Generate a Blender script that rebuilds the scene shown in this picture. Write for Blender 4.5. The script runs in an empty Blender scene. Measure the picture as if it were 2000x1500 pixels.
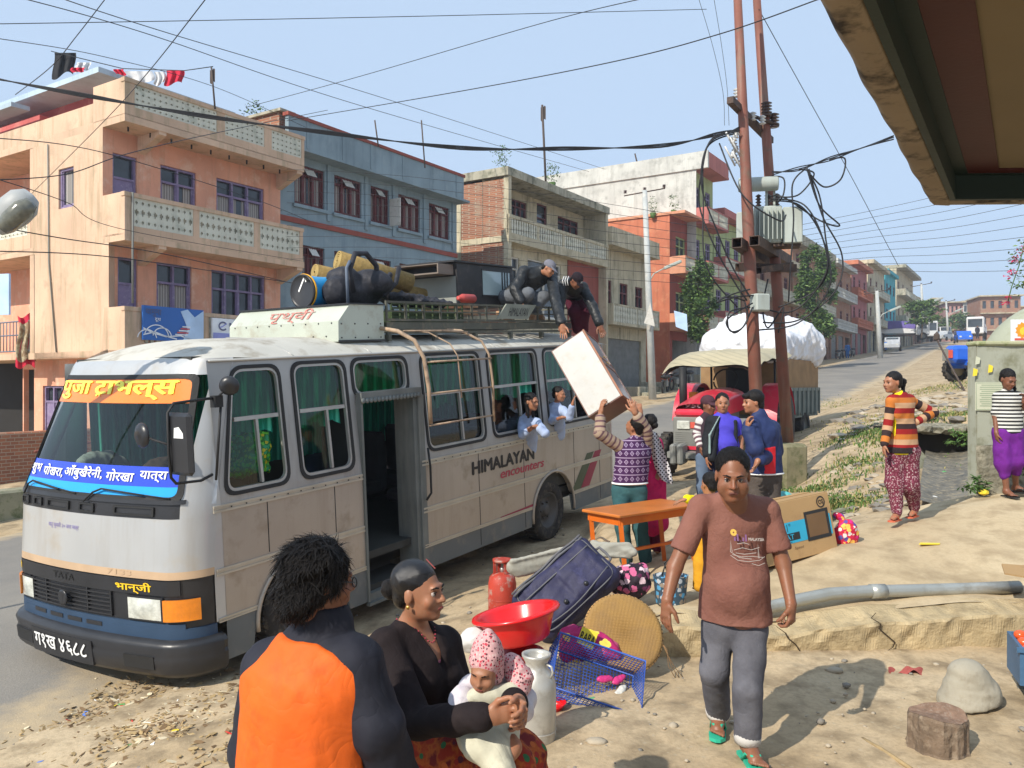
import bpy,bmesh,math,random
import numpy as np
from mathutils import Vector,Matrix,Euler,noise as mnoise
random.seed(7);rng=np.random.default_rng(7)
scene=bpy.context.scene
COL=scene.collection
R=math.radians
F_PX,ZC=1600.0,2.1
cam=bpy.data.cameras.new("camera");cam_o=bpy.data.objects.new("camera",cam);COL.objects.link(cam_o)
cam.sensor_width=36;cam.lens=36*F_PX/2000;cam.clip_end=3000;cam.clip_start=.05
cam_o.location=(0,0,ZC);cam_o.rotation_euler=(R(90),0,0)
scene.camera=cam_o
SUN_AZ=R(223)
SUN_EL=R(38)
w=bpy.data.worlds.new("World");scene.world=w;w.use_nodes=True
nt=w.node_tree;bg=nt.nodes["Background"]
sky=nt.nodes.new("ShaderNodeTexSky");sky.sky_type='NISHITA';sky.sun_disc=False
sky.sun_elevation=SUN_EL;sky.sun_rotation=SUN_AZ;sky.air_density=1.0;sky.dust_density=1.6;sky.ozone_density=1.2
sky.altitude=600
hz=nt.nodes.new("ShaderNodeMix");hz.data_type='RGBA';hz.inputs[0].default_value=.85;hz.inputs[7].default_value=(4.6,5.9,7.7,1)
nt.links.new(sky.outputs[0],hz.inputs[6]);nt.links.new(hz.outputs[2],bg.inputs[0]);bg.inputs[1].default_value=.125
sl=bpy.data.lights.new("sun",'SUN');sl.energy=5.0;sl.angle=R(.5);sl.color=(1,.93,.82)
so=bpy.data.objects.new("sun",sl);COL.objects.link(so)
sdir=Vector((math.sin(SUN_AZ)*math.cos(SUN_EL),math.cos(SUN_AZ)*math.cos(SUN_EL),math.sin(SUN_EL)))
so.rotation_euler=(-sdir).to_track_quat('-Z','Y').to_euler();so.location=sdir*50
scene.view_settings.view_transform='Standard';scene.view_settings.look='None'
scene.view_settings.exposure=.1;scene.view_settings.gamma=1
scene.cycles.max_bounces=8;scene.cycles.transparent_max_bounces=16
scene.cycles.use_denoising=True
TH=math.atan(1030/1600)
U=Vector((math.sin(TH),math.cos(TH),0));N=Vector((-math.cos(TH),math.sin(TH),0))
P0=Vector((-2.51,7.05,-.52));GR=115/1903
UB=Vector((U.x,U.y,GR)).normalized();ZB=UB.cross(N).normalized()
BM=Matrix(((UB.x,N.x,ZB.x,P0.x),(UB.y,N.y,ZB.y,P0.y),(UB.z,N.z,ZB.z,P0.z),(0,0,0,1)))
SM=Matrix(((U.x,N.x,0,P0.x),(U.y,N.y,0,P0.y),(0,0,1,0),(0,0,0,1)))
def P(px,py,D):return Vector(((px-1000)/F_PX*D,D,ZC-(py-750)/F_PX*D))
def S(s,f,z):return SM@Vector((s,f,z))
def B(x,y,z):return BM@Vector((x,y,z))
def frame(o,rz=0,rx=0,ry=0,sc=1):return Matrix.Translation(Vector(o))@Euler((rx,ry,rz)).to_matrix().to_4x4()@Matrix.Scale(sc,4)
def axes(o,x,y=None,z=None):
 x=Vector(x).normalized()
 if y is not None:
  y=Vector(y);z=x.cross(y).normalized();y=z.cross(x)
 else:
  z=Vector(z);y=z.cross(x).normalized();z=x.cross(y)
 return Matrix(((x.x,y.x,z.x,o[0]),(x.y,y.y,z.y,o[1]),(x.z,y.z,z.z,o[2]),(0,0,0,1)))
def _n(nt,t,**k):
 x=nt.nodes.new(t)
 for a,b in k.items():
  if a=='op':x.operation=b
  else:setattr(x,a,b)
 return x
def mat(name,col,rough=.7,metal=0,var=.12,vs=3.,bump=.15,bs=40.,col2=None,amt=.5,streak=0,sc=(.35,.33,.28),spec=.35,trans=0,coat=0,sheen=0,detail=6,bdist=.01,scol=None,wrk=0,wks=6.):
 """principled with two-scale noise colour variation, optional second colour patches, optional vertical streaks"""
 m=bpy.data.materials.new(name);m.use_nodes=True;nt=m.node_tree;L=nt.links.new
 p=nt.nodes["Principled BSDF"];p.inputs['Roughness'].default_value=rough;p.inputs['Metallic'].default_value=metal
 p.inputs['Specular IOR Level'].default_value=spec
 if coat:p.inputs['Coat Weight'].default_value=coat;p.inputs['Coat Roughness'].default_value=.1
 if trans:p.inputs['Transmission Weight'].default_value=trans
 tc=_n(nt,"ShaderNodeTexCoord");n1=_n(nt,"ShaderNodeTexNoise");n1.inputs['Scale'].default_value=vs;n1.inputs['Detail'].default_value=detail
 L(tc.outputs['Object'],n1.inputs['Vector'])
 c=Vector(col[:3])
 rmp=_n(nt,"ShaderNodeValToRGB");rmp.color_ramp.elements[0].position=.3;rmp.color_ramp.elements[1].position=.7
 rmp.color_ramp.elements[0].color=(*(c*(1-var)),1);rmp.color_ramp.elements[1].color=(*[min(1,v*(1+var))for v in c],1)
 L(n1.outputs['Fac'],rmp.inputs['Fac']);out=rmp.outputs['Color']
 if col2:
  n2=_n(nt,"ShaderNodeTexNoise");n2.inputs['Scale'].default_value=vs*2.3;n2.inputs['Detail'].default_value=8;n2.inputs['Roughness'].default_value=.65
  L(tc.outputs['Object'],n2.inputs['Vector'])
  r2=_n(nt,"ShaderNodeValToRGB");r2.color_ramp.elements[0].position=1-amt-.08 if amt>.5 else .62-amt*.3;r2.color_ramp.elements[1].position=r2.color_ramp.elements[0].position+.16
  L(n2.outputs['Fac'],r2.inputs['Fac']);mx=_n(nt,"ShaderNodeMix",data_type='RGBA');L(r2.outputs['Color'],mx.inputs[0]);L(out,mx.inputs[6]);mx.inputs[7].default_value=(*col2,1);out=mx.outputs[2]
 if streak:
  mp=_n(nt,"ShaderNodeMapping");mp.inputs['Scale'].default_value=(2.2,2.2,.22);L(tc.outputs['Object'],mp.inputs['Vector'])
  n3=_n(nt,"ShaderNodeTexNoise");n3.inputs['Scale'].default_value=1.6;n3.inputs['Detail'].default_value=9;n3.inputs['Roughness'].default_value=.7;L(mp.outputs[0],n3.inputs['Vector'])
  r3=_n(nt,"ShaderNodeValToRGB");r3.color_ramp.elements[0].position=.5;r3.color_ramp.elements[1].position=.72;L(n3.outputs['Fac'],r3.inputs['Fac'])
  mu=_n(nt,"ShaderNodeMath",operation='MULTIPLY');L(r3.outputs['Color'],mu.inputs[0]);mu.inputs[1].default_value=streak
  mx=_n(nt,"ShaderNodeMix",data_type='RGBA');L(mu.outputs[0],mx.inputs[0]);L(out,mx.inputs[6]);mx.inputs[7].default_value=(*(scol or sc),1);out=mx.outputs[2]
 L(out,p.inputs['Base Color'])
 if bump:
  nb=_n(nt,"ShaderNodeTexNoise");nb.inputs['Scale'].default_value=bs;nb.inputs['Detail'].default_value=5;L(tc.outputs['Object'],nb.inputs['Vector'])
  b=_n(nt,"ShaderNodeBump");b.inputs['Strength'].default_value=bump;b.inputs['Distance'].default_value=bdist;L(nb.outputs['Fac'],b.inputs['Height']);L(b.outputs[0],p.inputs['Normal'])
 if wrk:add_wrk(nt,L,p,tc,wrk,wks)
 return m
def add_wrk(nt,L,p,tc,k,sc):
 """cloth or sheet creases: ridged noise bump chained onto the fine bump"""
 w_=_n(nt,"ShaderNodeTexNoise");w_.inputs['Scale'].default_value=sc;w_.inputs['Detail'].default_value=3;w_.inputs['Distortion'].default_value=.7;w_.inputs['Roughness'].default_value=.45;L(tc.outputs['Object'],w_.inputs['Vector'])
 r=n_math(nt,L,'POWER',n_math(nt,L,'ABSOLUTE',n_math(nt,L,'SUBTRACT',w_.outputs['Fac'],.5)),.6)
 b=_n(nt,"ShaderNodeBump");b.inputs['Strength'].default_value=k*.7;b.inputs['Distance'].default_value=.11/sc;L(r,b.inputs['Height'])
 if p.inputs['Normal'].links:L(p.inputs['Normal'].links[0].from_socket,b.inputs['Normal'])
 L(b.outputs[0],p.inputs['Normal'])
def pmat(name,fn,rough=.85,spec=.25,bump=None,wrk=0,wks=6.):
 """pattern material: fn(nt, L, tc) -> colour socket (and optionally height socket)"""
 m=bpy.data.materials.new(name);m.use_nodes=True;nt=m.node_tree;L=nt.links.new
 p=nt.nodes["Principled BSDF"];p.inputs['Roughness'].default_value=rough;p.inputs['Specular IOR Level'].default_value=spec
 tc_=_n(nt,"ShaderNodeTexCoord");r=fn(nt,L,tc_)
 if isinstance(r,tuple):
  c,h=r;b=_n(nt,"ShaderNodeBump");b.inputs['Strength'].default_value=bump or .5;b.inputs['Distance'].default_value=.02 if(bump or .5)in(.55,.3)else .01;L(h,b.inputs['Height']);L(b.outputs[0],p.inputs['Normal'])
 else:c=r
 L(c,p.inputs['Base Color'])
 if wrk:add_wrk(nt,L,p,tc_,wrk,wks)
 return m
def n_math(nt,L,op,a,b=None,c=None):
 x=_n(nt,"ShaderNodeMath",operation=op)
 for i,v in enumerate((a,b,c)):
  if v is None:continue
  if isinstance(v,(int,float)):x.inputs[i].default_value=v
  else:L(v,x.inputs[i])
 return x.outputs[0]
def n_mix(nt,L,f,a,b):
 x=_n(nt,"ShaderNodeMix",data_type='RGBA')
 for i,v in((0,f),(6,a),(7,b)):
  if isinstance(v,tuple):x.inputs[i].default_value=(*v[:3],1)
  elif isinstance(v,(int,float)):x.inputs[i].default_value=v
  else:L(v,x.inputs[i])
 return x.outputs[2]
def n_ramp(nt,L,f,stops,interp='LINEAR'):
 x=_n(nt,"ShaderNodeValToRGB");cr=x.color_ramp;cr.interpolation=interp
 while len(cr.elements)<len(stops):cr.elements.new(.5)
 for e,(p_,c)in zip(cr.elements,stops):e.position=p_;e.color=(*c,1)
 L(f,x.inputs[0]);return x.outputs[0]
def n_noise(nt,L,vec,scale,detail=4,rough=.5):
 x=_n(nt,"ShaderNodeTexNoise");x.inputs['Scale'].default_value=scale;x.inputs['Detail'].default_value=detail;x.inputs['Roughness'].default_value=rough
 L(vec,x.inputs['Vector']);return x.outputs['Fac']
def n_vor(nt,L,vec,scale,feat='F1',out='Distance',rnd=1):
 x=_n(nt,"ShaderNodeTexVoronoi",feature=feat);x.inputs['Scale'].default_value=scale;x.inputs['Randomness'].default_value=rnd
 L(vec,x.inputs['Vector']);return x.outputs[out]
def n_sep(nt,L,vec):
 x=_n(nt,"ShaderNodeSeparateXYZ");L(vec,x.inputs[0]);return x.outputs
def n_attr(nt,L,name):
 x=_n(nt,"ShaderNodeAttribute");x.attribute_name=name;return x.outputs
def glass(name,tint,rough=.03,refl=1.0,opac=.0,dcol=(.02,.03,.03)):
 m=bpy.data.materials.new(name);m.use_nodes=True;nt=m.node_tree;L=nt.links.new
 o=nt.nodes["Material Output"];nt.nodes.remove(nt.nodes["Principled BSDF"])
 t=_n(nt,"ShaderNodeBsdfTransparent");t.inputs[0].default_value=(*tint,1)
 g=_n(nt,"ShaderNodeBsdfGlossy");g.inputs['Roughness'].default_value=rough;g.inputs[0].default_value=(refl,refl,refl,1)
 f=_n(nt,"ShaderNodeFresnel");f.inputs[0].default_value=1.5
 mx=_n(nt,"ShaderNodeMixShader");L(f.outputs[0],mx.inputs[0]);L(t.outputs[0],mx.inputs[1]);L(g.outputs[0],mx.inputs[2]);out=mx.outputs[0]
 if opac:
  d=_n(nt,"ShaderNodeBsdfDiffuse");d.inputs[0].default_value=(*dcol,1)
  m2=_n(nt,"ShaderNodeMixShader");m2.inputs[0].default_value=opac;L(out,m2.inputs[1]);L(d.outputs[0],m2.inputs[2]);out=m2.outputs[0]
 L(out,o.inputs[0]);return m
def tag(o,label=None,cat=None,group=None,kind=None):
 if label:o['label']=label
 if cat:o['category']=cat
 if group:o['group']=group
 if kind:o['kind']=kind
 return o
def thing(name,label,cat,loc=(0,0,0),group=None):
 o=bpy.data.objects.new(name,None);COL.objects.link(o);o.location=loc;o.empty_display_size=.1
 o['label']=label;o['category']=cat
 if group:o['group']=group
 return o
def wloc(o):
 v=Vector(o.location)
 return v+wloc(o.parent)if o.parent else v
def link_mesh(name,me,mats,parent=None,origin=None,smooth=None):
 if me.vertices:
  n=len(me.vertices);co=np.empty(n*3,np.float32);me.vertices.foreach_get('co',co);co=co.reshape(-1,3)
  if origin is None:
   a,b=co.min(0),co.max(0);origin=((a[0]+b[0])/2,(a[1]+b[1])/2,a[2])
  co-=np.array(origin,np.float32);me.vertices.foreach_set('co',co.ravel())
 else:origin=(0,0,0)
 if not isinstance(mats,(list,tuple)):mats=[mats]
 for m in mats:me.materials.append(m)
 o=bpy.data.objects.new(name,me);COL.objects.link(o)
 o.location=Vector(origin)-(wloc(parent)if parent else Vector())
 if parent:o.parent=parent
 if smooth is True:me.polygons.foreach_set('use_smooth',[True]*len(me.polygons))
 me.update();return o
class MB:
 def __init__(s,M=None):s.v=[];s.f=[];s.m=[];s.sm=[];s.M=M or Matrix();s.cm=0
 def V(s,pts):i=len(s.v);s.v+=[tuple(s.M@Vector(p))for p in pts];return i
 def face(s,pts,m=None,sm=False):i=s.V(pts);s.f.append(tuple(range(i,i+len(pts))));s.m.append(s.cm if m is None else m);s.sm.append(sm)
 def add(s,pts,faces,m=None,sm=False):
  i=s.V(pts)
  for f in faces:s.f.append(tuple(i+k for k in f));s.m.append(s.cm if m is None else m);s.sm.append(sm)
 def box(s,x0,x1,y0,y1,z0,z1,m=None,T=None):
  p=[(x,y,z)for x in(x0,x1)for y in(y0,y1)for z in(z0,z1)]
  if T:p=[T@Vector(q)for q in p]
  s.add(p,[(0,1,3,2),(4,6,7,5),(0,4,5,1),(2,3,7,6),(0,2,6,4),(1,5,7,3)],m)
 def bbox(s,x0,x1,y0,y1,z0,z1,b=.01,m=None,T=None):
  """box with chamfered vertical and top edges"""
  b=min(b,(x1-x0)/2.1,(y1-y0)/2.1,(z1-z0)/2.1)
  o=[(x0+b,y0),(x1-b,y0),(x1,y0+b),(x1,y1-b),(x1-b,y1),(x0+b,y1),(x0,y1-b),(x0,y0+b)]
  i=[(x0+b,y0+b)]+[(x1-b,y0+b)]*2+[(x1-b,y1-b)]*2+[(x0+b,y1-b)]*2+[(x0+b,y0+b)]
  p=[(x,y,z0+b)for x,y in o]+[(x,y,z1-b)for x,y in o]+[(x,y,z1)for x,y in i]+[(x,y,z0)for x,y in i]
  f=[]
  for k in range(8):
   j=(k+1)%8;f+=[(k,j,8+j,8+k),(8+k,8+j,16+j,16+k),(24+k,24+j,j,k)]
  f+=[(23,17,19,21),(31,29,27,25)]
  if T:p=[T@Vector(q)for q in p]
  s.add(p,f,m)
 def prism(s,poly,a,b,axis='y',m=None,T=None,cap=True):
  """extrude 2D polygon; axis: which coordinate is extruded (poly gives the other two in order)"""
  def q(p,t):
   r={'x':(t,p[0],p[1]),'y':(p[0],t,p[1]),'z':(p[0],p[1],t)}[axis]
   return T@Vector(r)if T else r
  n=len(poly);pts=[q(p,a)for p in poly]+[q(p,b)for p in poly]
  f=[(i,(i+1)%n,n+(i+1)%n,n+i)for i in range(n)]
  if cap:f+=[tuple(range(n))[::-1],tuple(range(n,2*n))]
  s.add(pts,f,m)
 def tube(s,path,r,seg=8,m=None,closed=False,sm=True,cap=True,rad=None):
  path=[Vector(p)for p in path];n=len(path);rings=[];up=None
  for i,p in enumerate(path):
   a=path[i-1]if(i or closed)else p;b=path[(i+1)%n]if(i<n-1 or closed)else p
   d=(b-a);d=d.normalized()if d.length>1e-9 else Vector((0,0,1))
   if up is None:
    up=d.orthogonal().normalized()
   up=(up-d*up.dot(d));up=up.normalized()if up.length>1e-6 else d.orthogonal().normalized()
   w2=d.cross(up);rr=rad[i]if rad else r
   rings.append([p+(up*math.cos(t)+w2*math.sin(t))*rr for t in[2*math.pi*k/seg for k in range(seg)]])
  pts=[q for ring in rings for q in ring];f=[]
  for i in range(n if closed else n-1):
   j=(i+1)%n
   for k in range(seg):l=(k+1)%seg;f.append((i*seg+k,i*seg+l,j*seg+l,j*seg+k))
  if cap and not closed:f+=[tuple(range(seg))[::-1],tuple(range((n-1)*seg,n*seg))]
  s.add(pts,f,m,sm)
 def lathe(s,prof,seg=24,T=None,m=None,sm=True,arc=1.0,cap=True):
  """profile [(r,z)] around local z"""
  T=T or Matrix();pts=[]
  for r,z in prof:
   for k in range(seg):t=2*math.pi*k/seg*arc;pts.append(T@Vector((r*math.cos(t),r*math.sin(t),z)))
  f=[];n=len(prof)
  for i in range(n-1):
   for k in range(seg if arc==1 else seg-1):l=(k+1)%seg;f.append((i*seg+k,i*seg+l,(i+1)*seg+l,(i+1)*seg+k))
  if cap:f+=[tuple(range(seg))[::-1],tuple(range((n-1)*seg,n*seg))]
  s.add(pts,f,m,sm)
 def grid(s,fn,nu,nv,m=None,sm=True,flip=False):
  pts=[fn(i/(nu-1),j/(nv-1))for j in range(nv)for i in range(nu)]
  f=[(j*nu+i,j*nu+i+1,(j+1)*nu+i+1,(j+1)*nu+i)for j in range(nv-1)for i in range(nu-1)]
  if flip:f=[q[::-1]for q in f]
  s.add(pts,f,m,sm)
 def ico(s,c,r,m=None,sub=1,jit=0,sq=(1,1,1),sm=False):
  bm=bmesh.new();bmesh.ops.create_icosphere(bm,subdivisions=sub,radius=1)
  c=Vector(c);pts=[]
  for v in bm.verts:k=1+random.uniform(-jit,jit);pts.append(c+Vector((v.co.x*r*sq[0]*k,v.co.y*r*sq[1]*k,v.co.z*r*sq[2]*k)))
  s.add(pts,[tuple(v.index for v in f.verts)for f in bm.faces],m,sm);bm.free()
 def mesh(s,name):
  me=bpy.data.meshes.new(name);me.from_pydata(s.v,[],s.f)
  me.polygons.foreach_set('material_index',s.m);me.polygons.foreach_set('use_smooth',s.sm);me.update();return me
 def build(s,name,mats,parent=None,origin=None):return link_mesh(name,s.mesh(name),mats,parent,origin)
def one(name,mats,label,cat,fn,group=None,kind=None,M=None,origin=None):
 b=MB(M);fn(b);o=b.build(name,mats,None,origin);return tag(o,label,cat,group,kind)
def part(name,mats,parent,fn,M=None,origin=None,label=None):
 b=MB(M);fn(b);o=b.build(name,mats,parent,origin)
 if label:o['label']=label
 return o
def dup(root,loc=None,rotz=None,label=None,group=None,scale=None):
 def cp(o,par):
  c=o.copy();COL.objects.link(c);c.parent=par
  for ch in list(o.children):cp(ch,c)
  return c
 r=cp(root,None)
 if loc is not None:r.location=loc
 if rotz is not None:r.rotation_euler=(0,0,rotz)
 if scale:r.scale=(scale,)*3 if isinstance(scale,(int,float))else scale
 if label:r['label']=label
 if group:r['group']=group
 return r
def text_mesh(txt,cut=None):
 cu=bpy.data.curves.new("lettering",'FONT');cu.body=txt;cu.size=1;cu.fill_mode='BOTH';cu.resolution_u=4
 if _bold:cu.offset=_bold[0]
 o=bpy.data.objects.new("lettering",cu);COL.objects.link(o)
 dg=bpy.context.evaluated_depsgraph_get();me=bpy.data.meshes.new_from_object(o.evaluated_get(dg))
 bpy.data.objects.remove(o);bpy.data.curves.remove(cu)
 vs=[tuple(v.co)for v in me.vertices];fs=[tuple(p.vertices)for p in me.polygons];bpy.data.meshes.remove(me)
 return vs,fs
_bold=[0.0]
def text_items(items,bold=0):
 if bold>.006:
  V,Fc=[],[]
  for k,(dx,dy)in enumerate(((0,0),(bold,0),(-bold,0),(0,bold*.6),(0,-bold*.6))):
   v,f=text_items([(i[0],i[1]+dx,i[2]+dy,*i[3:])for i in items],0);n=len(V);V+=[(p[0],p[1],k)for p in v];Fc+=[tuple(n+i for i in q)for q in f]
  return V,Fc
 """items: list of (text, x, y, scale, cut) laid out in em units; returns verts, faces and width"""
 _bold[0]=bold;V,Fc=[],[]
 for it in items:
  vs,fs=text_mesh(it[0]);k=len(V)
  if len(it)>4 and it[4]:
   x0=min(v[0]for v in vs);x1=max(v[0]for v in vs);lim=x0+(x1-x0)*it[4]
   vs=[(min(v[0],lim),v[1],v[2])for v in vs]
  V+=[(v[0]*it[3]+it[1],v[1]*it[3]+it[2],0)for v in vs];Fc+=[tuple(k+i for i in f)for f in fs]
 _bold[0]=0
 return V,Fc
def subdiv_text(pts,Fc,V,b,m):
 P_,F_=[Vector(p)for p in pts],[];nrm=None
 for f in Fc:
  nrm=(P_[f[1]]-P_[f[0]]).cross(P_[f[2]]-P_[f[0]])
  if nrm.length>1e-9:nrm.normalize();break
 lay=nrm*.0004;P_=[p+lay*v[2]for p,v in zip(P_,V)]
 b.add(P_,Fc,m)
def put_text(b,txt,fn,w,h,m=None,bold=0,items=None,shear=0):
 """fit text into the w x h box and map (x, y) in [0,w]x[0,h] with fn -> point"""
 V,Fc=text_items(items or[(txt,0,0,1)],bold)
 if not V:return
 x0=min(v[0]for v in V);x1=max(v[0]for v in V);y0=min(v[1]for v in V);y1=max(v[1]for v in V)
 pts=[fn((v[0]-x0)/(x1-x0)*w+shear*(v[1]-y0)/(y1-y0),(v[1]-y0)/(y1-y0)*h)for v in V]
 pts=subdiv_text(pts,Fc,V,b,m)
def stroke(b,pts,wd,fn,m=None):
 """flat pen stroke in 2D"""
 n=len(pts);L_,R_=[],[]
 for i,p in enumerate(pts):
  a=pts[max(i-1,0)];c=pts[min(i+1,n-1)];dx,dy=c[0]-a[0],c[1]-a[1];l=math.hypot(dx,dy)or 1
  nx,ny=-dy/l*wd/2,dx/l*wd/2;L_.append(fn(p[0]+nx,p[1]+ny));R_.append(fn(p[0]-nx,p[1]-ny))
 b.add(L_+R_,[(i,i+1,n+i+1,n+i)for i in range(n-1)],m)
def nv(v):v=np.asarray(v,float);return v/(np.linalg.norm(v)+1e-12)
def cap(a,b,ra,rb,k=.03,w=None,wf=1.,op='u',u=None,tag=0):
 return dict(t='c',a=np.array(a,float),b=np.array(b,float),ra=ra,rb=rb,k=k,w=None if w is None else nv(w),wf=wf,op=op,u=u,tag=tag)
def ell(c,r,k=.03,rot=None,op='u',u=None,tag=0):
 rot=np.eye(3)if rot is None else np.array(rot,float)
 return dict(t='e',c=np.array(c,float),r=np.array(r,float),k=k,rot=rot,op=op,u=u,tag=tag)
def rbx(c,h,rr=.01,k=.01,rot=None,op='u',u=None,tag=0):
 rot=np.eye(3)if rot is None else np.array(rot,float)
 return dict(t='b',c=np.array(c,float),h=np.array(h,float),rr=rr,k=k,rot=rot,op=op,u=u,tag=tag)
def pln(p,n,k=.005):return dict(t='p',c=np.array(p,float),n=nv(n),k=k,op='i',tag=0,u=None)
def _dist(q,p):
 if q['t']=='c':
  ab=q['b']-q['a'];l2=ab@ab+1e-12;pa=p-q['a'];t=np.clip((pa@ab)/l2,0,1);d=pa-t[...,None]*ab
  r=q['ra']+(q['rb']-q['ra'])*t
  if q['w']is not None:
   dw=d@q['w'];sq=1-(1-1/q['wf']**2);dd=np.sqrt(np.maximum((d*d).sum(-1)-dw*dw+dw*dw*sq,1e-12));return dd-r
  return np.sqrt((d*d).sum(-1))-r
 if q['t']=='e':
  d=(p-q['c'])@q['rot'];k0=np.sqrt(((d/q['r'])**2).sum(-1));k1=np.sqrt(((d/q['r']**2)**2).sum(-1))+1e-9
  return k0*(k0-1)/k1
 if q['t']=='b':
  d=np.abs((p-q['c'])@q['rot'])-q['h']+q['rr'];return np.sqrt((np.maximum(d,0)**2).sum(-1))+np.minimum(d.max(-1),0)-q['rr']
 return(p-q['c'])@q['n']
def _bb(q):
 if q['t']=='c':r=max(q['ra'],q['rb'])*max(1,q['wf']);return np.minimum(q['a'],q['b'])-r,np.maximum(q['a'],q['b'])+r
 e=(np.abs(q['rot'])@(q['r']if q['t']=='e' else q['h']));return q['c']-e,q['c']+e
def sdf_mesh(name,prims,res,wr=0.,wfreq=14.,wdir=None,smooth=1,seed=None):
 U_=[q for q in prims if q['op']=='u']
 lo=np.min([_bb(q)[0]for q in U_],0)-3*res-.01;hi=np.max([_bb(q)[1]for q in U_],0)+3*res+.01
 n=np.ceil((hi-lo)/res).astype(int)+1;D=np.full(n,1.0,np.float32)
 ax=[lo[i]+np.arange(n[i])*res for i in range(3)]
 for q in prims:
  if q['op']=='i':
   X=np.stack(np.meshgrid(*ax,indexing='ij'),-1)if D.size<4e6 else None
   if X is not None:d=_dist(q,X)
   else:d=((ax[0]-q['c'][0])*q['n'][0])[:,None,None]+((ax[1]-q['c'][1])*q['n'][1])[None,:,None]+((ax[2]-q['c'][2])*q['n'][2])[None,None,:]
   D=np.maximum(D,d).astype(np.float32);continue
  a,b=_bb(q);m=q['k']+3*res
  i0=np.clip(((a-m-lo)/res).astype(int),0,n-1);i1=np.clip(((b+m-lo)/res).astype(int)+2,1,n)
  if(i1<=i0).any():continue
  sl_=tuple(slice(x,y)for x,y in zip(i0,i1))
  X=np.stack(np.meshgrid(*[ax[i][sl_[i]]for i in range(3)],indexing='ij'),-1);d=_dist(q,X);e=D[sl_];k=max(q['k'],1e-4)
  if q['op']=='u':h=np.clip(.5+.5*(e-d)/k,0,1);D[sl_]=e*(1-h)+d*h-k*h*(1-h)
  else:h=np.clip(.5-.5*(e+d)/k,0,1);D[sl_]=e*(1-h)-d*h+k*h*(1-h)
 s=D<0;n0,n1,n2=n
 cnt=np.zeros(n-1,np.int8)
 for dx in(0,1):
  for dy in(0,1):
   for dz in(0,1):cnt+=s[dx:n0-1+dx,dy:n1-1+dy,dz:n2-1+dz]
 act=np.argwhere((cnt>0)&(cnt<8))
 if len(act)==0:return bpy.data.meshes.new(name)
 idx=np.full(n-1,-1,np.int32);idx[tuple(act.T)]=np.arange(len(act))
 pos=np.zeros((len(act),3));wgt=np.zeros(len(act))
 cs=[(x,y,z)for x in(0,1)for y in(0,1)for z in(0,1)]
 for c in cs:
  for a in range(3):
   if c[a]:continue
   c2=list(c);c2[a]=1
   v0=D[tuple((act+c).T)];v1=D[tuple((act+c2).T)];m=(v0<0)!=(v1<0)
   t=np.where(m,v0/np.where(m,v0-v1,1),0);pt=np.array(c,float)[None]+np.zeros((len(act),1));pt[:,a]+=t
   pos+=pt*m[:,None];wgt+=m
 pos=pos/wgt[:,None]+act
 faces=[]
 for a in range(3):
  b,c=(a+1)%3,(a+2)%3
  sa=[slice(None)]*3;sb=[slice(None)]*3;sa[a]=slice(0,-1);sb[a]=slice(1,None)
  e=np.argwhere(s[tuple(sa)]!=s[tuple(sb)]);e=e[(e[:,b]>0)&(e[:,c]>0)&(e[:,b]<n[b]-1)&(e[:,c]<n[c]-1)]
  eb=np.zeros(3,int);eb[b]=1;ec=np.zeros(3,int);ec[c]=1
  q=np.stack([idx[tuple((e-eb-ec).T)],idx[tuple((e-ec).T)],idx[tuple(e.T)],idx[tuple((e-eb).T)]],1)
  fl=~s[tuple(e.T)];q[fl]=q[fl][:,::-1];faces.append(q)
 faces=np.concatenate(faces);faces=faces[(faces>=0).all(1)]
 for _ in range(smooth):
  acc=np.zeros_like(pos);ct=np.zeros(len(pos))
  for i in range(4):
   j=(i+1)%4;np.add.at(acc,faces[:,i],pos[faces[:,j]]);np.add.at(acc,faces[:,j],pos[faces[:,i]]);np.add.at(ct,faces[:,i],1);np.add.at(ct,faces[:,j],1)
  pos=pos*.5+.5*acc/np.maximum(ct,1)[:,None]
 pos=lo+pos*res
 if wr:
  fn=np.cross(pos[faces[:,2]]-pos[faces[:,0]],pos[faces[:,3]]-pos[faces[:,1]]);vn=np.zeros_like(pos)
  for i in range(4):np.add.at(vn,faces[:,i],fn)
  vn/=np.linalg.norm(vn,axis=1)[:,None]+1e-12
  rs=np.random.default_rng(seed or len(act)%97);dsp=np.zeros(len(pos));qq=pos.copy()
  for i in range(9):
   dr=nv(rs.normal(size=3))if wdir is None else nv(np.array(wdir)+rs.normal(size=3)*.45);f_=wfreq*(1+.45*i)
   w_=.5+.5*np.sin(qq@dr*f_*1.5+rs.uniform(0,6)+1.8*np.sin(qq@nv(rs.normal(size=3))*6+i))
   dsp+=w_**3/(1+.5*i)
  pos=pos+vn*((dsp-(.55 if seed else dsp.mean()))*wr)[:,None]
 me=bpy.data.meshes.new(name);me.vertices.add(len(pos));me.vertices.foreach_set('co',pos.astype(np.float32).ravel())
 me.loops.add(faces.size);me.loops.foreach_set('vertex_index',faces.astype(np.int32).ravel())
 me.polygons.add(len(faces));me.polygons.foreach_set('loop_start',np.arange(0,faces.size,4,dtype=np.int32));me.polygons.foreach_set('loop_total',np.full(len(faces),4,np.int32))
 me.polygons.foreach_set('use_smooth',np.ones(len(faces),bool))
 uq=[q for q in U_ if q['u']is not None]
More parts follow.
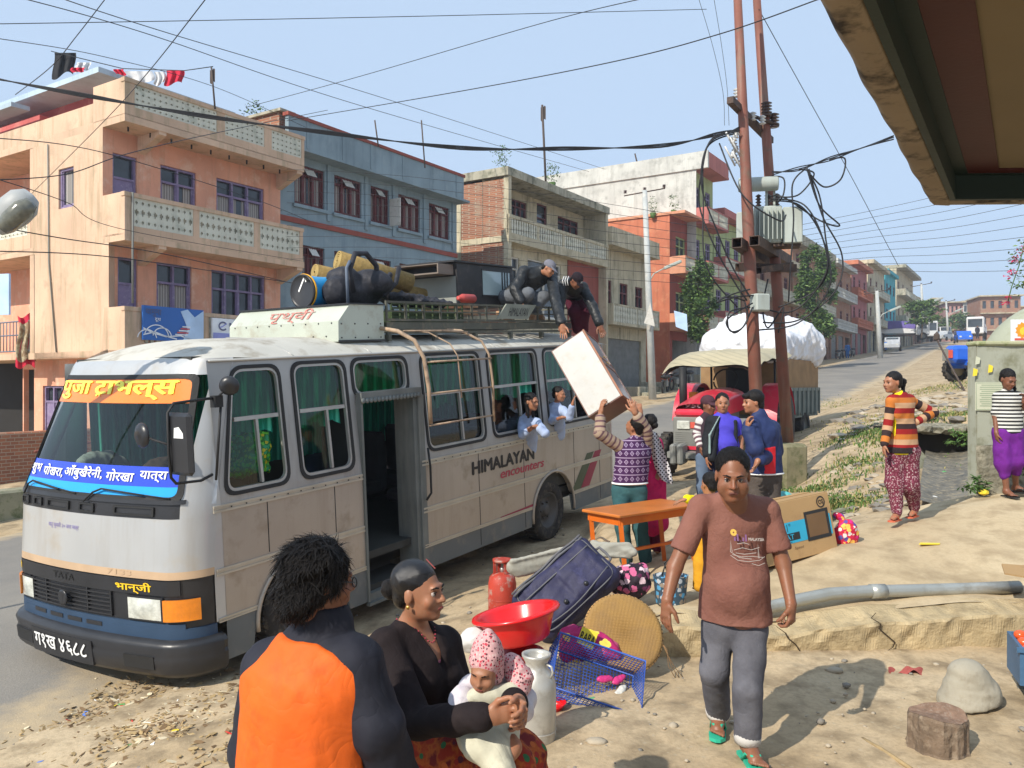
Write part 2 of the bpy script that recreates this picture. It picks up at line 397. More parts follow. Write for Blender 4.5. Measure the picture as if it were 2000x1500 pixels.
 if uq:
  best=np.full(len(pos),9.);uu=np.zeros(len(pos))
  for q in uq:
   d=_dist(q,pos)
   if q['t']=='c':ab=q['b']-q['a'];t=np.clip(((pos-q['a'])@ab)/(ab@ab+1e-12),-.3,1.3)
   else:t=np.zeros(len(pos))
   v=q['u'][0]+(q['u'][1]-q['u'][0])*t;m=d<best;uu[m]=v[m];best[m]=d[m]
  at=me.attributes.new('run','FLOAT','POINT');at.data.foreach_set('value',uu.astype(np.float32))
 me.update(calc_edges=True);me.validate();return me
def sdf(name,prims,m,parent=None,res=.008,origin=None,**k):
 return link_mesh(name,sdf_mesh(name,prims,res,**k),m,parent,origin)
def ss(x,a,b):t=np.clip((np.asarray(x,float)-a)/(b-a),0,1);return t*t*(3-2*t)
def plane_z(s):s=np.asarray(s,float);return np.where(s<200,-.52+.0604*s,-.52+.0604*200+.02*(s-200))
def sF(x,y):dx,dy=x-P0.x,y-P0.y;return dx*U.x+dy*U.y,dx*N.x+dy*N.y
class RBF:
 def __init__(s,pts):
  s.p=np.array([q[:2]for q in pts],float);S_,F_=sF(s.p[:,0],s.p[:,1]);r=np.array([q[2]for q in pts])-plane_z(S_)
  A=-np.linalg.norm(s.p[:,None]-s.p[None],axis=-1)+np.eye(len(pts))*-.02;s.w=np.linalg.solve(A,r)
 def __call__(s,x,y):
  o=np.zeros(np.shape(x))
  for p,w_ in zip(s.p,s.w):o=o-w_*np.hypot(x-p[0],y-p[1])
  return o
def pl(s,f):v=S(s,f,0);return(v.x,v.y,float(plane_z(s)))
zero=[pl(s,1.3)for s in(-14,-8,-5,-3,-1.5,0,1.5,3,4.5,6,8,10,13,17,22,30,45,70)]+[pl(-3,-.3),pl(-5,-2),pl(1.5,-.2),pl(4,-.1),pl(7.5,-.1),pl(12,-.3),pl(80,-20),pl(80,-50),pl(30,-.3)]
left=[(-.1,7.4,-.1),(-1,5.8,-.2),(-1.2,4.4,-.12),(-2.1,5.3,-.42),(-1.8,3.2,-.3),(.2,4.8,0),(.8,6,0),(.1,6.3,-.04),(.6,3,0),(-.3,3.2,-.02),(.9,7.4,.05),(.9,8.6,.02),(0,-1,0),(-3,0,-.4)]
lo_p=[(1.3,4.5,0),(2.5,4.7,0),(1.5,6.2,0),(3.85,6.1,.02),(3.9,4.5,0),(6,5,.05),(9,6.3,.1),(2,2,0),(5,2,0),(5,-2,0),(12,4,.1)]
hi_p=[(1.2,6.45,.27),(2.1,6.35,.17),(2.15,6.8,.21),(3.9,6.45,.32),(4.2,7.0,.32),(6.5,6.6,.48),(2.4,7.35,.34),(4.3,7.6,.47),(6.5,7.4,.6),(1.25,7.6,.27),(2.57,7.9,.37),(3.2,7.95,.5),(4.22,8.7,.62),(5.6,9.3,.82),(2.88,9.4,.36),(1.45,8.5,.2),(1.9,9.3,.2),(6.6,9.8,.85),(9,8,.9),tuple(P(1530,960,13)),tuple(P(1640,960,11.5)),tuple(P(1650,900,12.8)),tuple(P(1700,850,14.5)),tuple(P(1620,840,19)),tuple(P(1800,815,15.5)),tuple(P(1870,745,27)),tuple(P(1755,790,23)),tuple(P(1400,960,11.5)),tuple(P(1930,730,34)),tuple(P(1990,800,16)),tuple(P(1720,920,11.6)),tuple(P(1640,1010,10.2))]
RLO=RBF(zero+left+lo_p);RHI=RBF(zero+left+hi_p)
CH=[P(1850,880,14.6),P(1850,985,10.4),Vector((5.0,9.2,.4))]
def terr_mask(x,y):return ss(y,6.42,6.75)*ss(x,1.0,1.3)
def Hhi(x,y):
 s,f=sF(x,y);return plane_z(s)+RHI(x,y)*ss(-f,-1.2,.4)*(1-ss(s,60,90))
def H(x,y):
 x=np.asarray(x,float);y=np.asarray(y,float);s,f=sF(x,y)
 wgt=ss(-f,-1.2,.4)*(1-ss(s,60,90));m=terr_mask(x,y)
 r=(RLO(x,y)*(1-m)+RHI(x,y)*m)*wgt
 r=r-.06*ss(x,1.2,1.6)*ss(y,6.4,6.6)*(1-ss(y,9.0,9.6))*(1-ss(x,8,9))
 z=plane_z(s)+r+.1*ss(f,8.9,9.5)*(1-ss(s,40,60))
 for a,b in zip(CH[:-1],CH[1:]):
  ab=np.array([b.x-a.x,b.y-a.y]);t=np.clip(((x-a.x)*ab[0]+(y-a.y)*ab[1])/(ab@ab),0,1)
  d=np.hypot(x-a.x-t*ab[0],y-a.y-t*ab[1]);zb=a.z+(b.z-a.z)*t;k=1-ss(d,.32,.75)
  z=np.where(k>0,z*(1-k)+np.minimum(z,zb-.03)*k,z)
 return z
def Hs(x,y):return float(H(x,y))
def nonuni(segs):
 o=[]
 for a,b,st in segs:o+=list(np.arange(a,b,st))
 return np.array(o+[segs[-1][1]])
def dirt_fn(base,dark,pale,peb=.35):
 def fn(nt,L,tc):
  v=tc.outputs['Object'];a=n_noise(nt,L,v,.55,8,.62);b=n_noise(nt,L,v,3.2,8,.6);c=n_noise(nt,L,v,28,6,.7)
  col=n_mix(nt,L,n_ramp(nt,L,a,[(.38,(0,0,0)),(.62,(1,1,1))]),base,pale)
  col=n_mix(nt,L,n_ramp(nt,L,b,[(.46,(0,0,0)),(.66,(.9,)*3)]),col,dark)
  vo=n_vor(nt,L,v,26);vc=n_vor(nt,L,v,26,out='Color');sel=n_math(nt,L,'LESS_THAN',n_sep(nt,L,vc)[0],.12)
  pb=n_math(nt,L,'MULTIPLY',n_math(nt,L,'LESS_THAN',vo,.3),sel);col=n_mix(nt,L,n_math(nt,L,'MULTIPLY',pb,peb),col,(.5,.44,.33))
  col=n_mix(nt,L,n_ramp(nt,L,c,[(.45,(0,0,0)),(.75,(.5,)*3)]),col,dark)
  h=n_math(nt,L,'ADD',n_math(nt,L,'MULTIPLY',c,.5),n_math(nt,L,'ADD',n_math(nt,L,'MULTIPLY',b,1.2),n_math(nt,L,'MULTIPLY',pb,.5)))
  return col,h
 return fn
M_dirt=pmat('dry dirt',dirt_fn((.44,.33,.20),(.23,.175,.11),(.53,.42,.275)),.95,.1,.55)
M_terr=pmat('packed sandy dirt',dirt_fn((.48,.375,.235),(.34,.26,.16),(.55,.45,.295),.2),.95,.1,.3)
def road_fn(nt,L,tc):
 v=tc.outputs['Object'];a=n_noise(nt,L,v,.35,8,.65);c=n_noise(nt,L,v,60,4,.7);d=n_noise(nt,L,v,1.6,9,.68)
 e=n_attr(nt,L,'edge')['Fac']
 col=n_mix(nt,L,n_ramp(nt,L,a,[(.35,(0,0,0)),(.7,(1,1,1))]),(.20,.19,.175),(.30,.275,.235))
 col=n_mix(nt,L,n_ramp(nt,L,c,[(.4,(0,0,0)),(.8,(.5,)*3)]),col,(.12,.115,.11))
 du=n_math(nt,L,'ADD',e,n_math(nt,L,'MULTIPLY',n_math(nt,L,'SUBTRACT',d,.5),1.5))
 col=n_mix(nt,L,n_ramp(nt,L,du,[(.35,(0,0,0)),(.85,(1,1,1))]),col,(.47,.37,.235));return col,c
M_road=pmat('worn asphalt',road_fn,.9,.2,.3)
sv=nonuni([(-16,-6,.5),(-6,3,.05),(3,9,.09),(9,20,.3),(20,60,1),(60,240,5),(240,500,40)])
fv=nonuni([(-200,-60,20),(-60,-20,4),(-20,-6,.4),(-6,2.2,.06),(2.2,12,.5),(12,40,4),(40,200,20)])
Sg,Fg=np.meshgrid(sv,fv,indexing='ij');X=P0.x+U.x*Sg+N.x*Fg;Y=P0.y+U.y*Sg+N.y*Fg;Z=H(X,Y)
def vnoise(x,y,f,a):
 return a*(np.sin(x*f+1.3*np.sin(y*f*.7+1))*np.cos(y*f*1.1+1.7*np.sin(x*f*.6)))
mk=(1-ss(Fg,.6,1.8))*(1-ss(Sg,20,30))
Z=Z+mk*(vnoise(X,Y,2.1,.018)+vnoise(Y,X,5.3,.009)+vnoise(X+3,Y,13,.004)+rng.normal(0,.0022,X.shape))
rut=np.zeros_like(Z)
for f0 in(.75,-.95):rut=rut-.022*np.exp(-((Fg-f0-.12*np.sin(Sg*.9))/.11)**2)+.010*np.exp(-((Fg-f0-.2-.12*np.sin(Sg*.9))/.08)**2)
Z=Z+rut*(1-ss(Sg,9,14))*(1-ss(-Fg,2,3))
for k in range(170):
 fx,fy,fa=rng.uniform(-1.6,4.4),rng.uniform(3.4,6.2),rng.uniform(0,6.28);dx,dy=X-fx,Y-fy;m=(np.abs(dx)<.3)&(np.abs(dy)<.3);a_,b_=dx[m]*math.cos(fa)+dy[m]*math.sin(fa),-dx[m]*math.sin(fa)+dy[m]*math.cos(fa);q_=(a_/.13)**2+(b_/.055)**2;Z[m]+=-.010*np.exp(-q_)+.004*np.exp(-(q_-1.8)**2)
Z=Z-.012*ss(Fg,1.2,1.8)*(1-ss(Fg,8.3,8.8))
me=bpy.data.meshes.new('ground');nn_=len(fv)
ii=np.arange(len(sv)-1)[:,None]*nn_+np.arange(nn_-1)[None];fq=np.stack([ii,ii+nn_,ii+nn_+1,ii+1],-1).reshape(-1,4)
me.from_pydata(np.stack([X,Y,Z],-1).reshape(-1,3).tolist(),[],fq.tolist())
tag(link_mesh('ground',me,M_dirt,None,(0,0,0),True),kind='structure')
def r_lo(s):return .95+.25*math.sin(s*.9)*math.exp(-abs(s)/30)+.12*math.sin(s*3.1)+(max(0,s-35)*.052)+(-.9 if s<-.5 else 0)*min(1,(-.5-s)/1.5 if s<-.5 else 0)
def r_hi(s):return 8.4+.12*math.sin(s*.7)+max(0,s-35)*.036
ssv=nonuni([(-16,20,.2),(20,60,1),(60,330,4)]);vs_,es_=[],[]
nf=34
def d0(t,w):return min(t,1-t)*w
for s in ssv:
 a,b=r_lo(s),r_hi(s)
 for j in range(nf):
  t=j/(nf-1);f_=a+(b-a)*t;p=S(s,f_,0);vs_.append((p.x,p.y,float(plane_z(s))-.03+.05*min(1,d0(t,b-a)/.35)+.02*math.sin(math.pi*t)));d=min(t,1-t)*(b-a);es_.append(max(0,1-d/1.5))
me=bpy.data.meshes.new('road');me.from_pydata(vs_,[],[(i*nf+j,(i+1)*nf+j,(i+1)*nf+j+1,i*nf+j+1)for i in range(len(ssv)-1)for j in range(nf-1)])
at=me.attributes.new('edge','FLOAT','POINT');at.data.foreach_set('value',es_)
tag(link_mesh('road',me,M_road,None,(0,0,0),True),kind='structure')
M_conc=mat('weathered concrete',(.40,.35,.26),.9,var=.16,vs=1.4,bump=.5,bs=22,col2=(.24,.21,.15),amt=.42,streak=.4,sc=(.2,.17,.12))
M_ledge=mat('sandy plaster ledge',(.44,.345,.20),.92,var=.2,vs=2.2,bump=.6,bs=40,col2=(.30,.23,.13),amt=.47,bdist=.02,streak=.4,sc=(.2,.16,.09))
def fr(x):return 6.30+.035*x+.02*math.sin(x*4)+.012*math.sin(x*11)
tb=MB();xs=nonuni([(1.14,9,.08)]);ny=34;rows=[]
def th(x,y):
 z=float(Hhi(x,y));z+=.006*math.sin(x*5+y*3)+.004*math.sin(x*13-y*9);return z-.05*float(ss(y,9.1,9.7))-.1*float(ss(x,8.6,9))-.09*float(1-ss(x,1.14,1.5))*float(ss(y,7.4,8.1))
def hole(x,y):return math.hypot(x-5.0,y-9.5)<.42
tb.grid(lambda u,v:(lambda x:(lambda y:(x,y,th(x,y)))(fr(x)+.22+(9.7-fr(x))*v))(xs[0]+(xs[-1]-xs[0])*u),len(xs),60)
tag(tb.build('terrace',M_terr),kind='structure')
lb=MB();nx=150
def ledge(u,v):
 x=1.12+7.9*u;y=fr(x);zt=th(x,y+.3)-.035-.02*math.sin(x*2.3)**2;j=.008*math.sin(x*23)+.006*math.sin(x*41)+.010*mnoise.noise((x*4,v*2,0))+.005*mnoise.noise((x*15,v*6,3))
 pr=[(y+.02,-.1),(y,.02),(y-.012+j,zt*.5),(y-.018-j,zt-.02),(y-.006,zt),(y+.1,zt+.012+j),(y+.3,zt+.05),(y+.5,th(x,y+.5)-.05)]
 k=int(round(v*7));return(x,pr[k][0],pr[k][1])
lb.grid(ledge,420,8,sm=False)
lb.grid(lambda u,v:(1.12-.03*math.sin(u*9),fr(1.2)+1.2*u,-.1+v*(th(1.2,6.6+1.2*u)+.05)),12,3,flip=True)
lo_=lb.build('retaining_ledge',M_ledge);tag(lo_,'low cracked sandy concrete ledge holding up the dirt terrace','ledge')
def crack(pts,wd=.006):
 b=MB();n=len(pts)
 for i in range(n-1):
  (x0,z0),(x1,z1)=pts[i],pts[i+1];wa=wd*(.4+.8*math.sin(math.pi*(i+.3)/n));wb_=wd*(.4+.8*math.sin(math.pi*(i+1.3)/n))
  b.face([(x0-wa,fr(x0)-.03,z0),(x1-wb_,fr(x1)-.03,z1),(x1+wb_,fr(x1)-.03,z1),(x0+wa,fr(x0)-.03,z0)])
 return b
M_crk=mat('crack shadow',(.05,.035,.02),1,bump=0)
for q in([(2.82,.33),(2.78,.29),(2.86,.24),(2.85,.2),(2.92,.14),(2.98,.09),(2.96,.05),(2.88,.01)],[(2.05,.22),(2.12,.17),(2.14,.13),(2.2,.08),(2.23,.03)]):
 crack(q).build('crack',M_crk,lo_)
def flake(b,p,r,m,th_=.004,rot=None):
 n=random.randint(4,6);a0=random.uniform(0,6);tl=Euler((random.gauss(0,.25),random.gauss(0,.25),random.uniform(0,6))).to_matrix().to_4x4();T=Matrix.Translation(p)@tl
 asp=random.uniform(.12,.55);poly=[(r*math.cos(a0+6.283*k/n)*random.uniform(.7,1.1),asp*r*math.sin(a0+6.283*k/n)*random.uniform(.7,1.1))for k in range(n)]
 b.prism(poly,0,th_,'z',m,T)
M_leaf=[mat('dry leaf litter',(.38,.27,.13),.9,bump=0,var=.3),mat('brown chips',(.19,.12,.06),.9,bump=0),mat('pale husk',(.62,.53,.36),.9,bump=0),mat('red wrapper',(.6,.05,.04),.5,bump=0),mat('green wrapper',(.1,.4,.12),.5,bump=0),mat('white scrap',(.75,.75,.72),.6,bump=0),mat('blue scrap',(.1,.2,.55),.5,bump=0),mat('yellow scrap',(.85,.65,.05),.5,bump=0)]
b=MB()
for k in range(1150):
 px=random.choice([random.gauss(330,110),random.uniform(0,520),random.gauss(260,90)]);py=1390+random.gauss(0,48)+(420-px)*.1
 if py<1290 or px>640 or px<-40:continue
 z=-.5;D=1600*(2.1-z)/(py-750);p=P(px,py,D)
 b_=Hs(p.x,p.y);D=1600*(2.1-b_)/(py-750);p=P(px,py,D);p.z=Hs(p.x,p.y)+.008
 flake(b,p,random.uniform(.012,.05),random.choices(range(8),[14,8,4,.15,.12,.3,.08,.1])[0])
tag(b.build('ground_litter',M_leaf),'scattered dry leaves, husks and scraps on the dirt beside the road','litter',kind='stuff')
b=MB()
M_peb=[mat('pale stone',(.42,.36,.27),.9,var=.2,bs=60),mat('grey stone',(.22,.2,.17),.9,var=.2,bs=60)]
for k in range(900):
 r=random.random()
 if r<.35:x,y=random.uniform(-2.6,4.2),random.uniform(3.4,6.2)
 elif r<.5:x,y=random.uniform(-1,.6),random.uniform(6.2,9)
 elif r<.75:
  s,f_=random.uniform(-4,14),random.gauss(.6,.5);p=S(s,f_,0);x,y=p.x,p.y
 else:x,y=random.uniform(1.5,7),random.uniform(9.5,17)
 b.ico((x,y,Hs(x,y)+.004),random.choice([.006,.01,.014,.02,.03])*random.uniform(.5,1.2),random.randint(0,1),1,.25,(1,1,.6),True)
tag(b.build('pebbles',M_peb),'small stones scattered over the dirt shoulder','pebbles',kind='stuff')
M_grass=[mat('fresh grass',(.10,.17,.04),.8,bump=0,var=.25),mat('dry grass',(.33,.29,.11),.85,bump=0,var=.2),mat('weed leaf',(.07,.14,.035),.7,bump=0,var=.3)]
def grass(name,label,spots,n,hgt,dens=(6,3)):
 b=MB()
 for(px,py,D,rx,ry)in spots:
  c=P(px,py,D)
  for k in range(n):
   x=c.x+random.gauss(0,rx);y=c.y+random.gauss(0,ry);z=Hs(x,y);h=hgt*random.uniform(.4,1.2);a=random.uniform(0,6.28);l=random.uniform(.2,.9)*h;wv=random.uniform(.005,.013)
   m=random.choices([0,1,2],[dens[0],dens[1],2])[0];dx,dy=math.cos(a),math.sin(a)
   b.add([(x-dy*wv,y+dx*wv,z-.01),(x+dy*wv,y-dx*wv,z-.01),(x+dx*l*.4+dy*wv,y+dy*l*.4-dx*wv,z+h*.65),(x+dx*l*.4-dy*wv,y+dy*l*.4+dx*wv,z+h*.65),(x+dx*l,y+dy*l,z+h*.85)],[(0,1,2,3),(3,2,4)],m)
 return tag(b.build(name,M_grass),label,'grass',kind='stuff')
b=MB()
for k in range(150):
 if k<95:px,py,D=random.uniform(1640,1890),random.uniform(752,828),random.uniform(15,24)
 else:px,py,D=random.uniform(1620,1800),random.uniform(860,1010),random.uniform(9.9,12.5)
 p=P(px,py,D);r=random.uniform(.05,.22 if k<95 else .1);b.ico((p.x,p.y,Hs(p.x,p.y)+r*.1),r,random.randint(0,1),1,.3,(1.2,.8,.35))
tag(b.build('rubble',M_peb),'broken stone slabs and rubble on the bank around the drain','rubble',kind='stuff')
grass('grass','green grass on the bank behind the girl in stripes',[(1690,835,15,.35,.6),(1730,850,14,.4,.6),(1670,910,12.4,.28,.35),(1745,815,16.5,.5,.8),(1625,985,10.9,.25,.2),(1580,975,11.8,.4,.15),(1655,1000,10.6,.3,.12)],620,.07)
grass('verge_grass','dry grassy verge around the drain opening',[(1820,800,15.6,.7,.5),(1760,790,19,.8,1.5),(1870,790,15.4,.5,.4),(1850,745,26,.8,.8),(1610,775,33,1.2,2.5)],900,.07,(2,7))
def sOf(px,F):a=(px-1000)/F_PX;o=P0+N*F;return(a*o.y-o.x)/(U.x-a*U.y)
def zAt(py,s,F):return ZC-(py-750)/F_PX*(P0+N*F+U*s).y
def fOf(px,s):a=(px-1000)/F_PX;o=P0+U*s;return(a*o.y-o.x)/(N.x-a*N.y)
def front(F):return lambda a,z,d=0:(a,F+d,z)
def flank(s):return lambda a,z,d=0:(s+d,a,z)
def wall_holes(b,pt,a0,a1,z0,z1,holes,dep=.14,m=0,flip=False):
 A=sorted({a0,a1}|{x for h in holes for x in h[:2]});Zs=sorted({z0,z1}|{x for h in holes for x in h[2:4]})
 def q(p,mm=m):b.face(p[::-1]if flip else p,mm)
 for i in range(len(A)-1):
  for j in range(len(Zs)-1):
   ca,cz=(A[i]+A[i+1])/2,(Zs[j]+Zs[j+1])/2
   if any(h[0]<ca<h[1]and h[2]<cz<h[3]for h in holes):continue
   q([pt(A[i],Zs[j]),pt(A[i+1],Zs[j]),pt(A[i+1],Zs[j+1]),pt(A[i],Zs[j+1])])
 for h in holes:
  x0,x1,y0,y1=h[:4]
  for(p,r)in(((x0,y0),(x1,y0)),((x1,y0),(x1,y1)),((x1,y1),(x0,y1)),((x0,y1),(x0,y0))):
   q([pt(*p),pt(*r),pt(*r,dep),pt(*p,dep)])
def pbox(b,pt,a0,a1,z0,z1,d0,d1,m=None):
 p=[pt(a,z,d)for a in(a0,a1)for z in(z0,z1)for d in(d0,d1)]
 b.add(p,[(0,1,3,2),(4,6,7,5),(0,4,5,1),(2,3,7,6),(0,2,6,4),(1,5,7,3)],m)
M_pane=mat('window pane',(.045,.055,.065),.12,var=.5,vs=1.5,bump=.05,bs=3,spec=.6)
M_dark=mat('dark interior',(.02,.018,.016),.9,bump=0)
M_curt=pmat('curtain',lambda nt,L,tc:n_ramp(nt,L,n_math(nt,L,'SINE',n_math(nt,L,'MULTIPLY',n_math(nt,L,'ADD',n_sep(nt,L,tc.outputs['Object'])[0],n_sep(nt,L,tc.outputs['Object'])[1]),60)),[(0,(.26,.24,.22)),(1,(.5,.46,.42))]))
M_purp=mat('lilac painted wood',(.22,.17,.29),.55,var=.15,vs=4,bump=.1,col2=(.32,.27,.38),amt=.35)
M_marn=mat('maroon painted wood',(.14,.035,.035),.5,var=.2,vs=5,bump=.1)
M_white=mat('white paint',(.62,.60,.54),.6,var=.08,vs=3,col2=(.42,.39,.32),amt=.3)
def window(par,pt,a0,a1,z0,z1,cols=2,rows=(.62,),fr_m=None,curtain=True,fw=.055,dep=.1,name='window',bars=0,door=False,shut=0,cm=None):
 fr_m=fr_m or M_purp;b=MB(SM)
 pbox(b,pt,a0,a1,z1-fw,z1,dep-.05,dep+.04);pbox(b,pt,a0,a1,z0,z0+fw,dep-.05,dep+.04)
 for k in range(cols+1):
  x=a0+(a1-a0-fw)*k/cols;pbox(b,pt,x,x+fw,z0+fw,z1-fw,dep-.048,dep+.038)
 for r in rows:
  z=z0+(z1-z0)*r;pbox(b,pt,a0+fw,a1-fw,z-fw*.5,z+fw*.5,dep-.045,dep+.035)
 zt=z0+(z1-z0)*(rows[0]if rows else 1)
 if door:pbox(b,pt,a0+fw,a1-fw,z0+fw,zt-fw*.5,dep-.02,dep+.02)
 for k in range(cols):
  xa,xb=a0+(a1-a0-fw)*k/cols+fw,a0+(a1-a0-fw)*(k+1)/cols
  if not door:
   for(u0,u1)in((xa,xa+.035),(xb-.035,xb)):pbox(b,pt,u0,u1,z0+fw,zt-fw*.5,dep-.025,dep+.02)
   pbox(b,pt,xa+.035,xb-.035,z0+fw,z0+fw+.05,dep-.02,dep+.02)
 for k in range(bars):x=a0+(a1-a0)*(k+.5)/bars;pbox(b,pt,x-.008,x+.008,z0,z1,dep-.08,dep-.065)
 wn=b.build(name,fr_m,par)
 p=MB(SM);pbox(p,pt,a0+.02,a1-.02,z0+.02,z1-.02,dep+.05,dep+.06);p.build('pane',M_pane,wn)
 if curtain:
  c=MB(SM);n=26;xs_=[a0+fw+(a1-a0-2*fw)*k/n for k in range(n+1)];g=random.choice([.5,.38,.65])
  for k in range(n):
   if abs(k/n-g)<.06:continue
   d=[dep+.042+.006*math.sin(q*2.2)for q in(k,k+1)];c.face([pt(xs_[k],z0+.06,d[0]),pt(xs_[k+1],z0+.06,d[1]),pt(xs_[k+1],zt-.03,d[1]),pt(xs_[k],zt-.03,d[0])])
  c.build('curtain',cm or M_curt,wn)
 return wn
def balus(b,pt,a0,a1,z0,z1,style='post',m=0,d=0,pitch=.17):
 """pierced balustrade panel"""
 n=max(2,int((a1-a0)/pitch));st=(a1-a0)/n
 if style=='post':
  for k in range(n):
   x=a0+(k+.5)*st;w_=st*.27
   h=z1-z0;prof=[(.0,.9),(.12,1.15),(.3,.55),(.5,1.25),(.7,.55),(.88,1.15),(1,.9)]
   for(t0,r0),(t1,r1)in zip(prof[:-1],prof[1:]):
    p=[pt(x-w_*r0,z0+h*t0,d),pt(x+w_*r0,z0+h*t0,d),pt(x+w_*r1,z0+h*t1,d),pt(x-w_*r1,z0+h*t1,d)]
    q=[pt(x-w_*r0,z0+h*t0,d+.05),pt(x+w_*r0,z0+h*t0,d+.05),pt(x+w_*r1,z0+h*t1,d+.05),pt(x-w_*r1,z0+h*t1,d+.05)]
    b.add(p+q,[(0,1,2,3),(7,6,5,4),(0,3,7,4),(1,5,6,2)],m)
 else:
  rws=3 if style=='cross' else 4;rh=(z1-z0)/rws
  for j in range(rws):
   for k in range(n):
    x0,x1=a0+k*st,a0+(k+1)*st;y0,y1=z0+j*rh,z0+(j+1)*rh;cx,cz=(x0+x1)/2,(y0+y1)/2
    big=(j==1 and style=='cross');e=.34 if big else .2;g=.2 if big else .13
    holes=[(cx-st*g*.55,cx+st*g*.55,cz-rh*e,cz+rh*e),(cx-st*e,cx-st*g*.56,cz-rh*g*.6,cz+rh*g*.9),(cx+st*g*.56,cx+st*e,cz-rh*g*.6,cz+rh*g*.9)]
    pt2=lambda a,z,dd=0:pt(a,z,d+dd)
    wall_holes(b,pt2,x0,x1,y0,y1,holes,.07,m)
    b.add([pt2(cx+dx*st*.5,cz+dz*rh*.5,-.012)for dx,dz in((-.98,0),(-.7,.28),(-.45,0),(-.7,-.28))],[(0,1,2,3)],m)
def slab(b,s0,s1,f0,f1,z0,z1,m=0):b.box(s0,s1,f0,f1,z0,z1,m)
def plaster(name,c,c2=None,st=.35,amt=.3,scol=None):return mat(name,c,.9,streak=min(.9,st*1.7),sc=scol or tuple(v*.4 for v in c),var=.14,vs=.9,bump=.25,bs=14,col2=c2,amt=amt)
M_pink=plaster('peach plaster',(.72,.35,.225),(.78,.50,.36),.3,.35,(.33,.20,.13));M_peach=plaster('pale peach plaster',(.62,.425,.29),(.50,.35,.24),.5,.3,(.30,.24,.14))
M_cream=plaster('stained cream plaster',(.50,.44,.31),(.38,.33,.22),.55,.35,(.10,.10,.07));M_bal=plaster('cream white balusters',(.62,.60,.49),(.35,.36,.28),.35)
M_blue=plaster('blue grey plaster',(.23,.30,.335),(.27,.335,.365),.3,.35,(.09,.13,.16));M_red=plaster('brick red paint',(.28,.075,.055),None,.3)
def brick_fn(nt,L,tc):
 mp=_n(nt,"ShaderNodeMapping");v=tc.outputs['Object'];sp=n_sep(nt,L,v);cb=_n(nt,"ShaderNodeCombineXYZ")
 L(n_math(nt,L,'ADD',sp[0],n_math(nt,L,'MULTIPLY',sp[1],.9)),cb.inputs[0]);L(sp[2],cb.inputs[1])
 t=_n(nt,"ShaderNodeTexBrick");L(cb.outputs[0],t.inputs['Vector']);t.inputs['Scale'].default_value=1;t.inputs['Brick Width'].default_value=.24;t.inputs['Row Height'].default_value=.08;t.inputs['Mortar Size'].default_value=.009
 t.inputs['Color1'].default_value=(.36,.155,.09,1);t.inputs['Color2'].default_value=(.25,.11,.07,1);t.inputs['Mortar'].default_value=(.36,.30,.23,1);t.inputs['Bias'].default_value=0
 w_=n_noise(nt,L,v,1.3,8,.7);c=n_mix(nt,L,n_ramp(nt,L,w_,[(.5,(0,0,0)),(.68,(.8,)*3)]),t.outputs['Color'],(.33,.27,.2));return c,n_math(nt,L,'SUBTRACT',1,t.outputs['Fac'])
M_brick=pmat('exposed brick',brick_fn,.95,.1,.6)
M_slabc=plaster('mould stained concrete',(.40,.37,.28),(.16,.16,.11),.75,.45,(.055,.055,.04))
M_green=plaster('pistachio plaster',(.36,.43,.20),(.42,.48,.27),.3,.3);M_grey=plaster('grey white render',(.50,.50,.46),(.36,.36,.33),.35,.35,(.25,.25,.22))
M_or=plaster('orange plaster',(.46,.15,.08),(.52,.22,.12),.3,.3);M_teal=plaster('turquoise plaster',(.06,.36,.42),None,.3);M_steel=mat('rolled steel shutter',(.16,.16,.15),.6,var=.2,bump=.1)
W0,W1,WF,BF=6.6,12.05,12.9,12.0
t=thing('apartment_building','peach plastered corner building with lilac windows and pierced white balcony panels','building',S(9,15,-.1))
b=MB(SM);fp=front(WF)
up=[(6.85,7.48,5.64,7.7),(8.13,9.18,6.4,7.7),(9.82,11.45,6.4,7.72)];mid=[(6.98,7.5,2.92,5.2),(8.02,9.04,3.4,5.2),(9.66,11.49,3.4,5.2)]
gr=[(7.6,9.4,.3,2.3),(9.9,11.6,.3,2.3)]
wall_holes(b,fp,W0,W1,5.62,8.24,up,m=0);wall_holes(b,fp,W0,W1,2.9,5.46,mid,m=0);wall_holes(b,fp,W0+.6,W1,-.6,2.74,gr,m=0)
sw=[(14.16,14.85,6.5,7.5)];fl=flank(W0)
wall_holes(b,fl,WF,16.06,5.46,8.24,sw,m=1,flip=True);wall_holes(b,fl,WF-.25,16.0,2.74,5.462,[],m=1,flip=True)
b.face([(W0,WF-.25,2.74),(W0,WF-.25,5.46),(W0+.3,WF,5.46),(W0+.3,WF,2.74)],1)
wall_holes(b,flank(W0+.6),WF,17.8,-.6,2.74,[(14.95,16.75,-.3,2.05),(17.2,17.75,-.3,2.5)],m=0,flip=True)
wall_holes(b,flank(W0+1.3),16.06,22,2.9,5.46,[(16.35,17.5,2.95,5.0)],m=0,flip=True);wall_holes(b,flank(W0+1.3),16.06,22,5.62,8.24,[],m=0,flip=True)
b.box(W0+.01,W0+1.3,16.05,16.25,2.9,8.24,1);b.box(W1-.2,W1,WF+.01,18,-.6,8.24,0)
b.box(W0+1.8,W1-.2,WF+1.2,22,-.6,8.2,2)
b.build('wall',[M_pink,M_peach,M_dark],t)
b=MB(SM)
slab(b,W0-.0,W1+.1,BF,18,8.24,8.42);slab(b,W0,W1+.1,BF+.002,WF+.3,5.46,5.64);slab(b,W0,W0+1.9,16.07,22,5.46,5.64);slab(b,W0,W1,BF+.002,16,2.74,2.9);slab(b,W0,W0+1.9,16.003,22,2.74,2.9);slab(b,W0,W0+1.9,18.003,22,8.24,8.42)
